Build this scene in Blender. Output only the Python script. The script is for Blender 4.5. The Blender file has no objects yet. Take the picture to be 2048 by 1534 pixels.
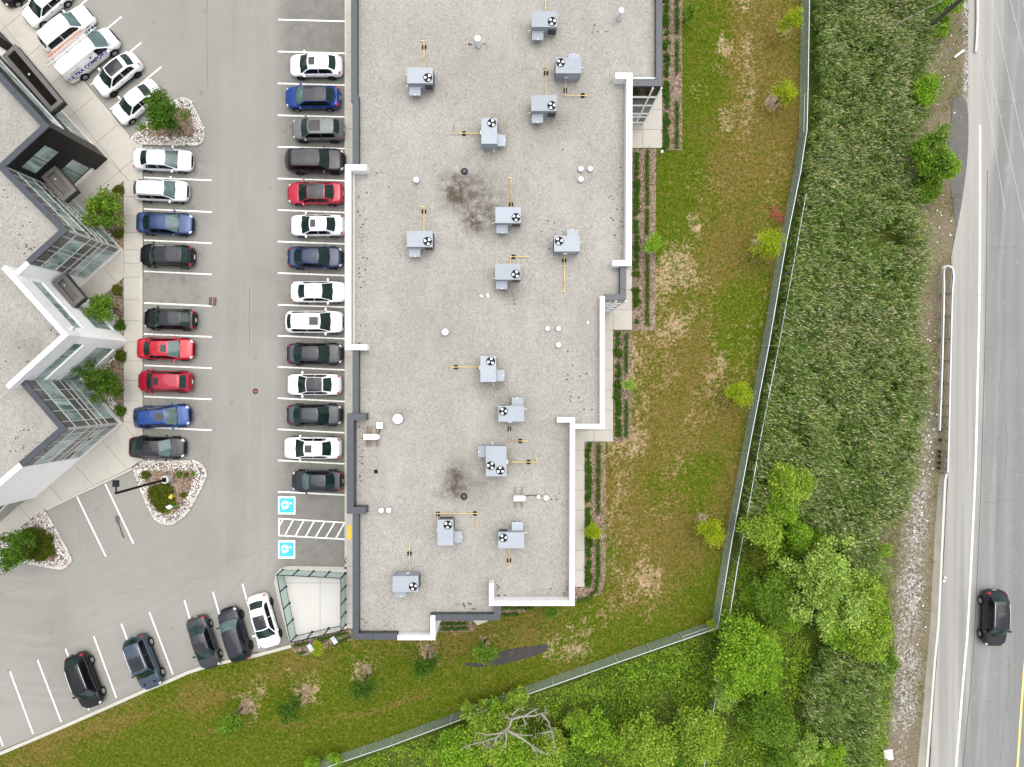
import bpy, bmesh, math, random
import numpy as np
from mathutils import Vector, Matrix
random.seed(11); rng = np.random.default_rng(11)
R = math.radians
# ------------------------------------------------------------------ camera, sky, sun, exposure
H = 58.6; FOC = 1365.33                       # drone height (m) and focal length (px of a 2048 px wide frame)
SC = bpy.context.scene
COL = SC.collection
cd = bpy.data.cameras.new('drone_camera'); cam = bpy.data.objects.new('drone_camera', cd); COL.objects.link(cam)
cam.location = (0, 0, H); cam.rotation_euler = (0, 0, 0)
cd.sensor_width = 36; cd.lens = 24; cd.clip_start = 1; cd.clip_end = 3000
SC.camera = cam
w = bpy.data.worlds.new('World'); SC.world = w; w.use_nodes = True
wn = w.node_tree; bg = wn.nodes['Background']
sky = wn.nodes.new('ShaderNodeTexSky'); sky.sky_type = 'NISHITA'; sky.sun_disc = False
SUN_EL, SUN_AZ = 76, 35
sky.sun_elevation = R(SUN_EL); sky.sun_rotation = R(SUN_AZ); sky.dust_density = 3.0; sky.air_density = 1.0; sky.ozone_density = 1.0
hs = wn.nodes.new('ShaderNodeHueSaturation'); hs.inputs['Saturation'].default_value = 0.32      # thin white overcast
wn.links.new(sky.outputs[0], hs.inputs['Color']); tc = wn.nodes.new('ShaderNodeTexCoord'); cn = wn.nodes.new('ShaderNodeTexNoise'); cn.inputs['Scale'].default_value = 3.2; cn.inputs['Detail'].default_value = 6; cn.inputs['Roughness'].default_value = .6
cm = wn.nodes.new('ShaderNodeMapRange'); cm.inputs[1].default_value = .36; cm.inputs[2].default_value = .64; cm.inputs[3].default_value = .62; cm.inputs[4].default_value = 1.5     # broken cloud cover, seen mirrored in paint and glass
mx = wn.nodes.new('ShaderNodeMix'); mx.data_type = 'RGBA'; mx.blend_type = 'MULTIPLY'; mx.inputs[0].default_value = 1
wn.links.new(tc.outputs['Generated'], cn.inputs['Vector']); wn.links.new(cn.outputs['Fac'], cm.inputs[0]); wn.links.new(hs.outputs[0], mx.inputs[6]); wn.links.new(cm.outputs[0], mx.inputs[7]); wn.links.new(mx.outputs[2], bg.inputs['Color'])
bg.inputs['Strength'].default_value = 0.13
sl = bpy.data.lights.new('sun', 'SUN'); sl.energy = 1.5; sl.angle = R(75); sl.color = (1, .97, .92)
so = bpy.data.objects.new('sun', sl); COL.objects.link(so)
az = R(SUN_AZ)
sd = Vector((math.sin(az) * math.cos(R(SUN_EL)), math.cos(az) * math.cos(R(SUN_EL)), math.sin(R(SUN_EL))))
so.rotation_euler = sd.to_track_quat('Z', 'Y').to_euler(); so.location = (0, 0, 90)
vs = SC.view_settings; vs.view_transform = 'Standard'; vs.look = 'None'; vs.gamma = 1; vs.use_curve_mapping = False
vs.exposure = 1.04
# ------------------------------------------------------------------ helpers
def P(px, py, z=0.0):
    s = (H - z) / FOC
    return Vector(((px - 1024) * s, -(py - 767) * s, z))
def PL(pts, z=0.0): return [P(a, b, z) for a, b in pts]
class MB:
    def __init__(s): s.v = []; s.f = []
    def add(s, vs, fs):
        o = len(s.v); s.v += [tuple(v) for v in vs]; s.f += [tuple(i + o for i in f) for f in fs]; return s
    def box(s, c, d, rz=0.0, tilt=None):
        m = Matrix.Rotation(rz, 3, 'Z')
        if tilt is not None: m = tilt
        vs = [m @ Vector((x * d[0] / 2, y * d[1] / 2, z * d[2] / 2)) + Vector(c) for z in (-1, 1) for y in (-1, 1) for x in (-1, 1)]
        return s.add(vs, [(0, 2, 3, 1), (4, 5, 7, 6), (0, 1, 5, 4), (2, 6, 7, 3), (0, 4, 6, 2), (1, 3, 7, 5)])
    def bar(s, a, b, w_, h_=None, up=Vector((0, 0, 1))):
        a = Vector(a); b = Vector(b); h_ = h_ or w_
        d = (b - a).normalized(); x = d.cross(up)
        if x.length < 1e-4: x = d.cross(Vector((0, 1, 0)))
        x.normalize(); y = x.cross(d)
        vs = [p + x * (sx * w_ / 2) + y * (sy * h_ / 2) for p in (a, b) for sx, sy in ((-1, -1), (1, -1), (1, 1), (-1, 1))]
        return s.add(vs, [(0, 1, 2, 3), (7, 6, 5, 4), (0, 4, 5, 1), (1, 5, 6, 2), (2, 6, 7, 3), (3, 7, 4, 0)])
    def prism(s, pts, z0, z1):
        pts = [Vector((p[0], p[1])) for p in pts]; n = len(pts)
        if sum(pts[i].x * pts[(i + 1) % n].y - pts[(i + 1) % n].x * pts[i].y for i in range(n)) < 0: pts.reverse()
        vs = [(p.x, p.y, z0) for p in pts] + [(p.x, p.y, z1) for p in pts]
        return s.add(vs, [tuple(range(n - 1, -1, -1)), tuple(range(n, 2 * n))] + [(i, (i + 1) % n, n + (i + 1) % n, n + i) for i in range(n)])
    def poly(s, pts, z):
        pts = [Vector((p[0], p[1])) for p in pts]; n = len(pts)
        if sum(pts[i].x * pts[(i + 1) % n].y - pts[(i + 1) % n].x * pts[i].y for i in range(n)) < 0: pts.reverse()
        return s.add([(p.x, p.y, z) for p in pts], [tuple(range(n))])
    def tube(s, pts, r, n=8, cap=True):
        pts = [Vector(p) for p in pts]; rs = r if isinstance(r, (list, tuple)) else [r] * len(pts)
        o = len(s.v); prev = None
        for i, p in enumerate(pts):
            d = (pts[min(i + 1, len(pts) - 1)] - pts[max(i - 1, 0)]).normalized()
            x = d.cross(Vector((0, 0, 1)))
            if x.length < .05: x = d.cross(Vector((0, 1, 0)))
            x.normalize()
            if prev is not None and x.dot(prev) < 0: x = -x
            prev = x; y = x.cross(d)
            for k in range(n):
                a = 2 * math.pi * k / n; s.v.append(tuple(p + (x * math.cos(a) + y * math.sin(a)) * rs[i]))
        for i in range(len(pts) - 1):
            for k in range(n):
                s.f.append((o + i * n + k, o + i * n + (k + 1) % n, o + (i + 1) * n + (k + 1) % n, o + (i + 1) * n + k))
        if cap:
            s.f.append(tuple(o + k for k in range(n - 1, -1, -1))); e = o + (len(pts) - 1) * n; s.f.append(tuple(e + k for k in range(n)))
        return s
    def lathe(s, prof, c=(0, 0, 0), n=16, m=None, cap=True):
        o = len(s.v); c = Vector(c)
        for r_, z in prof:
            for k in range(n):
                a = 2 * math.pi * k / n; v = Vector((r_ * math.cos(a), r_ * math.sin(a), z))
                if m is not None: v = m @ v
                s.v.append(tuple(v + c))
        for i in range(len(prof) - 1):
            for k in range(n): s.f.append((o + i * n + k, o + i * n + (k + 1) % n, o + (i + 1) * n + (k + 1) % n, o + (i + 1) * n + k))
        if cap and prof[-1][0] > 1e-4: e = o + (len(prof) - 1) * n; s.f.append(tuple(e + k for k in range(n)))
        if cap and prof[0][0] > 1e-4: s.f.append(tuple(o + k for k in range(n - 1, -1, -1)))
        return s
    def mesh(s, name, mat, smooth=False):
        me = bpy.data.meshes.new(name); me.from_pydata(s.v, [], s.f); me.update()
        if mat: me.materials.append(mat)
        if smooth: me.polygons.foreach_set('use_smooth', [True] * len(me.polygons))
        return me
    def build(s, name, mat, parent=None, smooth=False):
        return put(name, s.mesh(name, mat, smooth), parent)
def put(name, me, parent=None, loc=None, rz=None, sc=None):
    o = bpy.data.objects.new(name, me); COL.objects.link(o)
    if parent is not None: o.parent = parent
    if loc is not None: o.location = loc
    if rz is not None: o.rotation_euler = (0, 0, rz)
    if sc is not None: o.scale = sc if isinstance(sc, (tuple, list)) else (sc, sc, sc)
    return o
def tag(o, label=None, cat=None, group=None, kind=None):
    if label: o['label'] = label
    if cat: o['category'] = cat
    if group: o['group'] = group
    if kind: o['kind'] = kind
    return o
def thing(name, label, cat, loc=(0, 0, 0), rz=0.0, group=None):
    o = bpy.data.objects.new(name, None); COL.objects.link(o); o.location = loc; o.rotation_euler = (0, 0, rz)
    return tag(o, label, cat, group)
def struct(name, mb, mat, parent=None):
    o = mb.build(name, mat, parent)
    if parent is None: o['kind'] = 'structure'
    return o
def mesh_np(name, V, Q=None, T=None, mat=None, attrs=None):
    V = np.asarray(V, dtype=np.float32).reshape(-1, 3)
    Q = np.zeros((0, 4), np.int32) if Q is None else np.asarray(Q, np.int32).reshape(-1, 4)
    T = np.zeros((0, 3), np.int32) if T is None else np.asarray(T, np.int32).reshape(-1, 3)
    me = bpy.data.meshes.new(name); me.vertices.add(len(V)); me.vertices.foreach_set('co', V.ravel())
    nl = Q.size + T.size; me.loops.add(nl); me.loops.foreach_set('vertex_index', np.concatenate([Q.ravel(), T.ravel()]))
    nf = len(Q) + len(T); me.polygons.add(nf)
    st = np.concatenate([np.arange(len(Q)) * 4, Q.size + np.arange(len(T)) * 3]).astype(np.int32)
    me.polygons.foreach_set('loop_start', st)
    me.update(calc_edges=True)
    if attrs:
        for k, a in attrs.items():
            at = me.attributes.new(k, 'FLOAT', 'POINT'); at.data.foreach_set('value', np.asarray(a, np.float32))
    if mat: me.materials.append(mat)
    return me
def inside(poly, X, Y):
    poly = np.array([(p[0], p[1]) for p in poly]); r = np.zeros(X.shape, bool); n = len(poly); j = n - 1
    for i in range(n):
        xi, yi = poly[i]; xj, yj = poly[j]
        c = ((yi > Y) != (yj > Y)) & (X < (xj - xi) * (Y - yi) / (yj - yi + 1e-12) + xi); r ^= c; j = i
    return r
def strip(pts, wid, z0, z1, closed=False):
    """prism along an outer line; thickness lies on the line's right-hand side"""
    pts = [Vector((p[0], p[1])) for p in pts]; n = len(pts); inn = []
    for i in range(n):
        a = pts[i - 1] if (i > 0 or closed) else None; b = pts[(i + 1) % n] if (i < n - 1 or closed) else None
        n1 = n2 = None
        if a is not None: d = (pts[i] - a).normalized(); n1 = Vector((d.y, -d.x))
        if b is not None: d = (b - pts[i]).normalized(); n2 = Vector((d.y, -d.x))
        n1 = n1 or n2; n2 = n2 or n1; m = (n1 + n2).normalized(); inn.append(pts[i] + m * (wid / max(.35, m.dot(n1))))
    mb = MB(); o = 0
    vs = [(p.x, p.y, z) for p in pts for z in (z0, z1)] + [(p.x, p.y, z) for p in inn for z in (z0, z1)]
    fs = []; m = 2 * n
    for i in range(n if closed else n - 1):
        j = (i + 1) % n
        fs += [(2 * i, 2 * i + 1, 2 * j + 1, 2 * j), (m + 2 * i, m + 2 * j, m + 2 * j + 1, m + 2 * i + 1), (2 * i + 1, m + 2 * i + 1, m + 2 * j + 1, 2 * j + 1), (2 * i, 2 * j, m + 2 * j, m + 2 * i)]
    if not closed: fs += [(0, m, m + 1, 1), (2 * n - 2, 2 * n - 1, m + 2 * n - 1, m + 2 * n - 2)]
    return mb.add(vs, fs)
def smooth_path(pts, n=4, closed=False):
    pts = [Vector((p[0], p[1])) for p in pts]; out = []; m = len(pts)
    for i in range(m if closed else m - 1):
        g = lambda k: pts[k % m] if closed else pts[max(0, min(m - 1, k))]
        p0, p1, p2, p3 = g(i - 1), g(i), g(i + 1), g(i + 2)
        for k in range(n):
            t = k / n
            out.append(.5 * ((2 * p1) + (p2 - p0) * t + (2 * p0 - 5 * p1 + 4 * p2 - p3) * t * t + (3 * p1 - p0 - 3 * p2 + p3) * t ** 3))
    if not closed: out.append(pts[-1])
    return out
# value noise in numpy (for ground cover fields)
_tab = rng.random((256, 256))
def vnoise(x, y, s):
    x = np.asarray(x) / s + 1000.; y = np.asarray(y) / s + 1000.; xi = np.floor(x).astype(int); yi = np.floor(y).astype(int); fx = x - xi; fy = y - yi
    fx = fx * fx * (3 - 2 * fx); fy = fy * fy * (3 - 2 * fy); t = lambda a, b: _tab[a % 256, b % 256]
    return (t(xi, yi) * (1 - fx) + t(xi + 1, yi) * fx) * (1 - fy) + (t(xi, yi + 1) * (1 - fx) + t(xi + 1, yi + 1) * fx) * fy
def fbm(x, y, s, o=4): return sum(vnoise(x + 37 * k, y - 19 * k, s / 2 ** k) * .5 ** k for k in range(o)) / sum(.5 ** k for k in range(o))
# ------------------------------------------------------------------ materials
class G:
    def __init__(s, name):
        s.m = bpy.data.materials.new(name); s.m.use_nodes = True; s.nt = s.m.node_tree; s.b = s.nt.nodes['Principled BSDF']
    def n(s, t, **k):
        nd = s.nt.nodes.new('ShaderNode' + t)
        for a, v in k.items(): setattr(nd, a, v)
        return nd
    def l(s, a, b): s.nt.links.new(a, b)
    def val(s, x, sock):
        if isinstance(x, bpy.types.NodeSocket): s.l(x, sock)
        else: sock.default_value = (tuple(x) + (1,) if isinstance(x, (tuple, list)) and len(x) == 3 and sock.type == 'RGBA' else x)
    def math(s, op, a, b=0.0, clamp=False):
        nd = s.n('Math', operation=op, use_clamp=clamp); s.val(a, nd.inputs[0]); s.val(b, nd.inputs[1]); return nd.outputs[0]
    def mix(s, f, a, b, bt='MIX'):
        nd = s.n('Mix', data_type='RGBA', blend_type=bt); s.val(f, nd.inputs[0]); s.val(a, nd.inputs[6]); s.val(b, nd.inputs[7]); return nd.outputs[2]
    def pos(s, obj=False):
        if obj: return s.n('TexCoord').outputs['Object']
        return s.n('NewGeometry').outputs['Position']
    def noise(s, sc, vec=None, det=3, rough=.55, dist=0.0):
        nd = s.n('TexNoise'); nd.inputs['Scale'].default_value = sc; nd.inputs['Detail'].default_value = det; nd.inputs['Roughness'].default_value = rough; nd.inputs['Distortion'].default_value = dist
        s.l(vec if vec is not None else s.pos(), nd.inputs['Vector']); return nd.outputs['Fac']
    def vor(s, sc, vec=None, feat='F1', out='Distance'):
        nd = s.n('TexVoronoi', feature=feat); nd.inputs['Scale'].default_value = sc; s.l(vec if vec is not None else s.pos(), nd.inputs['Vector']); return nd.outputs[out]
    def rng(s, x, a, b, c=0.0, d=1.0):
        nd = s.n('MapRange'); s.val(x, nd.inputs[0]); nd.inputs[1].default_value = a; nd.inputs[2].default_value = b; nd.inputs[3].default_value = c; nd.inputs[4].default_value = d; return nd.outputs[0]
    def ramp(s, x, stops, interp='LINEAR'):
        nd = s.n('ValToRGB'); cr = nd.color_ramp; cr.interpolation = interp
        while len(cr.elements) < len(stops): cr.elements.new(.5)
        for e, (p, c) in zip(cr.elements, stops): e.position = p; e.color = tuple(c) + (1,)
        s.val(x, nd.inputs[0]); return nd.outputs[0]
    def scale(s, v, k):
        nd = s.n('VectorMath', operation='MULTIPLY'); s.l(v, nd.inputs[0]); nd.inputs[1].default_value = k; return nd.outputs[0]
    def bump(s, h, st=.3, d=.02):
        nd = s.n('Bump'); nd.inputs['Strength'].default_value = st; nd.inputs['Distance'].default_value = d; s.l(h, nd.inputs['Height']); s.l(nd.outputs[0], s.b.inputs['Normal'])
    def island(s): return s.n('NewGeometry').outputs['Random Per Island']
    def attr(s, nm): nd = s.n('Attribute'); nd.attribute_name = nm; return nd.outputs['Fac']
    def blob(s, px, py, rx, ry=None, z=0.0):
        c = P(px, py, z); k = (H - z) / FOC; rx *= k; ry = (ry * k) if ry else rx
        v = s.n('VectorMath', operation='SUBTRACT'); s.l(s.pos(), v.inputs[0]); v.inputs[1].default_value = c
        m = s.scale(v.outputs[0], (1 / rx, 1 / ry, 0)); ln = s.n('VectorMath', operation='LENGTH'); s.l(m, ln.inputs[0])
        return s.rng(ln.outputs['Value'], 1.0, 0.0)
    def fin(s, col, rough=.7, metal=0.0, coat=0.0, spec=.5):
        s.val(col, s.b.inputs['Base Color']); s.val(rough, s.b.inputs['Roughness']); s.b.inputs['Metallic'].default_value = metal
        s.b.inputs['Coat Weight'].default_value = coat; s.b.inputs['Coat Roughness'].default_value = .04; s.b.inputs['Specular IOR Level'].default_value = spec
        return s.m
def M(name, col, rough=.6, metal=0.0, coat=0.0, var=.1, vs_=1.5, spec=.5, bump=0.0, bs=20, obj=False):
    g = G(name); v = g.pos(obj); nz = g.noise(vs_, v)
    c = g.mix(nz, tuple(x * (1 - var) for x in col), tuple(min(1, x * (1 + var)) for x in col))
    if bump: g.bump(g.noise(bs, v), bump)
    return g.fin(c, rough, metal, coat, spec)
def leafmat(name, cols, tr=.36, nsc=.7):
    g = G(name); n = len(cols); c = g.ramp(g.island(), [(i / max(1, n - 1), cc) for i, cc in enumerate(cols)])
    nz = g.noise(nsc, None, 2); c = g.mix(g.rng(nz, .3, .7), g.mix(.3, c, (c_ * .55 for c_ in cols[0]) if 0 else tuple(x * .6 for x in cols[0])), c)
    g.fin(c, .6, spec=.18)
    t = g.n('BsdfTranslucent'); g.l(g.mix(.5, c, (.25, .4, .03)), t.inputs['Color']); ms = g.n('MixShader'); ms.inputs[0].default_value = tr
    g.l(g.b.outputs[0], ms.inputs[1]); g.l(t.outputs[0], ms.inputs[2]); g.l(ms.outputs[0], g.nt.nodes['Material Output'].inputs['Surface'])
    return g.m
MT = {}
def mats():
    # asphalt of the car park: pale dusty lane, darker parking bays, oil drips, hairline cracks
    g = G('lot_asphalt'); big = g.noise(.12, None, 4); fine = g.noise(28, None, 2); med = g.noise(.9, None, 4, .6)
    c = g.mix(g.rng(big, .3, .7), (.172, .166, .147), (.228, .220, .196))
    sep = g.n('SeparateXYZ'); g.l(g.pos(), sep.inputs[0]); X = sep.outputs[0]; Y = sep.outputs[1]
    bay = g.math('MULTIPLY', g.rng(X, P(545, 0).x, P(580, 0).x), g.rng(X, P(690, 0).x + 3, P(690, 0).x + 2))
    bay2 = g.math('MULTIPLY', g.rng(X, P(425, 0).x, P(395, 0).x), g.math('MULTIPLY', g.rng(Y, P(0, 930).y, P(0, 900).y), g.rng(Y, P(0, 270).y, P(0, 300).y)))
    c = g.mix(g.math('MULTIPLY', g.math('MAXIMUM', bay, g.math('MULTIPLY', bay2, .45)), .95), c, (.108, .103, .092))  # bays darkened for oil wear, with contact shade between parked cars painted in
    c = g.mix(g.math('MULTIPLY', g.rng(med, .35, .75), .45), c, (.225, .22, .20))
    c = g.mix(g.math('MULTIPLY', g.rng(g.noise(.45, g.scale(g.pos(), (1, .25, 1)), 4), .55, .8), .5), c, (.145, .14, .13))
    v_ = g.n('VectorMath', operation='DISTANCE'); g.l(g.pos(), v_.inputs[0]); v_.inputs[1].default_value = P(60, 820); cb = g.n('CombineXYZ'); g.l(g.math('ADD', v_.outputs['Value'], g.math('MULTIPLY', big, 2.5)), cb.inputs[0]); arc = g.noise(1.1, cb.outputs[0], 3, .6)
    lowm = g.rng(Y, P(0, 1040).y, P(0, 1120).y); c = g.mix(g.math('MULTIPLY', g.math('MULTIPLY', lowm, g.math('MULTIPLY', g.rng(arc, .45, .7), g.rng(g.noise(.25, None, 4), .35, .65))), .45), c, (.27, .262, .236)); c = g.mix(g.math('MULTIPLY', g.math('MULTIPLY', lowm, g.rng(arc, .5, .3)), .16), c, (.14, .137, .126))
    trk = g.noise(.9, g.scale(g.pos(), (1, .03, 1)), 3, .6); ln_ = g.math('MULTIPLY', g.rng(X, P(425, 0).x, P(450, 0).x), g.rng(X, P(560, 0).x, P(535, 0).x)); c = g.mix(g.math('MULTIPLY', g.math('MULTIPLY', ln_, g.rng(trk, .45, .72)), .4), c, (.265, .258, .238))
    c = g.mix(g.math('MULTIPLY', g.rng(g.vor(.35, g.pos(), 'F1'), .10, .02), .45), c, (.09, .087, .08))
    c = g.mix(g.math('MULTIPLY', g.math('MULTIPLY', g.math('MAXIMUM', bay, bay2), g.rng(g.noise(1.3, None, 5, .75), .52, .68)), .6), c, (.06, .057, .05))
    c = g.mix(g.rng(fine, .2, .8), g.mix(.25, c, (.05, .05, .045)), g.mix(.18, c, (.4, .39, .36)))
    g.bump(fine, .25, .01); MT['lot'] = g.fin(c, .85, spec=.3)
    # road asphalt
    def road(nm):
        g = G(nm); p = g.pos(); sep = g.n('SeparateXYZ'); g.l(p, sep.inputs[0]); X, Y = sep.outputs[0], sep.outputs[1]
        fc = g.n('FloatCurve'); cv = fc.mapping.curves[0]; pts = [(-120, 2016), (100, 2010), (250, 1998), (420, 1980), (600, 1973), (800, 1967), (1000, 1961), (1184, 1953), (1330, 1945), (1534, 1926), (1660, 1915)]
        nrm = lambda y, x: ((y + 120) / 1780, (x - 1900) / 200)
        cv.points[0].location = nrm(*pts[0]); cv.points[1].location = nrm(*pts[-1])
        for q in pts[1:-1]: cv.points.new(*nrm(*q))
        fc.mapping.update(); g.l(g.rng(Y, P(0, -120).y, P(0, 1660).y), fc.inputs['Value']); xs = g.rng(fc.outputs[0], 0, 1, P(1900, 0).x, P(2100, 0).x)
        d = g.math('ADD', g.math('SUBTRACT', X, xs), g.math('MULTIPLY', g.math('SUBTRACT', g.noise(.7, g.scale(p, (1, .2, 1)), 4, .6), .5), 1.1))
        nz = g.noise(.5, g.scale(p, (2.6, .05, 1)), 4); shd = g.mix(g.rng(nz, .3, .7), (.18, .175, .162), (.315, .305, .28)); top = g.math('MULTIPLY', g.rng(Y, P(0, 640).y, P(0, 330).y), g.rng(X, P(2000, 0).x, P(1950, 0).x)); shd = g.mix(g.math('MULTIPLY', top, .6), shd, g.mix(g.noise(1.5, g.scale(p, (1.5, .2, 1)), 4), (.27, .255, .225), (.37, .352, .32)))
        lane = g.mix(g.rng(nz, .3, .7), (.132, .137, .13), (.182, .185, .178)); wt = g.math('SUBTRACT', d, 1.15); lane = g.mix(g.math('MULTIPLY', g.rng(g.math('ABSOLUTE', wt), .28, .05), .4), lane, (.25, .25, .24)); lane = g.mix(g.math('MULTIPLY', g.rng(g.noise(.3, None, 4), .42, .72), .35), lane, (.12, .123, .118))
        c = g.mix(g.rng(d, -.35, .25), shd, lane); c = g.mix(g.math('MULTIPLY', g.rng(g.noise(1.1, p, 5, .75), .58, .72), .35), c, (.33, .32, .295))
        f = g.noise(30, None, 2); c = g.mix(g.rng(f, .2, .8), g.mix(.2, c, (.06, .06, .06)), g.mix(.15, c, (.4, .4, .38))); g.bump(f, .2, .01)
        return g.fin(c, .85, spec=.25)
    MT['road'] = road('road_asphalt'); MT['shoulder'] = MT['road']
    MT['patch'] = M('damp_asphalt', (.082, .075, .068), .75, var=.3, vs_=1.2)
    # concrete
    g = G('concrete'); v = g.pos(); c = g.mix(g.noise(.35, v, 4), (.35, .322, .28), (.42, .396, .35)); c = g.mix(g.math('MULTIPLY', g.rng(g.noise(1.6, v, 4, .65), .5, .8), .35), c, (.25, .22, .19))
    ob = g.n('ObjectInfo').outputs['Random']; c = g.mix(g.math('MULTIPLY', ob, .22), c, (.27, .26, .235)); f = g.noise(45, v, 2); c = g.mix(g.math('MULTIPLY', f, .15), c, (.2, .19, .17)); g.bump(f, .15, .005); MT['conc'] = g.fin(c, .8, spec=.35)
    MT['kerb'] = M('kerb_concrete', (.36, .345, .3), .8, var=.16, vs_=1.1, bump=.1)
    MT['padconc'] = M('pad_concrete', (.41, .40, .375), .8, var=.06, vs_=.8)
    MT['beige'] = M('weathered_concrete', (.36, .335, .28), .85, var=.25, vs_=.8, bump=.2)
    g = G('line_paint'); wv = g.noise(6, None, 5, .75); MT['line'] = g.fin(g.mix(g.rng(wv, .36, .56), (.42, .41, .38), (.8, .79, .76)), .7)
    MT['yellow'] = M('yellow_line_paint', (.72, .52, .16), .7, var=.12, vs_=5)
    MT['bluepaint'] = M('blue_bay_paint', (.035, .36, .55), .7, var=.12, vs_=5)
    MT['tactile'] = M('yellow_tactile', (.75, .42, .01), .6, var=.05)
    # gravel roof ballast
    def gravel(nm, stains, z):
        g = G(nm); p = g.pos()
        cell = g.n('TexVoronoi'); cell.inputs['Scale'].default_value = 17; g.l(p, cell.inputs['Vector']); sp = g.n('SeparateColor'); g.l(cell.outputs['Color'], sp.inputs[0])
        c = g.ramp(sp.outputs[0], [(0, (.15, .14, .12)), (.10, (.215, .203, .178)), (.35, (.255, .243, .216)), (.75, (.287, .276, .248)), (1, (.36, .35, .322))])
        c2 = g.vor(9, p, 'F1', 'Color'); s2 = g.n('SeparateColor'); g.l(c2, s2.inputs[0]); c = g.mix(.28, c, g.ramp(s2.outputs[1], [(0, (.15, .14, .122)), (.25, (.235, .223, .197)), (.75, (.28, .268, .242)), (1, (.36, .35, .325))]))
        c = g.mix(g.rng(g.noise(.13, p, 5, .6), .32, .62), g.mix(.30, c, (.15, .138, .11)), c); c = g.mix(g.math('MULTIPLY', g.rng(g.noise(.5, g.scale(p, (1, .35, 1)), 4, .6), .5, .75), .3), c, (.36, .35, .325))
        c = g.mix(g.math('MULTIPLY', g.rng(g.noise(.6, p, 5, .75), .54, .74), .3), c, (.14, .126, .10))
        # loose dark bitumen flecks in drifts
        fl = g.math('MULTIPLY', g.rng(g.noise(.33, p, 3), .57, .66), g.rng(g.vor(6.5, p), .16, .12)); c = g.mix(g.math('MULTIPLY', fl, .85), c, (.03, .03, .03))
        for bx, by, r1, r2, k in stains:
            b = g.math('MULTIPLY', g.blob(bx, by, r1, r2, z), g.rng(g.noise(1.1, p, 6, .8), .32, .66)); c = g.mix(g.math('MULTIPLY', g.math('POWER', b, 1.2), k * 1.5, True), c, (.07, .056, .043))
        g.bump(cell.outputs['Distance'], .6, .02); return g.fin(c, .9, spec=.2)
    MT['gravel'] = gravel('roof_gravel', [(915, 385, 55, 55, 1.5), (955, 430, 48, 60, 1.5), (975, 390, 60, 55, .8), (935, 350, 95, 60, .5), (913, 955, 35, 60, 1.3), (905, 985, 45, 22, 1.1), (940, 970, 80, 60, .5), (1020, 585, 40, 30, .6), (985, 270, 50, 60, .5), (1100, 240, 70, 60, .35), (1010, 450, 60, 60, .35), (980, 770, 60, 45, .45), (1020, 800, 50, 40, .4), (795, 825, 40, 25, .4), (850, 180, 60, 40, .4), (1030, 920, 60, 50, .4)], 6.9)
    MT['gravel2'] = gravel('far_roof_gravel', [(60, 690, 60, 60, .4)], 6.9)
    def enamel(nm, col):
        g = G(nm); ob = g.n('ObjectInfo').outputs['Random']; c = g.mix(ob, tuple(x * .9 for x in col), tuple(x * 1.07 for x in col)); st = g.rng(g.noise(1.8, g.scale(g.pos(), (1, 1, .3)), 4, .7), .52, .78); c = g.mix(g.math('MULTIPLY', st, .4), c, (.20, .185, .155)); return g.fin(c, .55, spec=.3)
    MT['capgrey'] = M('slate_metal', (.034, .038, .048), .42, .1, var=.06, vs_=.5)
    MT['white'] = M('white_metal_panel', (.84, .838, .825), .45, var=.025, vs_=.4)
    g = G('white_coping'); p = g.pos(); st = g.rng(g.noise(1.6, p, 5, .75), .5, .75); MT['capwhite'] = g.fin(g.mix(g.math('MULTIPLY', st, .45), (.70, .70, .69), (.40, .385, .35)), .5)
    MT['inner'] = M('parapet_membrane', (.40, .42, .41), .7, var=.1, vs_=.6)
    MT['black'] = M('black_cladding', (.008, .0078, .008), .45, var=.15, vs_=.6, spec=.3)
    MT['spandrel'] = M('spandrel_panel', (.095, .095, .088), .22, var=.15, vs_=.3, spec=.6)
    MT['mull'] = M('aluminium_mullion', (.55, .56, .55), .4, .3, var=.05)
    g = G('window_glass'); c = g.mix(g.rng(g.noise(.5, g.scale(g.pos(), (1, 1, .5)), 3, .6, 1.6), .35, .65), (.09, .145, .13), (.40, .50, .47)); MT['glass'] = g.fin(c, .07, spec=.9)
    g = G('dark_glass'); c = g.mix(g.noise(.5, None, 3, .6, 1), (.004, .005, .005), (.02, .024, .022)); MT['dglass'] = g.fin(c, .06, spec=.5)
    MT['canopy'] = M('bronze_metal', (.105, .098, .092), .45, .3, var=.08)
    MT['tray'] = M('canopy_membrane', (.008, .007, .005), .9, var=.6, vs_=2.5, spec=.05)
    MT['tray2'] = M('dusty_canopy_membrane', (.085, .08, .073), .85, var=.35, vs_=2.5)
    MT['cab'] = enamel('hvac_enamel', (.262, .288, .318))
    MT['cab2'] = enamel('hvac_side_enamel', (.23, .255, .29))
    MT['dark'] = M('dark_metal', (.006, .006, .0065), .6, var=.2, spec=.2)
    MT['coil'] = M('condenser_coil', (.035, .036, .033), .5, .4, var=.3, vs_=12)
    MT['blade'] = M('fan_blade', (.62, .63, .65), .4, .3, var=.05, obj=True)
    g = G('gas_pipe_paint'); MT['pipe'] = g.fin(g.mix(g.rng(g.noise(1.2, None, 3), .52, .66), (.60, .42, .12), (.33, .16, .06)), .5)
    MT['rubber'] = M('rubber_block', (.010, .009, .008), .9, var=.3, spec=.15)
    MT['pvc'] = M('white_plastic', (.8, .8, .79), .45, var=.03)
    MT['galv'] = M('galvanised_steel', (.42, .43, .43), .4, .5, var=.1, vs_=3)
    MT['fence'] = M('chain_link_wire', (.29, .35, .345), .6, .1, var=.15, vs_=.6)
    MT['rail'] = M('fence_top_rail', (.48, .52, .52), .45, .3, var=.1, vs_=1)
    MT['wood'] = M('weathered_wood', (.20, .165, .125), .85, var=.3, vs_=5)
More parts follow.
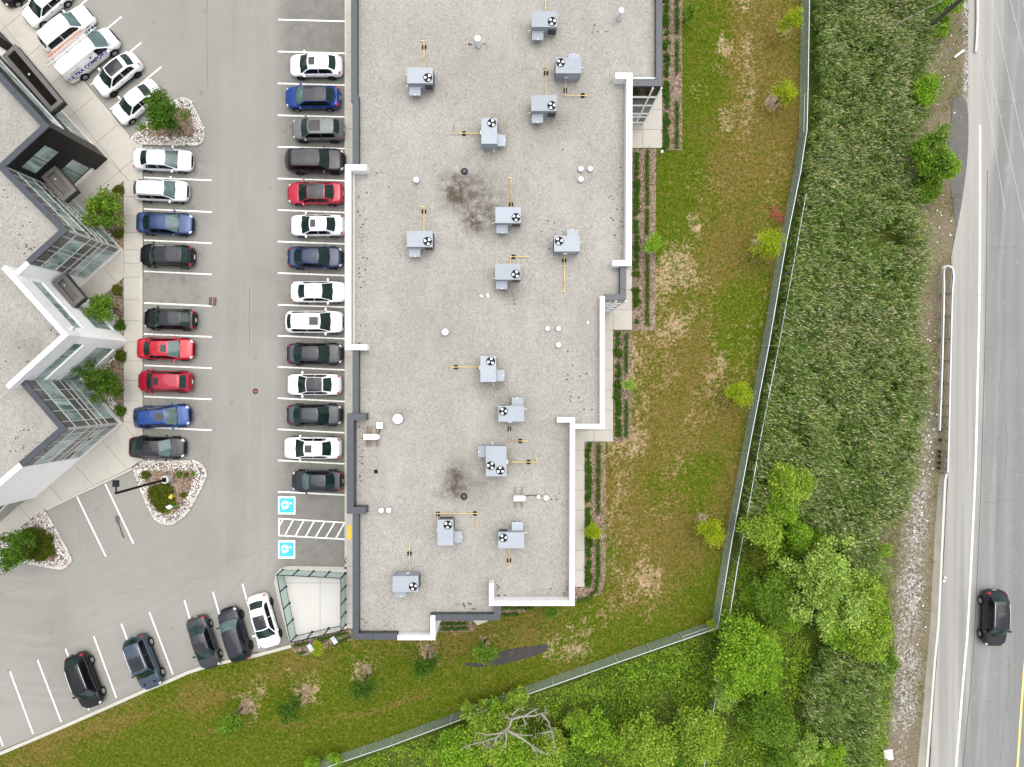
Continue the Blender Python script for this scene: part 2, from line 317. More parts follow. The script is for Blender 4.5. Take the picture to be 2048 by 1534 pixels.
    MT['post'] = M('dark_timber', (.06, .048, .032), .9, var=.3, vs_=6)
    MT['pole'] = M('creosote_pole', (.075, .066, .055), .9, var=.3, vs_=3)
    MT['wire'] = M('aluminium_cable', (.5, .5, .5), .5, .2, var=.05)
    MT['frost'] = M('frosted_glass', (.40, .52, .47), .35, var=.04, vs_=.6)
    g = G('clear_glass'); g.fin((.85, .87, .86), .1); g.b.inputs['Transmission Weight'].default_value = .9; tb = g.n('BsdfTransparent'); tb.inputs[0].default_value = (.9, .92, .91, 1); ms = g.n('MixShader'); ms.inputs[0].default_value = .72
    g.l(g.b.outputs[0], ms.inputs[1]); g.l(tb.outputs[0], ms.inputs[2]); g.l(ms.outputs[0], g.nt.nodes['Material Output'].inputs['Surface']); MT['clear'] = g.m
    MT['rust'] = M('rust_sign', (.22, .075, .03), .7, var=.25, vs_=6)
    MT['iron'] = M('rusty_iron', (.105, .055, .042), .75, .2, var=.3, vs_=9)
    MT['hyd'] = M('hydrant_yellow', (.75, .58, .10), .5, var=.08)
    # natural ground
    g = G('mulch'); p = g.pos(); cc = g.n('SeparateColor'); g.l(g.vor(14, g.scale(p, (1, .6, 1)), 'F1', 'Color'), cc.inputs[0])
    c = g.ramp(cc.outputs[0], [(0, (.05, .034, .024)), (.5, (.155, .112, .082)), (.85, (.24, .18, .135)), (1, (.33, .26, .2))]); c = g.mix(g.math('MULTIPLY', g.rng(g.noise(.8, p, 4), .45, .7), .5), c, (.22, .165, .11)); g.bump(g.vor(14, p), .7, .03); MT['mulch'] = g.fin(c, .95, spec=.1)
    def lawn(nm, tuft):
        g = G(nm); dry = g.attr('dry'); dirt = g.attr('dirt'); p = g.pos(); n1 = g.rng(g.noise(1.7, p, 5, .8), .34, .66); n2 = g.rng(g.noise(5, p, 4, .8), .32, .68)
        gr = g.mix(n2, (.024, .046, .003), (.095, .125, .009)); br = g.mix(n2, (.06, .046, .008), (.17, .132, .036)); di = g.mix(n2, (.20, .138, .078), (.37, .27, .168))
        d = g.math('ADD', dry, g.math('MULTIPLY', g.math('SUBTRACT', g.math('ADD', g.math('MULTIPLY', n1, .5), g.math('MULTIPLY', n2, .5)), .5), 2.3), True); c = g.mix(d, gr, br)
        d2 = g.math('ADD', g.math('MULTIPLY', dirt, 1.6), g.math('MULTIPLY', g.math('SUBTRACT', g.math('ADD', g.math('MULTIPLY', n1, .5), g.math('MULTIPLY', n2, .5)), .80), 2.6), True)
        if tuft:
            r_ = g.island(); c = g.mix(g.math('MULTIPLY', r_, .5), c, g.mix(dry, (.11, .17, .015), (.23, .19, .055)))
        else: c = g.mix(d2, c, di); g.bump(n2, .6, .04)
        return g.fin(c, .95, spec=.0)
    MT['lawn'] = lawn('lawn_turf', False); MT['tuft'] = lawn('grass_blades', True)
    g = G('wetland_soil'); c = g.mix(g.noise(.35, None, 4), (.035, .065, .008), (.075, .075, .02)); c = g.mix(g.rng(g.noise(3, None, 4), .4, .7), c, (.05, .075, .008)); g.bump(g.noise(8), .5, .05); MT['soil'] = g.fin(c, .95, spec=.1)
    g = G('verge_ground'); p = g.pos(); gv = g.attr('gravel'); gn = g.attr('green'); n1 = g.noise(2.2, p, 4, .7); n2 = g.noise(13, p, 3, .7)
    base = g.mix(g.rng(n2, .3, .7), (.045, .036, .022), (.235, .19, .13)); base = g.mix(g.math('MULTIPLY', g.rng(n1, .4, .65), gn), base, g.mix(g.rng(n2, .3, .7), (.025, .042, .005), (.11, .115, .022)))
    st = g.n('SeparateColor'); g.l(g.vor(8, p, 'F1', 'Color'), st.inputs[0]); gc = g.ramp(st.outputs[0], [(0, (.05, .044, .034)), (.35, (.17, .155, .13)), (.75, (.32, .305, .27)), (1, (.5, .49, .47))])
    d2 = g.math('ADD', g.math('MULTIPLY', gv, 1.5), g.math('MULTIPLY', g.math('SUBTRACT', n1, .68), 2.0), True); c = g.mix(d2, base, gc)
    lt = g.math('MULTIPLY', g.rng(g.vor(5, p), .13, .07), g.rng(g.noise(.4, p, 2), .5, .6)); c = g.mix(lt, c, (.6, .58, .55)); g.bump(n2, .6, .04); MT['verge'] = g.fin(c, .95, spec=.15)
    g = G('river_stone'); MT['stone'] = g.fin(g.ramp(g.island(), [(0, (.05, .045, .04)), (.16, (.22, .2, .18)), (.45, (.42, .39, .36)), (.75, (.66, .64, .61)), (.9, (.30, .2, .16)), (1, (.8, .79, .77))]), .75)
    g = G('wood_chips'); p = g.pos(); sc = g.n('SeparateColor'); g.l(g.vor(9, g.scale(p, (1, .55, 1)), 'F1', 'Color'), sc.inputs[0]); c = g.ramp(sc.outputs[0], [(0, (.10, .075, .045)), (.35, (.18, .135, .085)), (.8, (.235, .178, .115)), (1, (.30, .235, .16))]); c = g.mix(g.rng(g.noise(2.5, p, 4), .45, .7), c, g.mix(.5, c, (.08, .09, .02))); g.bump(g.vor(9, p), .8, .04); MT['chip'] = g.fin(c, .95, spec=.05)
    MT['oldwire'] = M('weathered_wire', (.16, .20, .11), .7, var=.2)
    # foliage
    MT['lf_lime'] = leafmat('lime_leaves', [(.20, .29, .008), (.31, .39, .012), (.40, .45, .02)])
    MT['lf_dark'] = leafmat('dark_green_leaves', [(.020, .062, .005), (.05, .125, .008), (.12, .21, .016)])
    MT['lf_mid'] = leafmat('mid_green_leaves', [(.04, .105, .007), (.11, .22, .014), (.25, .37, .04)])
    MT['lf_bright'] = leafmat('bright_green_leaves', [(.08, .19, .008), (.20, .37, .016), (.36, .52, .05)])
    MT['lf_pale'] = leafmat('pale_green_leaves', [(.11, .21, .018), (.29, .43, .06), (.50, .62, .18)])
    MT['lf_yell'] = leafmat('yellow_green_leaves', [(.08, .17, .009), (.24, .37, .025), (.46, .55, .09)])
    MT['lf_olive'] = leafmat('olive_leaves', [(.04, .06, .004), (.09, .115, .008), (.15, .165, .015)])
    MT['lf_hedge'] = leafmat('hedge_leaves', [(.022, .065, .006), (.055, .125, .010), (.12, .21, .02)])
    MT['lf_brown'] = leafmat('withered_leaves', [(.06, .035, .025), (.13, .08, .06), (.22, .15, .12)], .1)
    MT['lf_red'] = leafmat('red_leaves', [(.12, .035, .02), (.28, .075, .04), (.36, .14, .08)], .1)
    MT['lf_reed'] = leafmat('reed_leaves', [(.018, .042, .006), (.06, .125, .016), (.14, .225, .032), (.34, .41, .12)], .25, .9)
    MT['plume'] = leafmat('reed_plumes_tan', [(.28, .22, .12), (.48, .41, .26), (.66, .59, .44)], .2)
    MT['lf_wild'] = leafmat('meadow_leaves', [(.06, .14, .007), (.15, .28, .014), (.28, .42, .03), (.33, .36, .06)], .25, .4)
    MT['bark'] = M('tree_bark', (.09, .07, .052), .9, var=.3, vs_=6); MT['dead'] = M('bleached_wood', (.25, .225, .19), .9, var=.2, vs_=4)
    # vehicles
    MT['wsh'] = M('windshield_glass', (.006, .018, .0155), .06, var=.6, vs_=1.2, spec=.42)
    MT['wsh2'] = M('windshield_painted_reflection', (.062, .10, .095), .08, var=.55, vs_=1.6, spec=.5)  # paler copy of the windshield glass, its reflection painted into the base colour
    MT['sidegl'] = M('side_glass', (.004, .005, .006), .06, var=.3, spec=.3)
    MT['roofgl'] = M('roof_glass', (.018, .018, .021), .14, var=.7, vs_=1.5, spec=.4)
    MT['tyre'] = M('tyre_rubber', (.008, .008, .008), .9, var=.15, spec=.15); MT['rim'] = M('alloy_rim', (.45, .45, .46), .3, .8, var=.05); MT['rimd'] = M('dark_alloy_rim', (.03, .03, .032), .35, .5, var=.05)
    MT['red'] = M('tail_lamp_red', (.40, .008, .014), .2, var=.1, coat=.2); MT['lamp'] = M('head_lamp', (.62, .63, .64), .15, var=.15, vs_=4, coat=.5); MT['trim'] = M('black_trim', (.007, .007, .0075), .6, var=.1, spec=.2); MT['chrome'] = M('chrome_trim', (.6, .6, .61), .2, .9, var=.05)
    MT['plate'] = M('plate_white', (.65, .66, .67), .5, var=.05)
    MT['navytext'] = M('navy_lettering', (.016, .024, .24), .5, var=.03); MT['redtext'] = M('red_lettering', (.28, .03, .03), .5, var=.03); MT['greytext'] = M('grey_lettering', (.12, .13, .14), .5, var=.03)
    MT['orange'] = M('orange_fibreglass', (.75, .23, .10), .5, var=.12, vs_=3)
mats()
PAINT = {}
def paint(c, metal=.15, rough=.32):
    k = (c, metal)
    if k not in PAINT: PAINT[k] = M('car_paint', c, rough, metal, .38 if max(c) < .2 else .6, .16, .9, spec=.25)
    return PAINT[k]
WHITE = (.78, .78, .78); BLACK = (.006, .006, .007); CHAR = (.015, .0165, .021); NAVY = (.008, .017, .05); SILV = (.45, .47, .50); GREY = (.115, .122, .118); RED = (.30, .008, .014); BLUE = (.010, .038, .16); BLUE2 = (.004, .028, .15); SLATE = (.04, .055, .075)
# ------------------------------------------------------------------ ground sheets
struct('ground', MB().poly([(-220, -220), (220, -220), (220, 220), (-220, 220)], -.06), MT['soil'])
LOT = [(-120, -120), (694, -120), (694, 1180), (580, 1180), (602, 1291), (335, 1362), (232, 1406), (-120, 1551)]
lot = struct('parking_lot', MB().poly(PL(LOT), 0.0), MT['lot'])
# road with shoulder, seams and lines
ROADL = [(1936, -120), (1936, 190), (1930, 330), (1916, 446), (1902, 515), (1906, 580), (1904, 640), (1897, 940), (1886, 1150), (1868, 1400), (1860, 1534), (1852, 1660)]
SEAM = [(1972, -120), (1975, 300), (1972, 600), (1967, 800), (1961, 1000), (1953, 1184), (1945, 1330), (1926, 1534), (1915, 1660)]
road = struct('road', MB().poly(PL(SEAM + [(2700, 1660), (2700, -120)]), -.012), MT['road'])
struct('road_shoulder', MB().poly(PL(ROADL + SEAM[::-1]), -.008), MT['shoulder'])
struct('asphalt_patch', MB().poly([(p.x, p.y) for p in smooth_path(PL([(1908, 193), (1934, 205), (1936, 300), (1926, 390), (1915, 448), (1908, 425), (1901, 370), (1896, 300), (1903, 240)]), 3, True)], -.003), MT['patch'])
def line(a, b, wd=.12, z=.004, name='parking_line', mat='line', parent=lot):
    a = P(*a); b = P(*b); d = (b - a).normalized(); n = Vector((-d.y, d.x, 0)) * wd / 2
    mb = MB(); mb.add([(v.x, v.y, z) for v in (a - n, b - n, b + n, a + n)], [(0, 1, 2, 3)]); return mb.build(name, MT[mat], parent)
def polyline(pts, wd, z, name, mat, parent):
    pts = [Vector((p.x, p.y)) for p in PL(pts)]; pts = smooth_path(pts, 4); mb = MB(); vs = []
    for i, p in enumerate(pts):
        d = (pts[min(i + 1, len(pts) - 1)] - pts[max(0, i - 1)]).normalized(); n = Vector((-d.y, d.x)) * wd / 2; vs += [(p.x - n.x, p.y - n.y, z), (p.x + n.x, p.y + n.y, z)]
    mb.add(vs, [(2 * i, 2 * i + 2, 2 * i + 3, 2 * i + 1) for i in range(len(pts) - 1)]); return mb.build(name, MT[mat], parent)
polyline([(1960, 250), (1960, 460), (1958.5, 620), (1955, 783), (1951, 940), (1945.6, 1060), (1936, 1250), (1930, 1320), (1912, 1534), (1900, 1660)], .16, .0, 'edge_line', 'line', road)
polyline([(2060, 1240), (2048, 1343), (2035, 1534), (2026, 1660)], .17, .0, 'centre_line', 'yellow', road)
g = G('tar_seam'); MT['seam'] = g.fin((.06, .06, .058), .8)
polyline([(1975, 340), (1972, 600), (1967, 800), (1961, 1000), (1953, 1184), (1945, 1330), (1926, 1534), (1915, 1660)], .05, -.002, 'tar_seam', 'seam', road)
polyline([(415, -60), (414, 85), (416, 180)], .03, .003, 'tar_seam', 'seam', lot); polyline([(499, 575), (498.5, 640), (499, 688)], .035, .003, 'tar_seam', 'seam', lot)
MT['oil'] = M('oil_stain', (.07, .062, .052), .6, var=.3, vs_=4)
struct('oil_stain', MB().poly([(p.x, p.y) for p in smooth_path(PL([(231, 1031), (239, 1034), (240, 1048), (247, 1068), (250, 1076), (244, 1073), (238, 1054), (231, 1042)]), 4, True)], .004), MT['oil'], lot)
# right column of bays
for ya, yb in ((-24, -20), (39.2, 42.5), (103, 106.6), (166.7, 170.2), (230.5, 233.8), (293.6, 297.2), (357, 361.3), (420, 425), (483, 487.8), (546, 551), (609.5, 614.3), (671.4, 677.4), (733.8, 739.8), (796.3, 803), (858.5, 865.6), (920.6, 927.7), (983.5, 990)): line((555.7, ya), (689.3, yb))
for ya, yb in ((354.7, 360.7), (417.9, 424), (480.4, 486.3), (542.5, 548.8), (605.8, 611.8), (667.9, 673.7), (730.6, 736.3), (793, 798.6), (854.5, 860.3)): line((288, ya), (423.2, yb))
for x, y in ((142, -66), (187.5, -12), (242.5, 33.7), (282.5, 85), (322.5, 133.7)): line((x - 102, y + 85), (x, y))
for a, b in (((-40, 1367), (6, 1492)), ((20, 1343), (66, 1467)), ((75, 1320), (122.5, 1443.7)), ((131, 1297.5), (177.5, 1420)), ((187.5, 1272.5), (233, 1396)), ((242.5, 1247.5), (290, 1373.7)), ((299, 1225), (346, 1348.7)), ((368.7, 1200), (407, 1330)), ((426, 1183.7), (462, 1313)), ((485, 1167.6), (518.6, 1296.5))): line(a, b)
line((154, 993.5), (211.5, 1112.7)); line((210.4, 967.6), (267, 1087))
def crack(pts, parent, z, wd=.022):
    q = [Vector((p.x, p.y)) for p in PL(pts)]; out = []
    for a, b in zip(q[:-1], q[1:]):
        n = max(2, int((b - a).length / .25)); d = (b - a).normalized(); nn = Vector((-d.y, d.x))
        out += [a.lerp(b, i / n) + nn * random.gauss(0, .05) for i in range(n)]
    vs = []
    for i, p in enumerate(out):
        d = (out[min(i + 1, len(out) - 1)] - out[max(0, i - 1)]).normalized(); n = Vector((-d.y, d.x)) * wd * random.uniform(.2, 1) / 2; vs += [(p.x - n.x, p.y - n.y, z), (p.x + n.x, p.y + n.y, z)]
    MB().add(vs, [(2 * i, 2 * i + 2, 2 * i + 3, 2 * i + 1) for i in range(len(out) - 1)]).build('crack', MT['seam'], parent)
for pts in ([(100, 1250), (140, 1225), (172, 1206), (200, 1197), (237, 1189), (262, 1180), (300, 1176)], [(345, 1152), (370, 1156), (397, 1157), (440, 1146)], [(0, 1188), (30, 1178), (70, 1165)], [(418, 880), (419, 940), (430, 1000)], [(480, 1118), (520, 1098), (548, 1100)], [(150, 950), (160, 1090), (172, 1130)], [(500, 690), (499, 760), (505, 840), (500, 930)], [(455, 480), (470, 470), (482, 468)]): crack(pts, lot, .0035)
for pts in ([(2003, 720), (2000, 780), (1994, 900), (1997, 1000), (1990, 1110)], [(2016, 1310), (2020, 1345), (2014, 1400), (2012, 1430)], [(1976, 497), (2040, 494)], [(1962, 1005), (2030, 1001)], [(1965, 700), (1990, 694)], [(1964, 1402), (1990, 1405)], [(1985, 200), (2030, 206), (2060, 204)], [(2010, 830), (2016, 900), (2008, 960)], [(2007, 1450), (2003, 1500), (2000, 1560)], [(1952, 590), (1975, 588)]): crack(pts, road, -.004, .03)
# access aisle
def zz(x, y): return (530 + x * .2216, 960 + y * .2216)
for a, b in (((122, 348), (720, 385)), ((122, 500), (722, 535)), ((125, 350), (125, 502)), ((163, 353), (130, 415)), ((255, 360), (180, 500)), ((350, 366), (275, 503)), ((445, 370), (368, 508)), ((538, 375), (457, 514)), ((630, 381), (548, 519)), ((718, 388), (640, 524))): line(zz(*a), zz(*b), .11, .004 if a[1] < 349 or a[1] == 500 or a[0] == 125 else .006)
def bay_sign(x0, y0, x1, y1):
    a = P(x0, y0); b = P(x1, y1); cx, cy = (a.x + b.x) / 2, (a.y + b.y) / 2; s = (b.x - a.x)
    root = MB().poly([(a.x, a.y), (b.x, a.y), (b.x, b.y), (a.x, b.y)], .004).build('bay_marking', MT['line'], lot)
    k = .42 * s
    MB().poly([(cx - k, cy - k), (cx + k, cy - k), (cx + k, cy + k), (cx - k, cy + k)], .008).build('blue_field', MT['bluepaint'], root)
    u = s / 157; mb = MB()       # wheelchair emblem, lying with its head towards the kerb
    q = lambda x, y: (cx + (x - 195) * u, cy - (y - 228) * u)
    ring = [];  n = 20
    for i in range(n):
        t = R(20 + 300 * i / (n - 1)); ring.append((math.cos(t), math.sin(t)))
    vs = []
    for c_, s_ in ring: vs += [q(182 + 36 * c_, 222 + 36 * s_) + (.012,), q(182 + 22 * c_, 222 + 22 * s_) + (.012,)]
    mb.add(vs, [(2 * i, 2 * i + 2, 2 * i + 3, 2 * i + 1) for i in range(n - 1)])
    def bar_(x0_, y0_, x1_, y1_, w_):
        A = Vector(q(x0_, y0_)); B = Vector(q(x1_, y1_)); d = (B - A).normalized(); nn = Vector((-d.y, d.x)) * w_ * u / 2
        mb.add([tuple(v) + (.013,) for v in (A - nn, B - nn, B + nn, A + nn)], [(0, 1, 2, 3)])
    bar_(176, 212, 222, 206, 12); bar_(210, 206, 200, 236, 11); bar_(200, 236, 168, 242, 11); bar_(170, 238, 164, 268, 11)
    mb.poly([q(232 + 10 * math.cos(t), 208 + 10 * math.sin(t)) for t in [k_ * math.pi / 5 for k_ in range(10)]], .014)
    mb.build('wheelchair_symbol', MT['line'], root)
bay_sign(556.2, 992.8, 590.8, 1028.6); bay_sign(556.2, 1080.5, 590.3, 1117)
# ------------------------------------------------------------------ kerbs and pavements
ZS = .13
def slabs(name, polys, cuts, mat='conc', z=ZS, parent=None, piece='slab', gap=.012):
    """pavement: a bed sheet below, each slab its own piece cut along joint lines ((px a),(px b))"""
    root = parent or None; bed = MB()
    for pl in polys: bed.prism(PL(pl), -.03, z - .03)
    root = struct(name, bed, MT['seam']); k = 0
    for pl in polys:
        bm = bmesh.new(); f = bm.faces.new([bm.verts.new((p.x, p.y, 0)) for p in PL(pl)])
        for a, b in cuts:
            A = P(*a); B = P(*b); d = (B - A).normalized()
            bmesh.ops.bisect_plane(bm, geom=bm.verts[:] + bm.edges[:] + bm.faces[:], plane_co=A, plane_no=Vector((-d.y, d.x, 0)), dist=1e-4)
        for f in bm.faces:
            if f.calc_area() < .02: continue
            pts = [v.co.xy.copy() for v in f.verts]; n = len(pts)
            ar = sum(pts[i].x * pts[(i + 1) % n].y - pts[(i + 1) % n].x * pts[i].y for i in range(n))
            if ar < 0: pts.reverse()
            ins = []
            for i in range(n):
                d1 = (pts[i] - pts[i - 1]); d2 = (pts[(i + 1) % n] - pts[i])
                if d1.length < 1e-6 or d2.length < 1e-6: ins.append(pts[i]); continue
                d1.normalize(); d2.normalize(); n1 = Vector((-d1.y, d1.x)); n2 = Vector((-d2.y, d2.x)); m = n1 + n2
                ins.append(pts[i] + (m.normalized() * gap / max(.4, m.normalized().dot(n1)) if m.length > 1e-4 else n1 * gap))
            mb = MB(); dz = random.uniform(-.003, .003); mb.prism(ins, z - .02, z + dz); mb.build(piece, MT[mat], root); k += 1
        bm.free()
    return root
# pavement on the far side of the lot (zigzag building)
G0 = [(72, 995), (246, 846), (172, 760), (256.7, 683.3), (161, 577), (247.8, 499.7), (138, 389), (215, 318), (-60, 20)]
plaza = [(281, 290), (281, 921), (264, 935), (92, 1017), (60, 1041), (-120, 1186), (-120, 1150), (40, 1010), (72, 995), (246, 846), (249, 842), (249, 556), (161, 577), (247.8, 499.7), (249, 499), (249, 362.7), (138, 389), (215, 318), (-120, -45), (-120, -185), (38, 14), (161, 159), (258, 274)]
P1 = [(-120, -190), (-57, -112), (38, 14), (161, 159), (258, 274), (281, 290), (281, 362), (249, 362.7), (176, 430), (130, 389), (205, 318), (-120, -45)]
P2 = [(249, 362), (281, 362), (281, 921), (264, 935), (92, 1017), (60, 1041), (-120, 1186), (-120, 1150), (40, 1010), (66, 992), (240, 846), (249, 844)]
P3 = [(152, 580), (240, 499.7), (249, 499), (249, 556), (203, 598), (196, 622)]
ang = [((x0, y0), (x0 + 102, y0 - 85)) for x0, y0 in [(-60 + 40 * k, -60 + 50 * k) for k in range(1, 8)]]
slabs('plaza', [P1], [((-120, -110), (281, 391)), ((-40, -140), (281, 262))] + [((-10 + 46 * k, 40 + 57 * k - 60), (110 + 46 * k, -60 + 57 * k - 60)) for k in range(0, 7)] + [((215, 318), (281, 381))])
slabs('sidewalk', [P2], [((240, y), (290, y)) for y in (394, 432.6, 466, 500, 527, 555, 600, 641, 684, 722, 760.6, 802, 844)] + [((246, 846), (300, 906)), ((205, 880), (262, 944)), ((150, 927), (205, 990)), ((100, 970), (150, 1030)), ((40, 1010), (80, 1060))])
slabs('entry_path', [P3], [((205, 532), (249, 582))])
K = lambda pts, w_=.2, h=.15, sm=0, name='kerb': struct(name, strip(smooth_path(PL(pts), sm) if sm else PL(pts), w_, -.02, h), MT['kerb'])
K([(287, 290), (287, 921)], .26)
K([(-120, -181), (41, 14), (166, 159), (262, 274)], .2)
K([(268, 939), (94, 1021)], .2)
SK = [(-120, 1551), (0, 1503), (125, 1450), (232, 1403), (290, 1377), (335, 1359), (375, 1341), (425, 1325), (511, 1307), (582, 1288)]
K(SK, .28, .14)
K([(690, -120), (690, 1137)][::-1], .25)
# strip of pavement along the near building, slabs about 1.6 m
slabs('sidewalk', [[(694.5, -120), (760, -120), (760, 1246), (703.5, 1256), (694.5, 1256)]], [((690, y), (760, y)) for y in range(-84, 1250, 38)])
struct('tactile_pad', MB().prism(PL([(696, 1050), (703.5, 1050), (703.5, 1078), (696, 1078)]), .10, .145), MT['tactile'])
# east side pavement steps
E1 = [(1250, -120), (1324, -120), (1324, 297), (1264, 297), (1264, 660), (1226, 660), (1226, 883), (1169, 883), (1169, 1173), (1100, 1173), (1100, 840), (1180, 560)]
slabs('sidewalk', [E1], [((1100, y), (1330, y)) for y in list(range(-60, 1180, 40))] + [((1285, 0), (1285, 297)), ((1226, 560), (1226, 660)), ((1187, 840), (1187, 883))])
# patio pad with its kerb
PADK = [(694, 1133), (620, 1132), (577, 1131.5), (562, 1136), (552, 1147), (549.5, 1164), (556, 1195), (581, 1287)]
K(PADK[::-1], .22, .15)
slabs('patio', [[(694.5, 1136), (578, 1135.5), (564, 1140), (556, 1149), (553.5, 1164), (560, 1195), (583.5, 1284), (694.5, 1256.5)]], [((641, 1130), (641, 1290)), ((550, 1165), (700, 1165))], 'padconc')
# ------------------------------------------------------------------ islands with stones and mulch
def stones(name, outer, inner, dens, parent=None, z=.10, ex=None):
    o = PL(outer); xs = [p.x for p in o]; ys = [p.y for p in o]; A = (max(xs) - min(xs)) * (max(ys) - min(ys)); n = int(A * dens)
    X = rng.uniform(min(xs), max(xs), n); Y = rng.uniform(min(ys), max(ys), n); k = inside(o, X, Y)
    if inner: k &= ~inside(PL(inner), X, Y)
    X = X[k]; Y = Y[k]; n = len(X)
    base = np.array([(1, 0, 0), (-1, 0, 0), (0, 1, 0), (0, -1, 0), (0, 0, 1), (.62, .62, .45), (-.62, .62, .45), (.62, -.62, .45), (-.62, -.62, .45)], np.float32)
    fa = np.array([(0, 5, 7), (2, 6, 5), (1, 8, 6), (3, 7, 8), (4, 5, 6), (4, 6, 8), (4, 8, 7), (4, 7, 5), (0, 2, 5), (2, 1, 6), (1, 3, 8), (3, 0, 7)], np.int32)
    s = rng.uniform(.045, .10, n)[:, None, None] * np.stack([rng.uniform(.75, 1.4, n), rng.uniform(.7, 1.1, n), rng.uniform(.6, 1.0, n)], 1)[:, None, :]
    a = rng.uniform(0, 6.28, n); V = base[None] * s; c, s_ = np.cos(a)[:, None], np.sin(a)[:, None]
    V = np.stack([V[..., 0] * c - V[..., 1] * s_ + X[:, None], V[..., 0] * s_ + V[..., 1] * c + Y[:, None], V[..., 2] + z + rng.uniform(0, .03, n)[:, None]], -1)
    T = (fa[None] + (np.arange(n) * 9)[:, None, None]).reshape(-1, 3)
    ob = put(name, mesh_np(name, V.reshape(-1, 3), None, T, MT['stone']), parent); ob['kind'] = 'stuff'; return ob
def island(outer, mulch, kerb=None, sm=3):
    o = smooth_path(PL(outer), sm, True) if kerb is None else PL(outer)
    isl = struct('planting_island', MB().prism([(p.x, p.y) for p in o], -.02, .08), MT['mulch'])
    kp = [Vector((p.x, p.y)) for p in o] if kerb is None else smooth_path(PL(kerb), 3)
    ar = sum(kp[i].x * kp[(i + 1) % len(kp)].y - kp[(i + 1) % len(kp)].x * kp[i].y for i in range(len(kp)))
    if ar > 0: kp.reverse()
    struct('kerb', strip(kp, .2, -.02, .15, closed=kerb is None), MT['kerb'])
    mu = struct('mulch_bed', MB().prism([(p.x, p.y) for p in smooth_path(PL(mulch), 2, True)], .05, .13), MT['mulch'], isl)
    stones('river_stones', outer, mulch, 130, isl); return isl
I1 = [(281, 290), (262, 277), (304, 237), (330, 215), (350, 201), (367, 196), (383, 202), (392, 218), (402, 240), (410, 262), (409, 280), (398, 291), (370, 292)]
island(I1, [(297, 274), (302, 250), (330, 233), (362, 215), (382, 222), (391, 270), (385, 275), (330, 275)], I1[:1] + I1[::-1][0:-1][:11] + [I1[1]])
I2 = [(281, 921), (340, 920.5), (388, 920.5), (403, 926), (413, 940), (414, 954), (402, 981), (378, 1024), (356, 1043), (342, 1049), (325, 1047), (310.7, 1038), (299.6, 1020), (281, 978), (268, 939)]
island(I2, [(286, 941), (340, 941), (388, 940), (390, 954), (380, 979), (363, 1013), (350, 1027), (329, 1031), (314, 1017), (300, 985)], I2)
I3 = [(90, 1019), (108, 1047), (144, 1112), (140, 1128), (126, 1138), (99, 1135), (54, 1126), (10, 1117), (-8, 1108), (-6, 1096), (22, 1073), (60, 1042)]
island(I3, [(74, 1050), (90, 1054), (105, 1084), (117, 1108), (110, 1122), (84, 1121), (56, 1117), (16, 1108), (30, 1085)], I3[:10])
# planting beds by the zigzag building
for k, (pl, st) in enumerate((([(248.5, 363), (248.5, 498), (247, 499.5), (178, 430)], [(195, 440), (220, 466), (240, 492), (228, 492), (186, 446)]), ([(248.5, 556), (248.5, 676), (205, 626), (203, 598)], [(206, 622), (222, 616), (247, 652), (247, 674)]), ([(256, 684.5), (248.5, 692), (248.5, 843), (246, 845), (173, 760)], [(180, 755), (225, 712), (242, 700), (222, 728), (196, 760), (238, 812), (240, 838)]))):
    b = struct('planting_bed', MB().prism(PL(pl), -.02, .09), MT['mulch']); stones('river_stones', st, None, 120, b, .09)
# mulch beds on the lawn side
BEDS = {'a': [(1325, -120), (1364, -120), (1364, 301), (1325, 301)], 'b': [(1265, 298), (1312, 298), (1310, 661), (1265, 661)], 'c': [(1227, 661), (1263, 661), (1262, 882), (1227, 882)], 'd': [(1170, 884), (1211, 884), (1211, 1150), (1204, 1185), (1170, 1200), (1140, 1205), (1140, 1174), (1170, 1174)], 'e': [(985, 1200), (1070, 1200), (1055, 1222), (985, 1236)], 'f': [(880, 1236), (945, 1238), (945, 1263), (875, 1264)], 'g': [(584, 1286), (704, 1257), (704, 1280), (668, 1285), (640, 1303), (600, 1312), (586, 1300)]}
for k, pl in BEDS.items(): struct('mulch_bed', MB().prism(PL(pl), -.02, .075 + .001 * ord(k) % .01), MT['mulch'])
# ------------------------------------------------------------------ lawn with colour fields
LAWN = [(700, 1259), (584, 1290), (425, 1326), (335, 1361), (232, 1406), (0, 1505), (-120, 1553), (-120, 1760), (480, 1590), (670, 1520), (903, 1432), (1042, 1379), (1229, 1313), (1424, 1246), (1454, 1081), (1486, 905), (1526, 690), (1560, 491), (1587, 345), (1603, 236), (1606, 0), (1606, -120), (1200, -120), (1200, 500), (1100, 900), (900, 1200), (704, 1200)]
DIRT = [(1340, 555, 52), (1350, 612, 50), (1345, 580, 40), (1320, 760, 40), (1455, 250, 14), (1360, 520, 34), (1330, 650, 30), (1300, 722, 46), (1288, 792, 42), (1420, 770, 20), (1252, 880, 34), (1238, 1050, 34), (1258, 1120, 36), (1300, 1165, 26), (1150, 1272, 32), (1120, 1285, 30), (1210, 1230, 20), (1545, 203, 16), (1568, 62, 14), (1515, 487, 15), (1406, 1037, 15), (1385, 440, 12), (1392, 455, 10), (1440, 720, 16), (1450, 90, 16), (1452, 230, 14), (1500, 1040, 10), (493, 1412, 24), (612, 1377, 24), (733, 1338, 26), (862, 1303, 22), (975, 1272, 16), (525, 1375, 12), (528, 1352, 11), (510, 1361, 7), (578, 1340, 7), (1550, 150, 10), (1300, 1230, 14), (1400, 610, 16), (1280, 840, 24)]
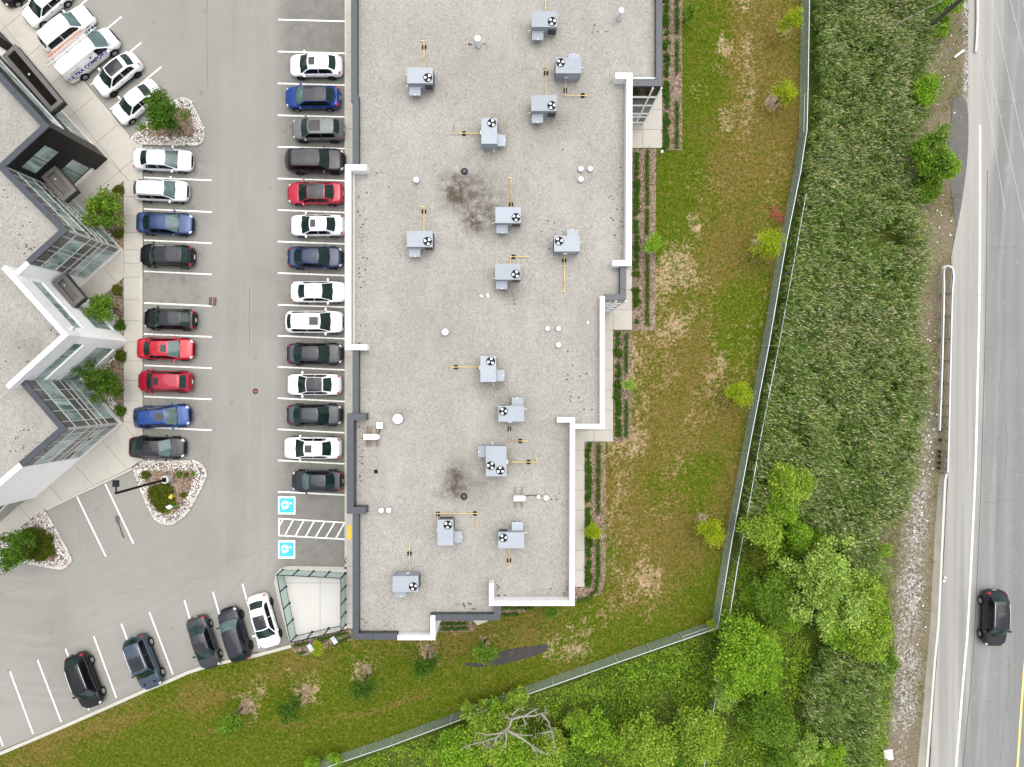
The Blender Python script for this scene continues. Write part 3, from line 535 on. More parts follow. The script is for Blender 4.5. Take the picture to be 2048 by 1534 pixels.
GREEN = [(1410, 80, 55), (1400, 190, 60), (1380, 300, 55), (1345, 400, 60), (1350, 330, 50), (1340, 470, 50), (1500, 580, 36), (1510, 650, 40), (1470, 600, 35), (1415, 920, 36), (1375, 960, 40), (1420, 1000, 30), (1300, 1005, 26), (1400, 1200, 60), (1350, 1240, 55), (1440, 1190, 40), (1000, 1345, 60), (1200, 1290, 50), (1100, 1330, 60), (1280, 1270, 50), (420, 1500, 80), (250, 1510, 80), (560, 1500, 80), (700, 1440, 90), (830, 1390, 90), (1450, 700, 22), (1290, 950, 26)]
BROWN = [(1520, 50, 60), (1530, 170, 60), (1490, 300, 60), (1480, 120, 40), (1560, 300, 50), (1540, 60, 50), (1480, 330, 60), (1450, 480, 60), (1400, 660, 60), (1330, 870, 80), (1350, 1080, 90), (1250, 1000, 40), (1460, 830, 40), (1380, 760, 60), (1300, 1190, 50), (1060, 1270, 60), (250, 1430, 60), (400, 1400, 60), (600, 1330, 50), (900, 1290, 50), (780, 1300, 50), (100, 1500, 40)]
MULCHRINGS = None
def fields(X, Y):
    s = H / FOC; px = X / s + 1024; py = 767 - Y / s
    n = fbm(X, Y, 5.0, 5); n2 = fbm(X + 50, Y + 9, 1.6, 4); n3 = fbm(X + 20, Y + 71, 2.0, 5)
    dry = .58 + (n - .5) * 1.3 + (n2 - .5) * .8
    dry = dry - .26 * np.clip((py - 1280) / 60, 0, 1)
    st = np.sin((px * .33 + py) / 26.) * .16 * np.clip((py - 1300) / 60, 0, 1); dry = dry + st
    dirt = np.zeros_like(X) + np.clip((n3 - .55) * 2.2, 0, .4) * (py < 1290)
    for L_, sg, tgt in ((GREEN, -.55, 'd'), (BROWN, .4, 'd'), (DIRT, .62, 't')):
        for bx, by, br in L_:
            d = np.exp(-((px - bx) ** 2 + ((py - by) * .8) ** 2) / (2 * (br * .85) ** 2))
            if tgt == 'd': dry = dry + sg * d
            else: dirt = np.maximum(dirt, 1.35 * sg * np.clip(d * 1.5, 0, 1) * np.clip(.25 + 1.9 * (n3 - .28), 0, 1.15))
    def along(pts, wd):
        d = np.full(X.shape, 1e9); pts = np.array(pts, float)
        for a, b in zip(pts[:-1], pts[1:]):
            ab = b - a; t = np.clip(((px - a[0]) * ab[0] + (py - a[1]) * ab[1]) / (ab @ ab), 0, 1); d = np.minimum(d, np.hypot(px - a[0] - t * ab[0], py - a[1] - t * ab[1]))
        return np.exp(-(d / wd) ** 2)
    for pts, wd, k_ in (([(1475, -60), (1490, 60), (1500, 150), (1485, 260)], 40, .6), ([(1345, 500), (1345, 600), (1320, 700), (1285, 790), (1255, 870), (1240, 900)], 52, .74), ([(1240, 900), (1235, 1000), (1250, 1100), (1290, 1170), (1240, 1210), (1170, 1260)], 40, .6), ([(1420, 560), (1430, 700), (1440, 820)], 40, .5), ([(1540, 500), (1510, 640), (1480, 760)], 28, .42), ([(1500, 300), (1450, 420), (1390, 450)], 30, .28), ([(1400, 780), (1370, 900), (1330, 1000)], 42, .45)):
        dirt = np.maximum(dirt, k_ * along(pts, wd) * np.clip(.5 + 1.3 * (n3 - .3), .2, 1.2))
    for pts, wd, k_ in (([(660, 1440), (760, 1420), (850, 1388)], 8, .8), ([(60, 1480), (200, 1452), (360, 1410), (440, 1395)], 9, .6), ([(380, 1470), (520, 1450), (640, 1445)], 8, .5)): dry = dry + k_ * along(pts, wd)
    return np.clip(dry, 0, 1), np.clip(dirt, 0, 1)
def grid_sheet(name, poly, step, z, mat, fn, keys):
    p = PL(poly); x0, x1 = min(v.x for v in p), max(v.x for v in p); y0, y1 = min(v.y for v in p), max(v.y for v in p)
    nx, ny = int((x1 - x0) / step) + 2, int((y1 - y0) / step) + 2; xs = x0 + np.arange(nx) * step; ys = y0 + np.arange(ny) * step
    X, Y = np.meshgrid(xs, ys); cx, cy = X[:-1, :-1] + step / 2, Y[:-1, :-1] + step / 2; k = inside(p, cx, cy)
    Z = z + (fbm(X, Y, 2.5, 3) - .5) * .04
    idx = np.arange(nx * ny).reshape(ny, nx); Q = np.stack([idx[:-1, :-1], idx[:-1, 1:], idx[1:, 1:], idx[1:, :-1]], -1)[k]
    V = np.stack([X, Y, Z], -1).reshape(-1, 3); u, inv = np.unique(Q, return_inverse=True); a = fn(V[u, 0], V[u, 1])
    me = mesh_np(name, V[u], inv.reshape(-1, 4), None, mat, dict(zip(keys, a))); me.polygons.foreach_set('use_smooth', [True] * len(me.polygons)); o = put(name, me); o['kind'] = 'structure'; return o
grid_sheet('lawn', LAWN, .22, .05, MT['lawn'], fields, ('dry', 'dirt'))
def lawn_tufts(n):
    p = PL(LAWN); xs = [v.x for v in p]; ys = [v.y for v in p]; X = rng.uniform(min(xs), max(xs), n); Y = rng.uniform(min(ys), max(ys), n)
    k = inside(p, X, Y)
    for b in list(BEDS.values()) + [E1]: k &= ~inside(PL(b), X, Y)
    bl = PL([(690, 100), (1310, 100), (1250, 560), (1200, 900), (1140, 1200), (990, 1236), (870, 1276), (700, 1276)]); k &= ~inside(bl, X, Y); X = X[k]; Y = Y[k]; dry, dirt = fields(X, Y)
    k = dirt + rng.uniform(-.3, .3, len(X)) < .34; X = X[k]; Y = Y[k]; dry = dry[k]; dirt = dirt[k]; n = len(X)
    a = rng.uniform(0, 6.28, n); hgt = rng.uniform(.03, .10, n); ln = rng.uniform(.03, .13, n); wd = rng.uniform(.008, .022, n); b = rng.uniform(0, 6.28, n)
    A = np.stack([X - np.cos(a) * wd, Y - np.sin(a) * wd, np.full(n, .05)], 1); B = np.stack([X + np.cos(a) * wd, Y + np.sin(a) * wd, np.full(n, .05)], 1); C = np.stack([X + np.cos(b) * ln, Y + np.sin(b) * ln, .05 + hgt], 1)
    V = np.stack([A, B, C], 1).reshape(-1, 3); T = np.arange(3 * n).reshape(-1, 3)
    o = put('grass', mesh_np('grass', V, None, T, MT['tuft'], {'dry': np.repeat(dry, 3), 'dirt': np.zeros(3 * n)})); tag(o, 'short patchy green and straw coloured grass of the lawn', None, None, 'stuff')
lawn_tufts(420000)
# ------------------------------------------------------------------ roadside verge
VERGE = [(1850, -120), (1938, -120), (1937, 190), (1931, 330), (1917, 446), (1903, 515), (1907, 580), (1905, 640), (1898, 940), (1887, 1150), (1868, 1400), (1860, 1534), (1852, 1660), (1740, 1660), (1762, 1480), (1772, 1380), (1785, 1260), (1745, 1090), (1740, 1045), (1800, 990), (1812, 930), (1828, 800), (1840, 730), (1822, 640), (1830, 540), (1836, 440), (1800, 350), (1808, 290), (1858, 230), (1848, 150), (1850, 60)]
def vfields(X, Y):
    s = H / FOC; px = X / s + 1024; py = 767 - Y / s; n = fbm(X, Y, 2.2, 4)
    cx = np.interp(py, [900, 1000, 1150, 1300, 1534], [1850, 1838, 1828, 1815, 1805]); wdt = np.interp(py, [900, 1000, 1534], [16, 24, 28])
    gv = np.exp(-((px - cx) / (wdt * 1.3)) ** 2) * np.clip((py - 930) / 60, 0, 1) * .6 + np.exp(-(((px - 1858) / 26) ** 2 + ((py - 870) / 60) ** 2)) * .45
    gv = np.maximum(gv, .8 * np.exp(-(((px - 1940) / 14) ** 2)) * (py < 210)); gv = gv * (.3 + 1.5 * fbm(X + 5, Y + 9, 4.5, 3)) + (n - .5) * .5
    return np.clip(gv, 0, 1), np.clip(.35 + (n - .5) * 2 + .35 * np.exp(-((px - cx - 30) / 14) ** 2) * (py > 950) + .9 * ((px < cx - 32) & (py > 1000)) + .3 * (py < 200), 0, 1)
grid_sheet('verge', VERGE, .3, -.03, MT['verge'], vfields, ('gravel', 'green'))
# ------------------------------------------------------------------ near building
ZR, ZP, ZT = 6.9, 7.5, 7.9
bld = thing('commercial_building', 'long two storey building with stepped outline and flat pale gravel roof carrying cooling units', 'building', (0, 0, 0))
OUT = [(702, -120), (1324.5, -120), (1324.5, 172), (1262, 172), (1262, 531), (1252.5, 531), (1252.5, 600), (1209, 600), (1209, 857), (1150, 857), (1150, 1210), (999.5, 1210), (999.5, 1241), (870, 1241), (870, 1280), (705, 1279), (705, 203), (702, 203)]
mb = MB(); w_ = PL(OUT, ZP); c = .03
mb2 = MB(); pts = [Vector((p.x, p.y)) for p in w_]
for i in range(len(pts)):
    a, b = pts[i], pts[(i + 1) % len(pts)]; d = (b - a).normalized(); n = Vector((d.y, -d.x)) * c; n0 = n
    mb2.add([(a.x + n.x, a.y + n.y, -.05), (b.x + n.x, b.y + n.y, -.05), (b.x + n.x, b.y + n.y, ZP - .03), (a.x + n.x, a.y + n.y, ZP - .03)], [(0, 1, 2, 3)])
mb2.build('wall', MT['white'], bld)
MB().poly(w_, ZR).build('gravel_roof', MT['gravel'], bld)
MT['seamw'] = M('coping_joint', (.36, .36, .35), .6); MT['seamg'] = M('dark_coping_joint', (.018, .02, .026), .5)
def seams(q, wd, zt, mat, parent, step=3.0):
    for a, b in zip(q[:-1], q[1:]):
        L_ = (b - a).length; d = (b - a) / max(L_, .01); n = Vector((d.y, -d.x, 0)); k = step * .6
        while k < L_ - .5:
            c_ = a + d * k + n * (wd / 2); MB().box((c_.x, c_.y, zt + .003), (.035, wd + .012, .012), math.atan2(d.y, d.x)).build('cap_joint', MT[mat], parent); k += step
def cap(name, pts, zt, mat, wd=.45, z0=ZR - .3, inner=True):
    o = strip(PL(pts, zt), wd, z0, zt).build(name, MT['capwhite' if mat == 'white' else mat], bld); seams(PL(pts, zt), wd, zt, 'seamw' if mat == 'white' else 'seamg', o)
    return o
cap('parapet', [(705, 332), (705, 203), (702, 203), (702, -120)], ZP, 'capgrey')
cap('parapet', [(1324.5, -120), (1324.5, 172), (1258, 172)], ZP, 'capgrey')
cap('tall_parapet', [(1231, 145.5), (1265, 145.5), (1263, 531.5), (1225.5, 531.5)], ZT, 'white', .42, -.04)
cap('parapet', [(1252.5, 531), (1252.5, 600), (1209.5, 600)], ZP, 'capgrey')
cap('parapet', [(1209.3, 592), (1209.3, 857.2), (1146, 857.2)], ZP, 'white', .34)
cap('tall_parapet', [(1114.5, 835), (1150, 835), (1149, 1211.6), (978, 1211.6), (978, 1167.5)], ZT, 'white', .36, -.04)
cap('parapet', [(999.5, 1209), (999.5, 1241), (861, 1241)], ZP, 'capgrey')
cap('parapet', [(870.3, 1231), (870.3, 1280.2), (795.2, 1280.2)], ZP + .006, 'white', .34)
cap('parapet', [(795, 1279), (705, 1279), (705, 1025)], ZP, 'capgrey')
cap('tall_parapet', [(731.6, 1027.6), (693.6, 1027.6), (693.6, 827), (731.6, 827)], ZT, 'capgrey', .5, -.04)
cap('parapet', [(705, 830), (705, 699)], ZP, 'capgrey')
cap('tall_parapet', [(734, 700), (690, 700), (690, 329), (733, 329)], ZT, 'white', .42, -.04)
# membrane upstand along the inner faces
cap2 = lambda pts, wd, z: strip(PL(pts, ZR), wd, ZR - .1, z).build('membrane_upstand', MT['inner'], bld)
for pts in ([(711.8, 334), (711.8, 203), (709.5, 203), (709.5, -120)], [(1315.5, -120), (1315.5, 162.5), (1262, 162.5)], [(699.5, 699), (699.5, 332)], [(701.5, 1024), (701.5, 834)]): cap2(pts, .16, ZR + .35)
cap2([(1142, 1200), (986, 1200)], .14, ZR + .3)
# glazed end wall under the north-east corner, rows of panes
def panel_row(A, B, cells, mats, parent, off=.035):
    """A,B ground points (world); cells: (s0,s1,z0,z1,material,name)"""
    d = (B - A).normalized(); L = (B - A).length; n = Vector((d.y, -d.x, 0))
    for s0, s1, z0, z1, mt, nm in cells:
        t = .05 if nm != 'window_pane' else .02
        a = A + d * (s0 * L if s0 <= 1 else s0); b = A + d * (s1 * L if s1 <= 1 else s1); g_ = .035
        a = a + d * g_; b = b - d * g_
        MB().add([tuple(v) for v in (a + n * off + Vector((0, 0, z0 + g_)), b + n * off + Vector((0, 0, z0 + g_)), b + n * off + Vector((0, 0, z1 - g_)), a + n * off + Vector((0, 0, z1 - g_)),
             a - n * .03 + Vector((0, 0, z0 + g_)), b - n * .03 + Vector((0, 0, z0 + g_)), b - n * .03 + Vector((0, 0, z1 - g_)), a - n * .03 + Vector((0, 0, z1 - g_)))],
             [(0, 1, 2, 3), (5, 4, 7, 6), (0, 4, 5, 1), (3, 2, 6, 7), (0, 3, 7, 4), (1, 5, 6, 2)]).build(nm, MT[mt], parent)
def mullions(A, B, ss, zs, parent, z0, z1, off=.05, wd=.06, mat='mull'):
    d = (B - A).normalized(); L = (B - A).length; n = Vector((d.y, -d.x, 0))
    for s in ss:
        p = A + d * (s * L) + n * off; MB().bar(p + Vector((0, 0, z0)), p + Vector((0, 0, z1)), wd, wd, up=n).build('mullion', MT[mat], parent)
    for z in zs:
        a = A + n * (off + .004) + Vector((0, 0, z)); b = B + n * (off + .004) + Vector((0, 0, z)); MB().bar(a, b, wd, wd).build('transom', MT[mat], parent)
A = P(1262, 172, ZP); B = P(1324.5, 172, ZP); A.z = B.z = 0
def south_cells(rows, cols): return [(c0, c1, z0, z1, mt, 'window_pane' if 'gl' in mt else 'spandrel_panel') for z0, z1, mts in rows for (c0, c1), mt in zip(cols, mts)]
cols = [(0, .72), (.72, 1)]
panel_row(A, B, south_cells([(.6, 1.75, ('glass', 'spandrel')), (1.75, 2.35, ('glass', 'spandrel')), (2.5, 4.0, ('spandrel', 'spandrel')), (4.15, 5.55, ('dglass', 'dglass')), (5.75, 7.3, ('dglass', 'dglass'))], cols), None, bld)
mullions(A, B, [.72, .995], [.55, 1.75, 2.42, 4.08, 5.65], bld, .5, 7.3, .05, .11, 'white')
A2 = P(1209, 600, ZP); B2 = P(1252.5, 600, ZP); A2.z = B2.z = 0
panel_row(A2, B2, south_cells([(.6, 2.3, ('glass', 'glass')), (2.45, 3.9, ('spandrel', 'spandrel')), (4.05, 5.6, ('glass', 'glass')), (5.75, 7.3, ('spandrel', 'spandrel'))], [(0, .55), (.55, 1)]), None, bld)
mullions(A2, B2, [.55, .99], [.55, 2.38, 3.98, 5.68], bld, .5, 7.3, .05, .1, 'white')
struct('door_step', MB().prism(PL([(938, 1232), (985, 1230), (975, 1242), (955, 1250)]), -.02, .10), MT['conc'])
# ------------------------------------------------------------------ far zigzag building
zb = thing('office_building', 'zigzag fronted two storey building with white corner, dark glazed bays and gravel roof', 'building')
W = [P(*p) for p in G0]; V0, V1, V2, V3, V4, V5, V6, V7, V8 = W
back = [P(-460, 20), P(-460, 1180), P(-110, 1135), P(50, 975)]
foot = W[::1] + back
mb = MB(); n_ = len(foot)
for i in range(n_):
    a, b = foot[i], foot[(i + 1) % n_]; mb.add([(a.x, a.y, -.05), (b.x, b.y, -.05), (b.x, b.y, 7.37), (a.x, a.y, 7.37)], [(0, 1, 2, 3)])
mb.build('wall', MT['white'], zb); MB().poly(foot, ZR).build('gravel_roof', MT['gravel2'], zb)
def offs(pts, k):
    pts = [Vector((p.x, p.y)) for p in pts]; r = []
    for i, p in enumerate(pts):
        ns = [Vector((-(b - a).normalized().y, (b - a).normalized().x)) for a, b in ((pts[i - 1], p) if i else (p, pts[1]), (p, pts[i + 1]) if i < len(pts) - 1 else (pts[i - 1], p))]
        m = (ns[0] + ns[1]).normalized(); r.append(p + m * (k / max(.35, m.dot(ns[0]))))
    return r
def cap3(name, pts, zt, mat, wd=.47, z0=7.37, out=.07):
    q = offs(pts, out); o = strip(q, wd, z0, zt).build(name, MT['capwhite' if mat == 'white' else mat], zb); seams([Vector((v.x, v.y, 0)) for v in q], wd, zt, 'seamw' if mat == 'white' else 'seamg', o); return o
lerp = lambda a, b, t: a + (b - a) * t
mid = lerp(V4, V5, .24)
off = lambda pts, k=.05: pts
def outw(a, b, k): d = (b - a).normalized(); return Vector((-d.y, d.x, 0)) * k     # outward of a clockwise (image) run seen from above: left side
cap3('parapet', [V8, V7, V6 + Vector((0, 0, 0)), V5, mid], ZP, 'capgrey')
cap3('parapet', [mid, V4 + (V4 - V5).normalized() * .1], ZP + .004, 'white', .36)
e4 = V4 + (V4 - V3).normalized() * .75; e2 = V2 + (V2 - V3).normalized() * .95
o3 = (V3 - lerp(V4, V2, .5)).normalized() * .05
cap3('tall_parapet', [e4 + o3, V3 + o3, e2 + o3], 8.15, 'white', .38, 6.7)
m01 = lerp(V1, V0, .44)
cap3('parapet', [V2, V1, m01], ZP, 'capgrey'); cap3('parapet', [m01, V0 + (V0 - V1).normalized() * .02], ZP + .004, 'white', .42); cap3('parapet', [V0, P(50, 975), P(-110, 1135)], ZP, 'capgrey')
ZB = [.73, 2.19, 3.0, 3.63, 4.66, 6.36, 7.0]
def bay(A, B, cols, dark_first, rev=False):
    """dark glazed bay from corner A to B; columns as fractions from A"""
    rows = [(.73, 2.19, 'glass'), (2.19, 3.0, 'glass'), (3.0, 3.63, 'spandrel'), (3.63, 4.66, 'spandrel'), (4.66, 6.36, 'glass'), (6.36, 7.36, 'spandrel')]
    cells = []
    for i in range(len(cols) - 1):
        for z0, z1, mt in rows:
            m_ = 'spandrel' if (i == 0 and dark_first) else mt
            s0, s1 = cols[i], cols[i + 1]
            cells.append((s0, s1, z0, z1, m_, 'window_pane' if m_ == 'glass' else 'spandrel_panel'))
    # back sheet so that no white wall shows between panes
    return cells
def facade(A, B, s0, s1, cells, ss, zs, z0=.73, z1=7.36):
    """A->B runs so that outward is on the right-hand side of travel"""
    a = lerp(A, B, s0); b = lerp(A, B, s1); d = (B - A).normalized(); n = Vector((d.y, -d.x, 0))
    MB().add([tuple(v) for v in (a + n * .012 + Vector((0, 0, z0)), b + n * .012 + Vector((0, 0, z0)), b + n * .012 + Vector((0, 0, z1)), a + n * .012 + Vector((0, 0, z1)))], [(0, 1, 2, 3)]).build('curtain_wall', MT['spandrel'], zb)
    panel_row(a, b, cells, None, zb, .05); mullions(a, b, ss, zs, zb, z0, z1)
def rv(cols): return [1 - c_ for c_ in cols[::-1]]
def bay_facade(A, B, s0, s1, cols, corner_at_b):
    L_ = []; rows = [(.73, 2.19, 'glass'), (2.19, 3.0, 'glass'), (3.0, 3.63, 'spandrel'), (3.63, 4.66, 'spandrel'), (4.66, 6.36, 'glass'), (6.36, 7.36, 'spandrel')]
    nC = len(cols) - 1
    for i in range(nC):
        for z0, z1, mt in rows:
            if (corner_at_b and i == nC - 1) or (not corner_at_b and i == 0): mt = 'spandrel'
            if mt == 'glass' and random.random() < .06: mt = 'dglass'
            L_.append((cols[i], cols[i + 1], z0, z1, mt, 'window_pane' if 'gl' in mt else 'spandrel_panel'))
    facade(A, B, s0, s1, L_, cols[1:-1] + [.004, .996], [.73, 2.19, 3.0, 3.63, 4.66, 6.36])
# runs with outward on the right of travel go V0->V1? (anticlockwise seen from above), so V0,V1,V2...V7
bay_facade(V4, V5, .24, 1, [0, .15, .445, .56, .85, 1], True)
bay_facade(V5, V6, 0, .985, [0, .1, .26, .42, .58, .74, .88, 1], False)
bay_facade(V0, V1, .56, 1, [0, .25, .55, .66, .86, 1], True)
bay_facade(V1, V2, 0, .985, [0, .13, .35, .58, .79, 1], False)
# white corner with ribbon windows
def ribbon(A, B, s0, s1, z0, z1, n, dark=0, tr=None):
    a = lerp(A, B, s0); b = lerp(A, B, s1)
    rows = [(z0, z1)] if tr is None else [(z0, tr), (tr, z1)]
    d = (B - A).normalized(); nn = Vector((d.y, -d.x, 0))
    MB().add([tuple(v) for v in (a + nn * .012 + Vector((0, 0, z0)), b + nn * .012 + Vector((0, 0, z0)), b + nn * .012 + Vector((0, 0, z1)), a + nn * .012 + Vector((0, 0, z1)))], [(0, 1, 2, 3)]).build('window_frame', MT['mull'] if not dark else MT['spandrel'], zb)
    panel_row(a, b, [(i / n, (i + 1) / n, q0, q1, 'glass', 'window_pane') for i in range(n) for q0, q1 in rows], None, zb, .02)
    sl = MB(); sl.bar(a + nn * .06 + Vector((0, 0, z0 - .05)), b + nn * .06 + Vector((0, 0, z0 - .05)), .12, .07); sl.build('window_sill', MT['white'], zb)
ribbon(V3, V4, .156, .93, 5.3, 6.35, 5); ribbon(V3, V4, .2, .60, .95, 3.3, 3, 0, 2.4)
ribbon(V2, V3, 0, .84, 5.3, 6.35, 5); ribbon(V2, V3, 0, .80, .95, 3.3, 4, 0, 2.4)
for A_, B_ in ((V3, V4), (V2, V3), (V0, V1)):
    d = (B_ - A_).normalized(); nn = Vector((d.y, -d.x, 0)); L_ = (B_ - A_).length
    for z in ((6.95, 4.2) if A_ is not V0 else (6.2, 4.4, 2.4)):
        b_ = lerp(A_, B_, .56) if A_ is V0 else B_
        MB().bar(A_ + nn * .004 + Vector((0, 0, z)), b_ + nn * .004 + Vector((0, 0, z)), .014, .02).build('panel_joint', MT['mull'], zb)
for dz in (0, .16): MB().box(tuple(lerp(V3, V4, .1) + Vector((.04, .04, 6.9 + dz))), (.18, .55, .12), R(-42)).build('wall_vent', MT['mull'], zb)
# black wing
d67 = (V7 - V6).normalized(); n67 = Vector((d67.y, -d67.x, 0))
def sheet(A, B, s0, s1, z0, z1, mat, nm, k=.02):
    a = lerp(A, B, s0); b = lerp(A, B, s1); d = (B - A).normalized(); n = Vector((d.y, -d.x, 0))
    MB().add([tuple(v) for v in (a + n * k + Vector((0, 0, z0)), b + n * k + Vector((0, 0, z0)), b + n * k + Vector((0, 0, z1)), a + n * k + Vector((0, 0, z1)))], [(0, 1, 2, 3)]).build(nm, MT[mat], zb)
sheet(V6, V7, .02, 1, .6, 7.36, 'black', 'black_cladding')
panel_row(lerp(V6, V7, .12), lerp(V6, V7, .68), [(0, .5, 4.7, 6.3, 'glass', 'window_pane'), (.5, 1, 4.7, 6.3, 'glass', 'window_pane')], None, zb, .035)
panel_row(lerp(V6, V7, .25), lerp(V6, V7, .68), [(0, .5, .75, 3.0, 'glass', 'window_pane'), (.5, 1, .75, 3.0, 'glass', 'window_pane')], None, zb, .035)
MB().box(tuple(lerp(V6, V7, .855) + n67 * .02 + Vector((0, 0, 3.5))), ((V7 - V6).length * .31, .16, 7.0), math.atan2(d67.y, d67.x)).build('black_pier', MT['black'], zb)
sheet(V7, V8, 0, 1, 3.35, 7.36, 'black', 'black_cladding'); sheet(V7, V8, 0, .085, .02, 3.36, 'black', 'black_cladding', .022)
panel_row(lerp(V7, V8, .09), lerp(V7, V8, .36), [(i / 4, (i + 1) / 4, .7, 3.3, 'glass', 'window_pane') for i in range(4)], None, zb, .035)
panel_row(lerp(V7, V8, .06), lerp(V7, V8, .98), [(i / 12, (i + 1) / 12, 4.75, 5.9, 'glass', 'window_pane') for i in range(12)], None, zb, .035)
a_ = lerp(V7, V8, .06); b_ = lerp(V7, V8, .98); nn = Vector(((V8 - V7).normalized().y, -(V8 - V7).normalized().x, 0)); MB().bar(a_ + nn * .07 + Vector((0, 0, 4.72)), b_ + nn * .07 + Vector((0, 0, 4.72)), .05, .05).build('window_sill', MT['mull'], zb)
MB().box(tuple(lerp(V7, V8, .76) + nn * .3 + Vector((0, 0, 2.2))), (1.6, .8, 4.4), math.atan2((V8 - V7).y, (V8 - V7).x)).build('black_pier', MT['black'], zb)
# setback low glazing past the white wall
panel_row(P(-110, 1135), P(45, 981), [(i / 5, (i + 1) / 5, .5, 3.0, 'spandrel' if i % 2 else 'glass', 'window_pane') for i in range(5)], None, zb, .03)
# canopies over the doors
def canopy(c0, c1, c2, c3, z, th, tray, rim=.32):
    q = [P(*c_, z) for c_ in (c0, c1, c2, c3)]; q = [Vector((p.x, p.y)) for p in q]
    ar = sum(q[i].x * q[(i + 1) % 4].y - q[(i + 1) % 4].x * q[i].y for i in range(4))
    if ar > 0: q.reverse()
    root = strip(q, rim, z - th, z, closed=True).build('entrance_canopy', MT['canopy'], zb)
    MB().prism(q, z - th + .02, z - .22).build('canopy_tray', MT[tray], root)
    c_ = sum(q, Vector((0, 0))) / 4; MB().lathe([(.05, 0), (.09, .02), (.09, .07), (.03, .08)], (c_.x - .4, c_.y + .4, z - .22), 8).build('roof_drain', MT['galv'], root)
canopy((101, 224), (126, 203), (29.4, 88), (3.5, 111.7), 4.0, .62, 'tray'); canopy((110, 331), (152.7, 380.5), (127, 402.4), (81, 353), 4.0, .62, 'tray2'); canopy((103.4, 565), (127.3, 546), (168.4, 595.3), (145.8, 614.5), 4.0, .62, 'tray2')
# ------------------------------------------------------------------ vehicles
XF = [.5, .496, .484, .462, .425, .37, .30, .24, .10, -.10, -.25, -.36, -.42, -.462, -.484, -.496, -.5]
WF = [.40, .56, .71, .835, .925, .972, .995, 1, 1, 1, 1, .985, .95, .885, .80, .68, .52]
TOPS = {'sedan': [.46, .56, .665, .735, .785, .835, .875, .90, .92, .93, .95, .97, .975, .955, .89, .72, .55]}
TOPS['hatch'] = [t * 1.07 for t in TOPS['sedan']]; TOPS['suv'] = [t * 1.16 for t in TOPS['sedan']]; TOPS['boxy'] = [t * 1.22 for t in TOPS['sedan']]
TOPS['van'] = [.5, .62, .80, .92, .98, 1.04, 1.10, 1.2, 1.25, 1.25, 1.25, 1.25, 1.25, 1.24, 1.22, 1.2, 1.1]
CAB = {  # (x fraction, half width fraction, height) of cowl, roof front, roof mid, roof rear, rear base
 'sedan': [(.245, .435, .87), (.085, .335, 1.40), (-.05, .335, 1.44), (-.19, .325, 1.40), (-.345, .385, .945)],
 'hatch': [(.25, .435, .94), (.09, .34, 1.51), (-.08, .345, 1.56), (-.27, .325, 1.51), (-.425, .385, 1.02)],
 'suv': [(.265, .44, 1.01), (.125, .35, 1.62), (-.10, .355, 1.68), (-.34, .335, 1.63), (-.455, .385, 1.12)],
 'boxy': [(.22, .44, 1.06), (.10, .365, 1.72), (-.12, .37, 1.77), (-.40, .355, 1.73), (-.478, .39, 1.14)],
 'van': [(.335, .465, 1.14), (.17, .415, 1.98), (-.10, .43, 2.08), (-.46, .43, 2.04), (-.494, .45, 1.2)]}
RING = [(0, 1.03), (.4, 1.026), (.74, 1.0), (.89, .955), (.975, .84), (1.0, .52), (.985, .28), (.94, .06), (.8, 0)]
BOW = [.20, .09, 0, -.05, -.13]
def interp(x, xs, ys): return float(np.interp(x, xs[::-1], ys[::-1]))
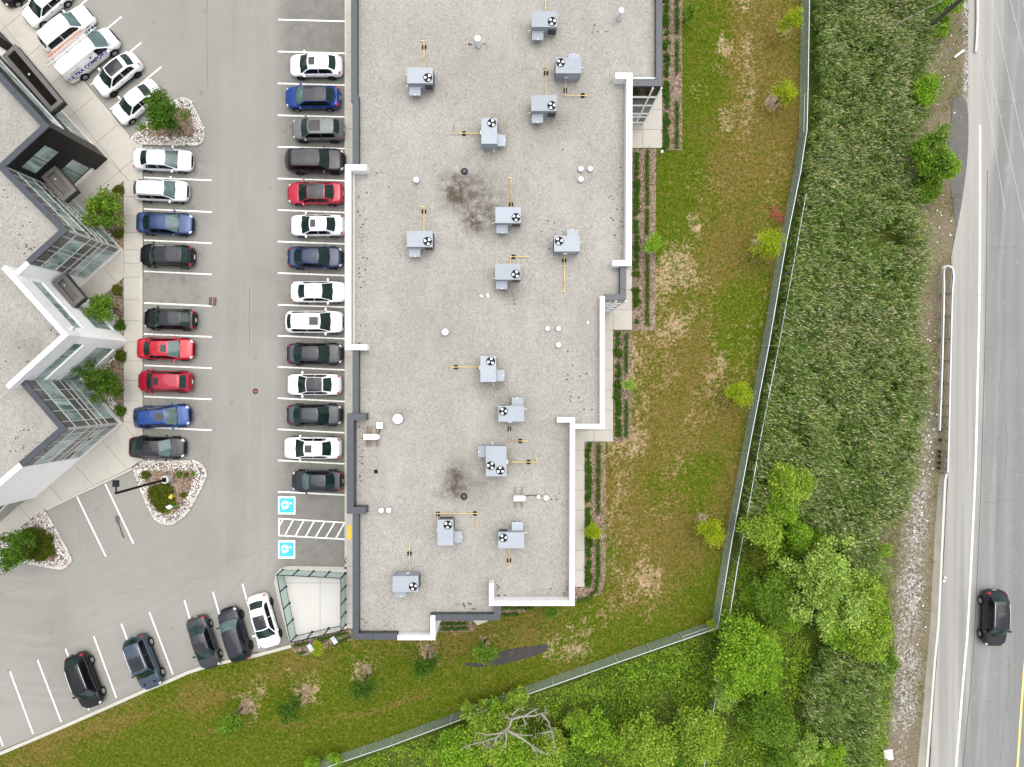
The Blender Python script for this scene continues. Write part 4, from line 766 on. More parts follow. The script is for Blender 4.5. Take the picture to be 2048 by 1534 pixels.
class Car:
    def __init__(s, L, W, kind):
        s.L, s.W, s.kind = L, W, kind; s.k = CAB[kind]; s.top = TOPS[kind]; s.b = .2 if kind in ('sedan', 'hatch') else .27
    def body(s, xf, r):
        w_ = interp(xf, XF, WF) * s.W / 2; t = interp(xf, XF, s.top); sg = 1 if r >= 0 else -1; r = abs(r); i = min(int(r), len(RING) - 2); f = r - i
        y = RING[i][0] + (RING[i + 1][0] - RING[i][0]) * f; z = RING[i][1] + (RING[i + 1][1] - RING[i][1]) * f
        b = s.b + (.12 if abs(xf) > .47 else 0); return Vector((xf * s.L, sg * y * w_, b + (t - b) * z))
    def S(s, u, v):
        u = max(0, min(3.9999, u)); i = int(u); f = u - i; a, b = s.k[i], s.k[i + 1]; q = [a[j] + (b[j] - a[j]) * f for j in range(3)]; bw = BOW[i] + (BOW[i + 1] - BOW[i]) * f
        e = 1 - v * v; cr = .035 if 1 <= u <= 3 else .03
        if 0 < u < 1: cr += .05 * 4 * u * (1 - u) * .5
        if 1 <= u <= 3: q[2] += 0
        vz = -.03 * abs(v) ** 6
        return Vector((q[0] * s.L + bw * e, q[1] * s.W * v, q[2] + cr * e + vz))
    def N(s, u, v):
        du = s.S(min(3.99, u + .02), v) - s.S(max(0, u - .02), v); dv = s.S(u, min(1, v + .02)) - s.S(u, max(-1, v - .02)); n = du.cross(dv)
        if n.z < 0: n = -n
        return n.normalized()
    def edge(s, xf):
        xs = [k_[0] for k_ in s.k]; u = float(np.interp(-xf, [-x for x in xs], range(5))); return s.S(u, 1)
    def patch(s, u0, u1, nu, v, nv, off, v0=None, cut=0):
        v0 = -v if v0 is None else v0; mb = MB(); vs = []
        for i in range(nu + 1):
            u = u0 + (u1 - u0) * i / nu
            for j in range(nv + 1):
                vv = v0 + (v - v0) * j / nv
                if cut and i in (0, nu): vv *= 1 - cut
                vs.append(s.S(u, vv) + s.N(u, vv) * off)
        mb.add(vs, [(i * (nv + 1) + j, i * (nv + 1) + j + 1, (i + 1) * (nv + 1) + j + 1, (i + 1) * (nv + 1) + j) for i in range(nu) for j in range(nv)]); return mb
    def bpatch(s, x0, x1, nx, r0, r1, nr, dz=.006, dy=.006, dx=0.0):
        mb = MB(); vs = []
        for i in range(nx + 1):
            for j in range(nr + 1):
                p = s.body(x0 + (x1 - x0) * i / nx, r0 + (r1 - r0) * j / nr); p.z += dz; p.y += dy * (1 if p.y > 0 else -1) * (abs(p.y) > .3 * s.W); p.x += dx; vs.append(p)
        mb.add(vs, [(i * (nr + 1) + j, i * (nr + 1) + j + 1, (i + 1) * (nr + 1) + j + 1, (i + 1) * (nr + 1) + j) for i in range(nx) for j in range(nr)]); return mb
def wheel_meshes(r, dark):
    key = (r, dark)
    if key in WM: return WM[key]
    my = Matrix.Rotation(R(90), 3, 'X')          # lathe axis to +-y
    ty = MB().lathe([(r * .62, -.11), (r * .93, -.11), (r, -.08), (r, .08), (r * .93, .11), (r * .62, .11), (r * .58, .02)], (0, 0, 0), 20, my, False).mesh('tyre', MT['tyre'], True)
    rm = MB().lathe([(.01, .095), (r * .18, .10), (r * .18, .07)], (0, 0, 0), 8, my)
    for k in range(5):
        a = k * 2 * math.pi / 5; rm.bar(my @ Vector((r * .1 * math.cos(a), r * .1 * math.sin(a), .085)), my @ Vector((r * .62 * math.cos(a), r * .62 * math.sin(a), .09)), r * .26, .03, up=Vector((0, 1, 0)))
    rm.lathe([(r * .56, .07), (r * .56, .10), (r * .64, .10), (r * .64, .07)], (0, 0, 0), 20, my)
    WM[key] = (ty, rm.mesh('rim', MT['rimd' if dark else 'rim'])); return WM[key]
WM = {}
def vehicle(name, label, cat, px, py, head, L, W, kind, col, group, roof=None, sun=None, rails=None, rim=False, wsh='wsh', metal=.15, trunk=True, zc=.42, two=None, plate=True):
    c = P(px, py, zc); root = thing(name, label, cat, (c.x, c.y, 0.0), R(-head), group)
    cr = Car(L, W, kind); pm = paint(col, metal); b = lambda nm, mb, mt, par=root, sm=True: mb.build(nm, mt, par, sm)
    nr = len(RING) - 1; rr = list(range(-nr, nr + 1)); mb = MB(); vs = []
    for x in XF:
        for r in rr: vs.append(cr.body(x, r))
    m = len(rr); fs = [(i * m + j, i * m + j + 1, (i + 1) * m + j + 1, (i + 1) * m + j) for i in range(len(XF) - 1) for j in range(m - 1)] + [(i * m, (i + 1) * m, (i + 1) * m + m - 1, i * m + m - 1) for i in range(len(XF) - 1)]
    fs += [tuple(range(m)), tuple(range((len(XF) - 1) * m + m - 1, (len(XF) - 1) * m - 1, -1))]
    body = b('body', mb.add(vs, fs), pm)
    # cabin shell
    us = [0, .25, .5, .75, 1, 1.2, 1.5, 2, 2.5, 2.8, 3, 3.25, 3.5, 3.75, 3.999]; nv = 8; mb = MB(); vs = []; 
    for u in us:
        for j in range(nv + 1): vs.append(cr.S(u, -1 + 2 * j / nv))
    fs = [(i * (nv + 1) + j, i * (nv + 1) + j + 1, (i + 1) * (nv + 1) + j + 1, (i + 1) * (nv + 1) + j) for i in range(len(us) - 1) for j in range(nv)]
    o = len(vs)
    for sg in (1, -1):
        for u in us:
            e = cr.S(u, sg); vs.append(e); vs.append(Vector((e.x, sg * (.452 if kind != 'van' else .488) * W * interp(e.x / L, XF, WF), interp(e.x / L, XF, cr.top) - .03)))
    for q in range(2): fs += [(o + q * 2 * len(us) + 2 * i, o + q * 2 * len(us) + 2 * i + 2, o + q * 2 * len(us) + 2 * i + 3, o + q * 2 * len(us) + 2 * i + 1) for i in range(len(us) - 1)]
    cab = b('cabin', mb.add(vs, fs), pm, root, True)
    b('windshield', cr.patch(.05, .96, 4, .93, 8, .012), MT[wsh]); 
    b('rear_window', cr.patch(3.06, 3.86 if kind == 'sedan' else 3.72, 4, .86, 6, .012), MT['wsh' if kind != 'van' else 'sidegl'])
    if roof: b('roof_panel', cr.patch(1.03, 2.97, 8, .97, 8, .007), MT['roofgl'] if roof == 'glass' else paint(roof, metal))
    if sun: b('sunroof', cr.patch(sun[0], sun[1], 9, sun[2], 8, .016), MT['roofgl'])
    # side glass
    xs0, xs1 = cr.k[0][0] - .045, cr.k[4][0] + .02; xm = (cr.k[1][0] + cr.k[3][0]) / 2 + .01
    spans = [(xs0, xm + .006), (xm - .006, (xs1 + cr.k[3][0]) / 2 if kind in ('sedan', 'hatch') else cr.k[3][0] - .01)]
    if kind == 'van': spans = [(xs0, .12)]
    for sg in (1, -1):
        for xa, xb in spans:
            n = 6; vs = []
            for i in range(n + 1):
                x = xa + (xb - xa) * i / n; T = cr.edge(x); B = Vector((T.x, (.452 if kind != 'van' else .488) * W, interp(T.x / L, XF, cr.top) - .03)); T = Vector((T.x, abs(T.y), T.z))
                for t in (.12, .88):
                    p = B.lerp(T, t) + Vector((0, .010, .004)); p.y *= sg; vs.append(p)
            b('side_window', MB().add(vs, [(2 * i, 2 * i + 2, 2 * i + 3, 2 * i + 1) for i in range(n)]), MT['sidegl'])
    # seams give panels of their own
    b('hood', cr.bpatch(cr.k[0][0] + .030, .468, 6, -2.25, 2.25, 10, .007, 0), pm)
    if kind == 'sedan' and trunk: b('boot_lid', cr.bpatch(cr.k[4][0] - .03, -.478, 4, -2.2, 2.2, 8, .007, 0), pm)
    else: b('tailgate', cr.bpatch(cr.k[4][0] - .012, -.488, 3, -2.3, 2.3, 8, .006, 0), pm)
    for sg in (1, -1):
        b('headlight', cr.bpatch(.438, .488, 3, sg * 2.25, sg * 3.9, 3), MT['lamp']); b('taillight', cr.bpatch(-.446, -.495, 3, sg * 2.1, sg * 4.5, 3), MT['red'])
        xm_ = (cr.k[0][0] - .055) * L; zt = interp(cr.k[0][0], XF, cr.top)
        mb = MB(); mb.box((xm_, sg * (W / 2 + .10), zt + .06), (.13, .20, .13), sg * R(12)); mb.box((xm_ + .02, sg * (W / 2 - .01), zt + .03), (.07, .12, .05)); b('mirror', mb, pm if not two else MT['trim'], root, False)
        for xa in (.02, -.2) if kind != 'van' else (.12,): b('door_handle', MB().box((xa * L, sg * (W / 2 + .004), zt - .1), (.17, .02, .03)), MT['trim'] if col in (WHITE, SILV) else pm, root, False)
        if rails: b('roof_rail', MB().tube([cr.S(u, sg * .93) + Vector((0, 0, .045)) for u in (1.05, 1.3, 1.7, 2.2, 2.6, 2.95)], .022, 6), MT[rails])
        if kind in ('suv', 'boxy', 'hatch'): b('sill_cladding', cr.bpatch(.27, -.25, 4, sg * 5.4, sg * 6.9, 2, 0, .008), MT['trim'])
    b('grille', cr.bpatch(.482, .4985, 3, -3.1, 3.1, 8, .004, 0, .006), MT['trim'])
    b('windshield_base', cr.bpatch(cr.k[0][0] + .028, cr.k[0][0] - .005, 2, -2.5, 2.5, 8, .009, 0), MT['trim'])
    if plate: b('number_plate', MB().box((-.5 * L - .006, 0, .62), (.01, .32, .16)), MT['plate'], root, False)
    b('antenna', MB().lathe([(.03, 0), (.012, .06)], cr.S(2.7, 0) - Vector((0, 0, .005)), 6), MT['trim'])
    wr = {'sedan': .325, 'hatch': .33, 'suv': .36, 'boxy': .375, 'van': .37}[kind]; tm, rmm = wheel_meshes(wr, rim)
    for xw in (.305 if kind != 'van' else .31, -.29 if kind != 'van' else -.27):
        for sg in (1, -1):
            n = 12; R_ = wr + .065; pts = [(xw * L + R_ * math.cos(R(-12 + 204 * i / n)), sg * (W / 2 + .006), wr + R_ * math.sin(R(-12 + 204 * i / n))) for i in range(n + 1)]
            b('wheel_arch', MB().add(pts, [tuple(range(n + 1))]), MT['trim'], root, False)
            wo = put('wheel', tm, root, (xw * L, sg * (W / 2 - .062), wr), 0 if sg < 0 else math.pi); put('rim', rmm, wo)
    if wsh: 
        mb = MB(); z_ = .012
        for sg in (-.5, .15):
            a_ = cr.S(.04, sg) + cr.N(.1, sg) * .022; e_ = cr.S(.12, sg + .42) + cr.N(.2, sg) * .022; mb.bar(a_, e_, .02, .015)
        b('wiper', mb, MT['trim'], root, False)
    return root, cr
def bb(x0, x1, y0, y1): return ((x0 + x1) / 2, (y0 + y1) / 2)
gR, gL, gN, gS = 'cars parked along the near building', 'cars parked along the far building', 'cars parked in the slanted bays', 'cars parked along the grass'
pano = (1.08, 2.3, .72); small = (1.12, 1.75, .52)
CARS = [
 ('parked_car', 'white hatchback coupe with small dark sunroof, nose out, beside an empty bay', 'car', *bb(581, 686, 108, 160), 180, 4.45, 1.86, 'hatch', WHITE, gR, dict(sun=small, rim=True)),
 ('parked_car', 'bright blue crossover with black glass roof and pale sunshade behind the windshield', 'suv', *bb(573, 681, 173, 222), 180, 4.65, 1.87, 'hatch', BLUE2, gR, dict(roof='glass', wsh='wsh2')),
 ('parked_car', 'medium grey compact suv with large dark panoramic sunroof', 'suv', *bb(586.5, 689, 237, 286), 180, 4.4, 1.84, 'suv', GREY, gR, dict(sun=(1.1, 2.0, .68), rim=True)),
 ('parked_car', 'large black suv with long glass roof, nose towards the building', 'suv', *bb(576.5, 691, 298, 349), 0, 4.95, 1.98, 'boxy', BLACK, gR, dict(sun=(1.1, 2.75, .82), rim=True)),
 ('parked_car', 'cherry red sedan with full black glass roof, nose out', 'car', *bb(577, 687, 365, 411), 180, 4.75, 1.86, 'sedan', (.32, .012, .03), gR, dict(roof='glass')),
 ('parked_car', 'silver white sedan with bright red tail lamps against the white parapet wall', 'car', *bb(584, 689, 430, 474), 180, 4.6, 1.82, 'sedan', (.62, .64, .67), gR, dict(sun=small)),
 ('parked_car', 'dark blue sedan parked nose in between silver and white sedans', 'car', *bb(578, 686, 494, 538), 0, 4.7, 1.84, 'sedan', NAVY, gR, dict(sun=(1.2, 1.8, .5), rails=None)),
 ('parked_car', 'plain white sedan without sunroof, nose touching the kerb', 'car', *bb(584, 693, 563, 606), 0, 4.65, 1.80, 'sedan', WHITE, gR, dict()),
 ('parked_car', 'white suv with small sunroof and wraparound dark rear window, nose in', 'suv', *bb(574, 689, 621, 668), 0, 4.9, 1.90, 'suv', WHITE, gR, dict(sun=small)),
 ('parked_car', 'charcoal sedan nose in, directly below the end of the white parapet', 'car', *bb(576.5, 686, 687, 729), 0, 4.75, 1.83, 'sedan', CHAR, gR, dict()),
 ('parked_car', 'white sedan with black painted roof and red tail lamps', 'car', *bb(576, 683, 748, 790), 180, 4.6, 1.82, 'sedan', WHITE, gR, dict(roof=CHAR)),
 ('parked_car', 'dark charcoal sedan nose in, between two white sedans', 'car', *bb(576, 685, 809, 850), 0, 4.7, 1.83, 'sedan', (.020, .022, .026), gR, dict()),
 ('parked_car', 'large white sedan with small sunroof standing far out of its bay', 'car', *bb(570, 683, 873, 918), 180, 4.9, 1.87, 'sedan', WHITE, gR, dict(sun=(1.1, 1.9, .5))),
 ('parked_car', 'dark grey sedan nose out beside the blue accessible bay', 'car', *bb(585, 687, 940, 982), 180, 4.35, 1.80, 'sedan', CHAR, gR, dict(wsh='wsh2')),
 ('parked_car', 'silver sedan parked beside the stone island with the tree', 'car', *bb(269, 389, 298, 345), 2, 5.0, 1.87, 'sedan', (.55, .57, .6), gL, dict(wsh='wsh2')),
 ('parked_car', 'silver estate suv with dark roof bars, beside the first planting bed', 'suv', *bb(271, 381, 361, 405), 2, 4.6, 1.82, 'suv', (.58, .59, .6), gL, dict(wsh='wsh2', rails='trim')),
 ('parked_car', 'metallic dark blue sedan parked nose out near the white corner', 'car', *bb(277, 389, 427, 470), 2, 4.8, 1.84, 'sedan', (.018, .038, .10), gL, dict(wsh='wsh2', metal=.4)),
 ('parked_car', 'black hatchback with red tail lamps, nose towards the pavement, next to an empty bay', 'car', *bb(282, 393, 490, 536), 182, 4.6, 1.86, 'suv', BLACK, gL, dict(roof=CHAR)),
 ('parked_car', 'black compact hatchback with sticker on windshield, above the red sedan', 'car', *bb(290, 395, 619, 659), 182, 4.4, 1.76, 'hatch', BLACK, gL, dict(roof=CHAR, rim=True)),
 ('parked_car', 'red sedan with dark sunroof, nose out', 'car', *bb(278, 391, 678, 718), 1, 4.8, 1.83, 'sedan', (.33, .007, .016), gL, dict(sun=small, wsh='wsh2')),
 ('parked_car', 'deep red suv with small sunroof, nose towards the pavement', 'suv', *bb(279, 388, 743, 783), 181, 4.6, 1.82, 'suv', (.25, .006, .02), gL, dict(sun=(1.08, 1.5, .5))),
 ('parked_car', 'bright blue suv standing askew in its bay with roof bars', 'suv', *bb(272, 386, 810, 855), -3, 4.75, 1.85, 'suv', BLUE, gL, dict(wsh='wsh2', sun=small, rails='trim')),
 ('parked_car', 'black sedan beside the lamp island', 'car', *bb(262, 374, 874, 915), 1, 4.75, 1.82, 'sedan', (.014, .014, .016), gL, dict(wsh='wsh2')),
 ('parked_car', 'black car cut off by the top edge of the picture', 'car', 46, -30, 141, 4.5, 1.82, 'sedan', BLACK, gN, dict()),
 ('parked_car', 'white sedan with dark windshield, nose to the pavement', 'car', 97, 11, 140, 4.55, 1.82, 'sedan', WHITE, gN, dict()),
 ('parked_car', 'white people carrier backed up to the pavement next to the van', 'car', 140, 63, -39, 4.9, 1.90, 'boxy', WHITE, gN, dict(wsh='wsh2')),
 ('parked_car', 'white crossover with dark panoramic roof beside the lettered van', 'suv', 237.5, 151, 141, 4.4, 1.83, 'hatch', WHITE, gN, dict(sun=(1.06, 2.7, .80), rim=True)),
 ('parked_car', 'small white sedan partly under the island tree', 'car', 276, 206, 141, 4.5, 1.78, 'sedan', WHITE, gN, dict()),
 ('parked_car', 'black suv with silver roof rails standing alone between empty bays', 'suv', 173, 1358, 70, 4.75, 1.90, 'suv', BLACK, gS, dict(rails='chrome')),
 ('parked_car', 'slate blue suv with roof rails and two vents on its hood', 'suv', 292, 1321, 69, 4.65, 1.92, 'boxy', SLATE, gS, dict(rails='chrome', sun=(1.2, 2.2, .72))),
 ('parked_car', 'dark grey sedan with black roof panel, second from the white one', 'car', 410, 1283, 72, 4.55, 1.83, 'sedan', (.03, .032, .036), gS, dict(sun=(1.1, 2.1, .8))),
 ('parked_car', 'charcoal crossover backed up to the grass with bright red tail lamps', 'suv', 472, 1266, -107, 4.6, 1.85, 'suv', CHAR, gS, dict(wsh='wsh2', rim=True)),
 ('parked_car', 'white crossover with black sunroof beside the glass fenced patio', 'suv', 530, 1240, 74, 4.65, 1.86, 'hatch', WHITE, gS, dict(sun=(1.06, 2.4, .78), rim=True)),
 ('road_car', 'black suv with silver roof rails driving along the road', 'suv', 1984, 1234, 91, 4.75, 1.92, 'suv', (.012, .013, .016), None, dict(rails='chrome', sun=(1.15, 2.3, .66)))]
for nm, lb, ct, px, py, hd, L_, W_, kd, co, gp, ex in CARS:
    rt, cr = vehicle(nm, lb, ct, px, py, hd, L_, W_, kd, co, gp, **ex)
    if 'two vents' in lb:
        for sg in (1, -1): cr.bpatch(.36, .40, 1, sg * .9, sg * 1.6, 2, .016, 0).build('hood_vent', MT['trim'], rt)
# lettered work van with ladder
van, vc = vehicle('work_van', 'white work van lettered ULTRA COMFORT with ladders on its roof', 'van', 178, 110, -39, 5.6, 2.0, 'van', WHITE, None, wsh='wsh2', zc=.7)
def lettering(txt, size, mat, name, x0, t, sg=-1, bold=.012, sp=1.0):
    cu = bpy.data.curves.new('lettering', 'FONT'); cu.body = txt; cu.size = size; cu.offset = bold; cu.space_character = sp; cu.resolution_u = 2
    tmp = bpy.data.objects.new('lettering', cu); COL.objects.link(tmp); dg = bpy.context.evaluated_depsgraph_get(); dg.update(); me = bpy.data.meshes.new_from_object(tmp.evaluated_get(dg)); bpy.data.objects.remove(tmp); bpy.data.curves.remove(cu)
    me.materials.clear(); me.materials.append(MT[mat])
    # lie on the cabin side plane / body side: x along the van, up the wall
    B = Vector((0, -.5 * vc.W, 0)); up = Vector((0, .02, 1)).normalized()
    if t > 1.3: B = Vector((0, -.490 * vc.W, 1.2)); up = (Vector((0, -.435 * vc.W, 2.0)) - B).normalized(); t -= 1.2
    nrm = Vector((1, 0, 0)).cross(up)
    for v in me.vertices:
        p = B + up * (t + v.co.y) + Vector((x0 + v.co.x, 0, 0)) + nrm * .02; v.co = p
    return put(name, me, van)
lettering('ULTRA COMFORT', .50, 'navytext', 'van_lettering', -2.5, .98, bold=.016, sp=.96)
lettering('905-453-5556', .17, 'greytext', 'van_lettering', -2.15, 1.44, bold=.004)
lettering('HEATING', .17, 'redtext', 'van_lettering', -2.4, .56, bold=.006) if 0 else lettering('HEATING', .17, 'redtext', 'van_lettering', -2.15, .76, bold=.006); lettering('AIR CONDITIONING', .15, 'greytext', 'van_lettering', -.75, .77, bold=.004)
vc.bpatch(.487, .4995, 3, -6.5, 6.5, 12, .004, .01, .012).build('front_bumper', MT['trim'], van)
vc.bpatch(-.492, -.4998, 2, -7, 7, 12, .0, .01, -.012).build('rear_bumper', MT['trim'], van)
mb = MB()      # small red leaf-like emblem above the lettering
B = Vector((0, -.490 * vc.W, 1.20)); up = (Vector((0, -.435 * vc.W, 2.02)) - B).normalized(); nrm = Vector((1, 0, 0)).cross(up)
star = [B + up * (.42 + (.16 if i % 2 == 0 else .07) * math.sin(i * math.pi / 5 + math.pi / 2)) + Vector((.1 + (.16 if i % 2 == 0 else .07) * math.cos(i * math.pi / 5 + math.pi / 2), 0, 0)) + nrm * .022 for i in range(10)]
mb.add(star, [tuple(range(10))]); mb.build('van_emblem', MT['redtext'], van)
def ladder(label, y, col, x0, x1, z, wd, mat2=None):
    t = thing('ladder', label, 'ladder', van.location, van.rotation_euler.z, 'ladders on the van roof')
    for s in (-1, 1): MB().bar((x0, y + s * wd / 2, z), (x1, y + s * wd / 2, z), .06, .09).build('ladder_rail', MT[col], t)
    k = x0 + .2
    while k < x1 - .1: MB().bar((k, y - wd / 2, z), (k, y + wd / 2, z), .035).build('rung', MT['galv'], t); k += .3
    return t
for x in (-2.3, -1.0, .4): MB().bar((x, -.7, 2.17), (x, .85, 2.17), .05, .05).build('roof_rack_bar', MT['galv'], van)
ladder('orange fibreglass ladder lying on the van roof', .72, 'orange', -2.4, 1.1, 2.26, .28); ladder('pale aluminium ladder longer than the van roof', .36, 'galv', -2.95, 2.2, 2.26, .34)
# ------------------------------------------------------------------ cooling units on the roof
HM = {}
def hv(key, fn):
    if key not in HM: HM[key] = fn()
    return HM[key]
def fan(parent, x, y, z, r=.30, spin=0.0):
    w_ = put('fan_shroud', hv('shroud', lambda: MB().lathe([(r, 0), (r, .05), (r + .018, .05), (r + .018, 0)], (0, 0, 0), 24).mesh('fan_shroud', MT['dark'])), parent, (x, y, z))
    put('fan_well', hv('well', lambda: MB().lathe([(.001, .006), (r, .006), (r, .0)], (0, 0, 0), 24).mesh('fan_well', MT['dark'])), w_)
    def blade():
        mb = MB(); vs = []
        for rr_, a0, a1 in ((.10, -.42, .42), (.19, -.44, .44), (.275, -.38, .40)): vs += [(rr_ * math.cos(a0), rr_ * math.sin(a0), .016), (rr_ * math.cos(a1), rr_ * math.sin(a1), .034)]
        return mb.add(vs, [(0, 1, 3, 2), (2, 3, 5, 4)]).mesh('blade', MT['blade'])
    for k in range(3): put('blade', hv('blade', blade), w_, (0, 0, .006), spin + k * 2.094)
    put('fan_hub', hv('hub', lambda: MB().lathe([(.07, .01), (.07, .045), (.03, .05)], (0, 0, 0), 12).mesh('fan_hub', MT['dark'])), w_)
def hvac(label, x0, y0, x1, y1, rot, big=False):
    zt = 8.4; a = P(x0, y0, zt); b = P(x1, y1, zt); c = (a + b) / 2
    t = thing('rooftop_cooling_unit', label, 'cooling unit', (c.x, c.y, ZR), R(rot), 'cooling units on the gravel roof')
    Lx, Ly = (1.89, 1.17) if not big else (2.23, 1.52); h = zt - ZR
    bx = lambda nm, c_, d_, mt: put(nm, hv((nm, c_, d_, mt), lambda: MB().box(c_, d_).mesh(nm, MT[mt])), t)
    bx('roof_curb', (0, 0, .14), (Lx - .12, Ly - .12, .28), 'galv'); bx('cabinet', (0, 0, .28 + (h - .34) / 2), (Lx - .02, Ly - .02, h - .34), 'cab2'); bx('top_panel', (0, 0, h - .03), (Lx, Ly, .06), 'cab')
    if not big: fan(t, Lx / 2 - .37, -Ly / 2 + .40, h, spin=rng.uniform(0, 2))
    else: fan(t, Lx / 2 - .80, -Ly / 2 + .36, h, spin=.5); fan(t, Lx / 2 - .42, -Ly / 2 + 1.0, h, spin=.9) if 0 else fan(t, Lx / 2 - .46, .30, h, spin=1.1)
    hx = -Lx / 2 + .48
    def hood():
        w_ = .42; d = .60; mb = MB(); y = -Ly / 2; vs = [(hx - w_, y, .95), (hx + w_, y, .95), (hx + w_, y - d, .80), (hx - w_, y - d, .80), (hx - w_, y, .45), (hx + w_, y, .45), (hx + w_, y - d, .62), (hx - w_, y - d, .62)]
        return mb.add(vs, [(0, 3, 2, 1), (0, 4, 7, 3), (1, 2, 6, 5), (3, 7, 6, 2), (4, 5, 6, 7)]).mesh('intake_hood', MT['cab'])
    put('intake_hood', hv(('hood', big), hood), t); bx('hood_knob', (hx + .02, -Ly / 2 - .56, .80), (.09, .05, .05), 'pvc')
    bx('condenser_coil', (Lx / 2 - .37, -Ly / 2 - .004, .78), (.56, .03, .72), 'coil'); bx('condenser_coil', (Lx / 2 + .0, .0, .78), (.03, Ly - .2, .72), 'coil')
    put('service_port', hv(('port', big), lambda: MB().lathe([(.07, 0), (.07, .05), (.03, .06)], (-.03, -Ly / 2, .85), 10, Matrix.Rotation(R(90), 3, 'X')).mesh('service_port', MT['galv'])), t)
    put('condensate_pipe', hv(('cond', big), lambda: MB().tube([(-Lx / 2, -.3, .45), (-Lx / 2 - .12, -.3, .45), (-Lx / 2 - .24, -.36, .38)], .02, 6).mesh('condensate_pipe', MT['pvc'])), t)
    bx('flue_box', (.1, Ly / 2 + .05, .85), (.3, .1, .2), 'galv'); bx('access_panel', (-.35, Ly / 2 - .004, .8), (.7, .02, .7), 'cab')
    return t
def gas(label, pts, blocks, riser=None):
    zb = ZR + .17; q = [P(x, y, zb) for x, y in pts]
    t = thing('gas_pipe', label, 'gas pipe', (q[0].x, q[0].y, ZR), 0, 'gas pipes on the gravel roof'); o = Vector((q[0].x, q[0].y, ZR))
    pp = [v - o for v in q]; pp = [pp[0] + Vector((0, 0, .45))] + pp + [pp[-1] + Vector((0, 0, -.17))]
    MB().tube(pp, .030, 6).build('pipe', MT['pipe'], t)
    for v in pp[1:-1]: MB().lathe([(.045, -.05), (.045, .05)], v, 8).build('elbow', MT['pipe'], t)
    e = pp[-2]; MB().bar(e, e + Vector((-.22, .02, 0)), .05).build('valve', MT['pipe'], t) if len(pts) == 2 else None
    for x, y in blocks:
        b_ = P(x, y, ZR + .06) - o; s = put('support_block', hv('blk', lambda: MB().box((0, -.10, .06), (.26, .11, .12)).box((0, .10, .06), (.26, .11, .12)).box((0, 0, .03), (.2, .1, .06)).mesh('support_block', MT['rubber'])), t, (b_.x, b_.y, 0)); s.rotation_euler.z = 0 if any(abs(pts[i][1] - pts[i + 1][1]) < 3 and min(pts[i][0], pts[i + 1][0]) - 4 < x < max(pts[i][0], pts[i + 1][0]) + 4 for i in range(len(pts) - 1)) else R(90)
UN = [('cooling unit nearest the top edge of the roof, pipe running off the picture', 1063, 22, 1114.5, 53.8, 0), ('cooling unit nearest the red crossover side, alone beside tall vent', 814, 135, 866, 166, 0),
 ('cooling unit with L shaped pipe pointing towards the glazed corner', 1111, 114.4, 1162.7, 146.6, 180), ('cooling unit below the L shaped pipe with straight pipe up', 1062, 190, 1114, 222, 0),
 ('upright standing cooling unit above the dark stained gravel, pipe to a hooked end', 963, 235.5, 994, 288, 90), ('cooling unit just below the dark stain with the longest straight pipe', 991, 414, 1042, 446, 0),
 ('cooling unit nearest the white parapet opposite the silver sedan', 814, 462, 865, 493.5, 0), ('cooling unit nearest the white east parapet with long pipe pointing down', 1108, 471, 1160, 503, 180),
 ('cooling unit above two white scraps with short bent pipe', 990.5, 527.5, 1041, 559, 0), ('upright standing cooling unit in the middle of the roof with rusty pipe', 961, 712, 992, 764, 90),
 ('cooling unit just above the twin fan unit with bent pipe', 997, 811.6, 1048, 843, 180), ('upright standing cooling unit wrapped by a three sided pipe', 875, 1040, 906.5, 1090.6, 90),
 ('cooling unit nearest the white south east corner with short pipe', 996.7, 1065, 1048, 1096, 180), ('cooling unit nearest the slate parapet at the bottom end of the roof', 786, 1152, 836, 1184, 0)]
for lb, *q in UN: hvac(lb.replace('nearest the red crossover side, alone', 'standing alone'), *q)
hvac('largest cooling unit with two fans', 972, 892, 1013, 953, -90, True)
GP = [('gas pipe running straight off the top edge of the picture', [(1091, 26), (1091, -40)], []), ('gas pipe with one block beside the tall vent pipe', [(848, 138), (848, 82)], [(848.5, 94)]), ('L shaped gas pipe with two blocks by the glazed corner', [(1130.5, 148), (1130.5, 191), (1173, 191)], [(1130.5, 181), (1165.5, 191)]),
 ('gas pipe ending level with the unit that has the L shaped pipe', [(1092, 195), (1092, 134)], [(1092, 146)]), ('hooked gas pipe left of the upright unit above the stain', [(964, 266.6), (908, 266.6), (908, 248)], [(928, 267)]), ('longest straight gas pipe above the unit by the dark stain', [(1022, 416), (1022, 356)], [(1022, 409)]),
 ('straight gas pipe opposite the silver sedan', [(848, 465), (848, 414)], [(848, 423)]), ('long gas pipe pointing down near the east parapet', [(1128.5, 500), (1128.5, 583)], [(1128.5, 521)]), ('short bent gas pipe above the unit with white scraps', [(1021, 530), (1021, 513.5), (1056, 513.5)], [(1027, 513.5)]),
 ('rusty hooked gas pipe in the middle of the roof', [(963, 734), (902, 734), (902, 740)], [(912, 734)]), ('bent gas pipe with two blocks above the twin fan unit', [(1018.6, 842), (1018.6, 882), (1055, 882)], [(1018.6, 858), (1040.6, 882)]), ('gas pipe of the twin fan unit', [(1011, 924), (1073, 924), (1073, 918)], [(1057.5, 924)]),
 ('three sided gas pipe around the upright unit', [(875, 1046), (875, 1027), (954, 1027), (954, 1054)], [(876, 1028), (950, 1027)]), ('short gas pipe near the south east corner', [(1018, 1094), (1018, 1136)], [(1018, 1121)]), ('gas pipe of the unit at the bottom end of the roof', [(819, 1155), (819, 1097)], [(819, 1107)])]
for a_ in GP: gas(*a_)
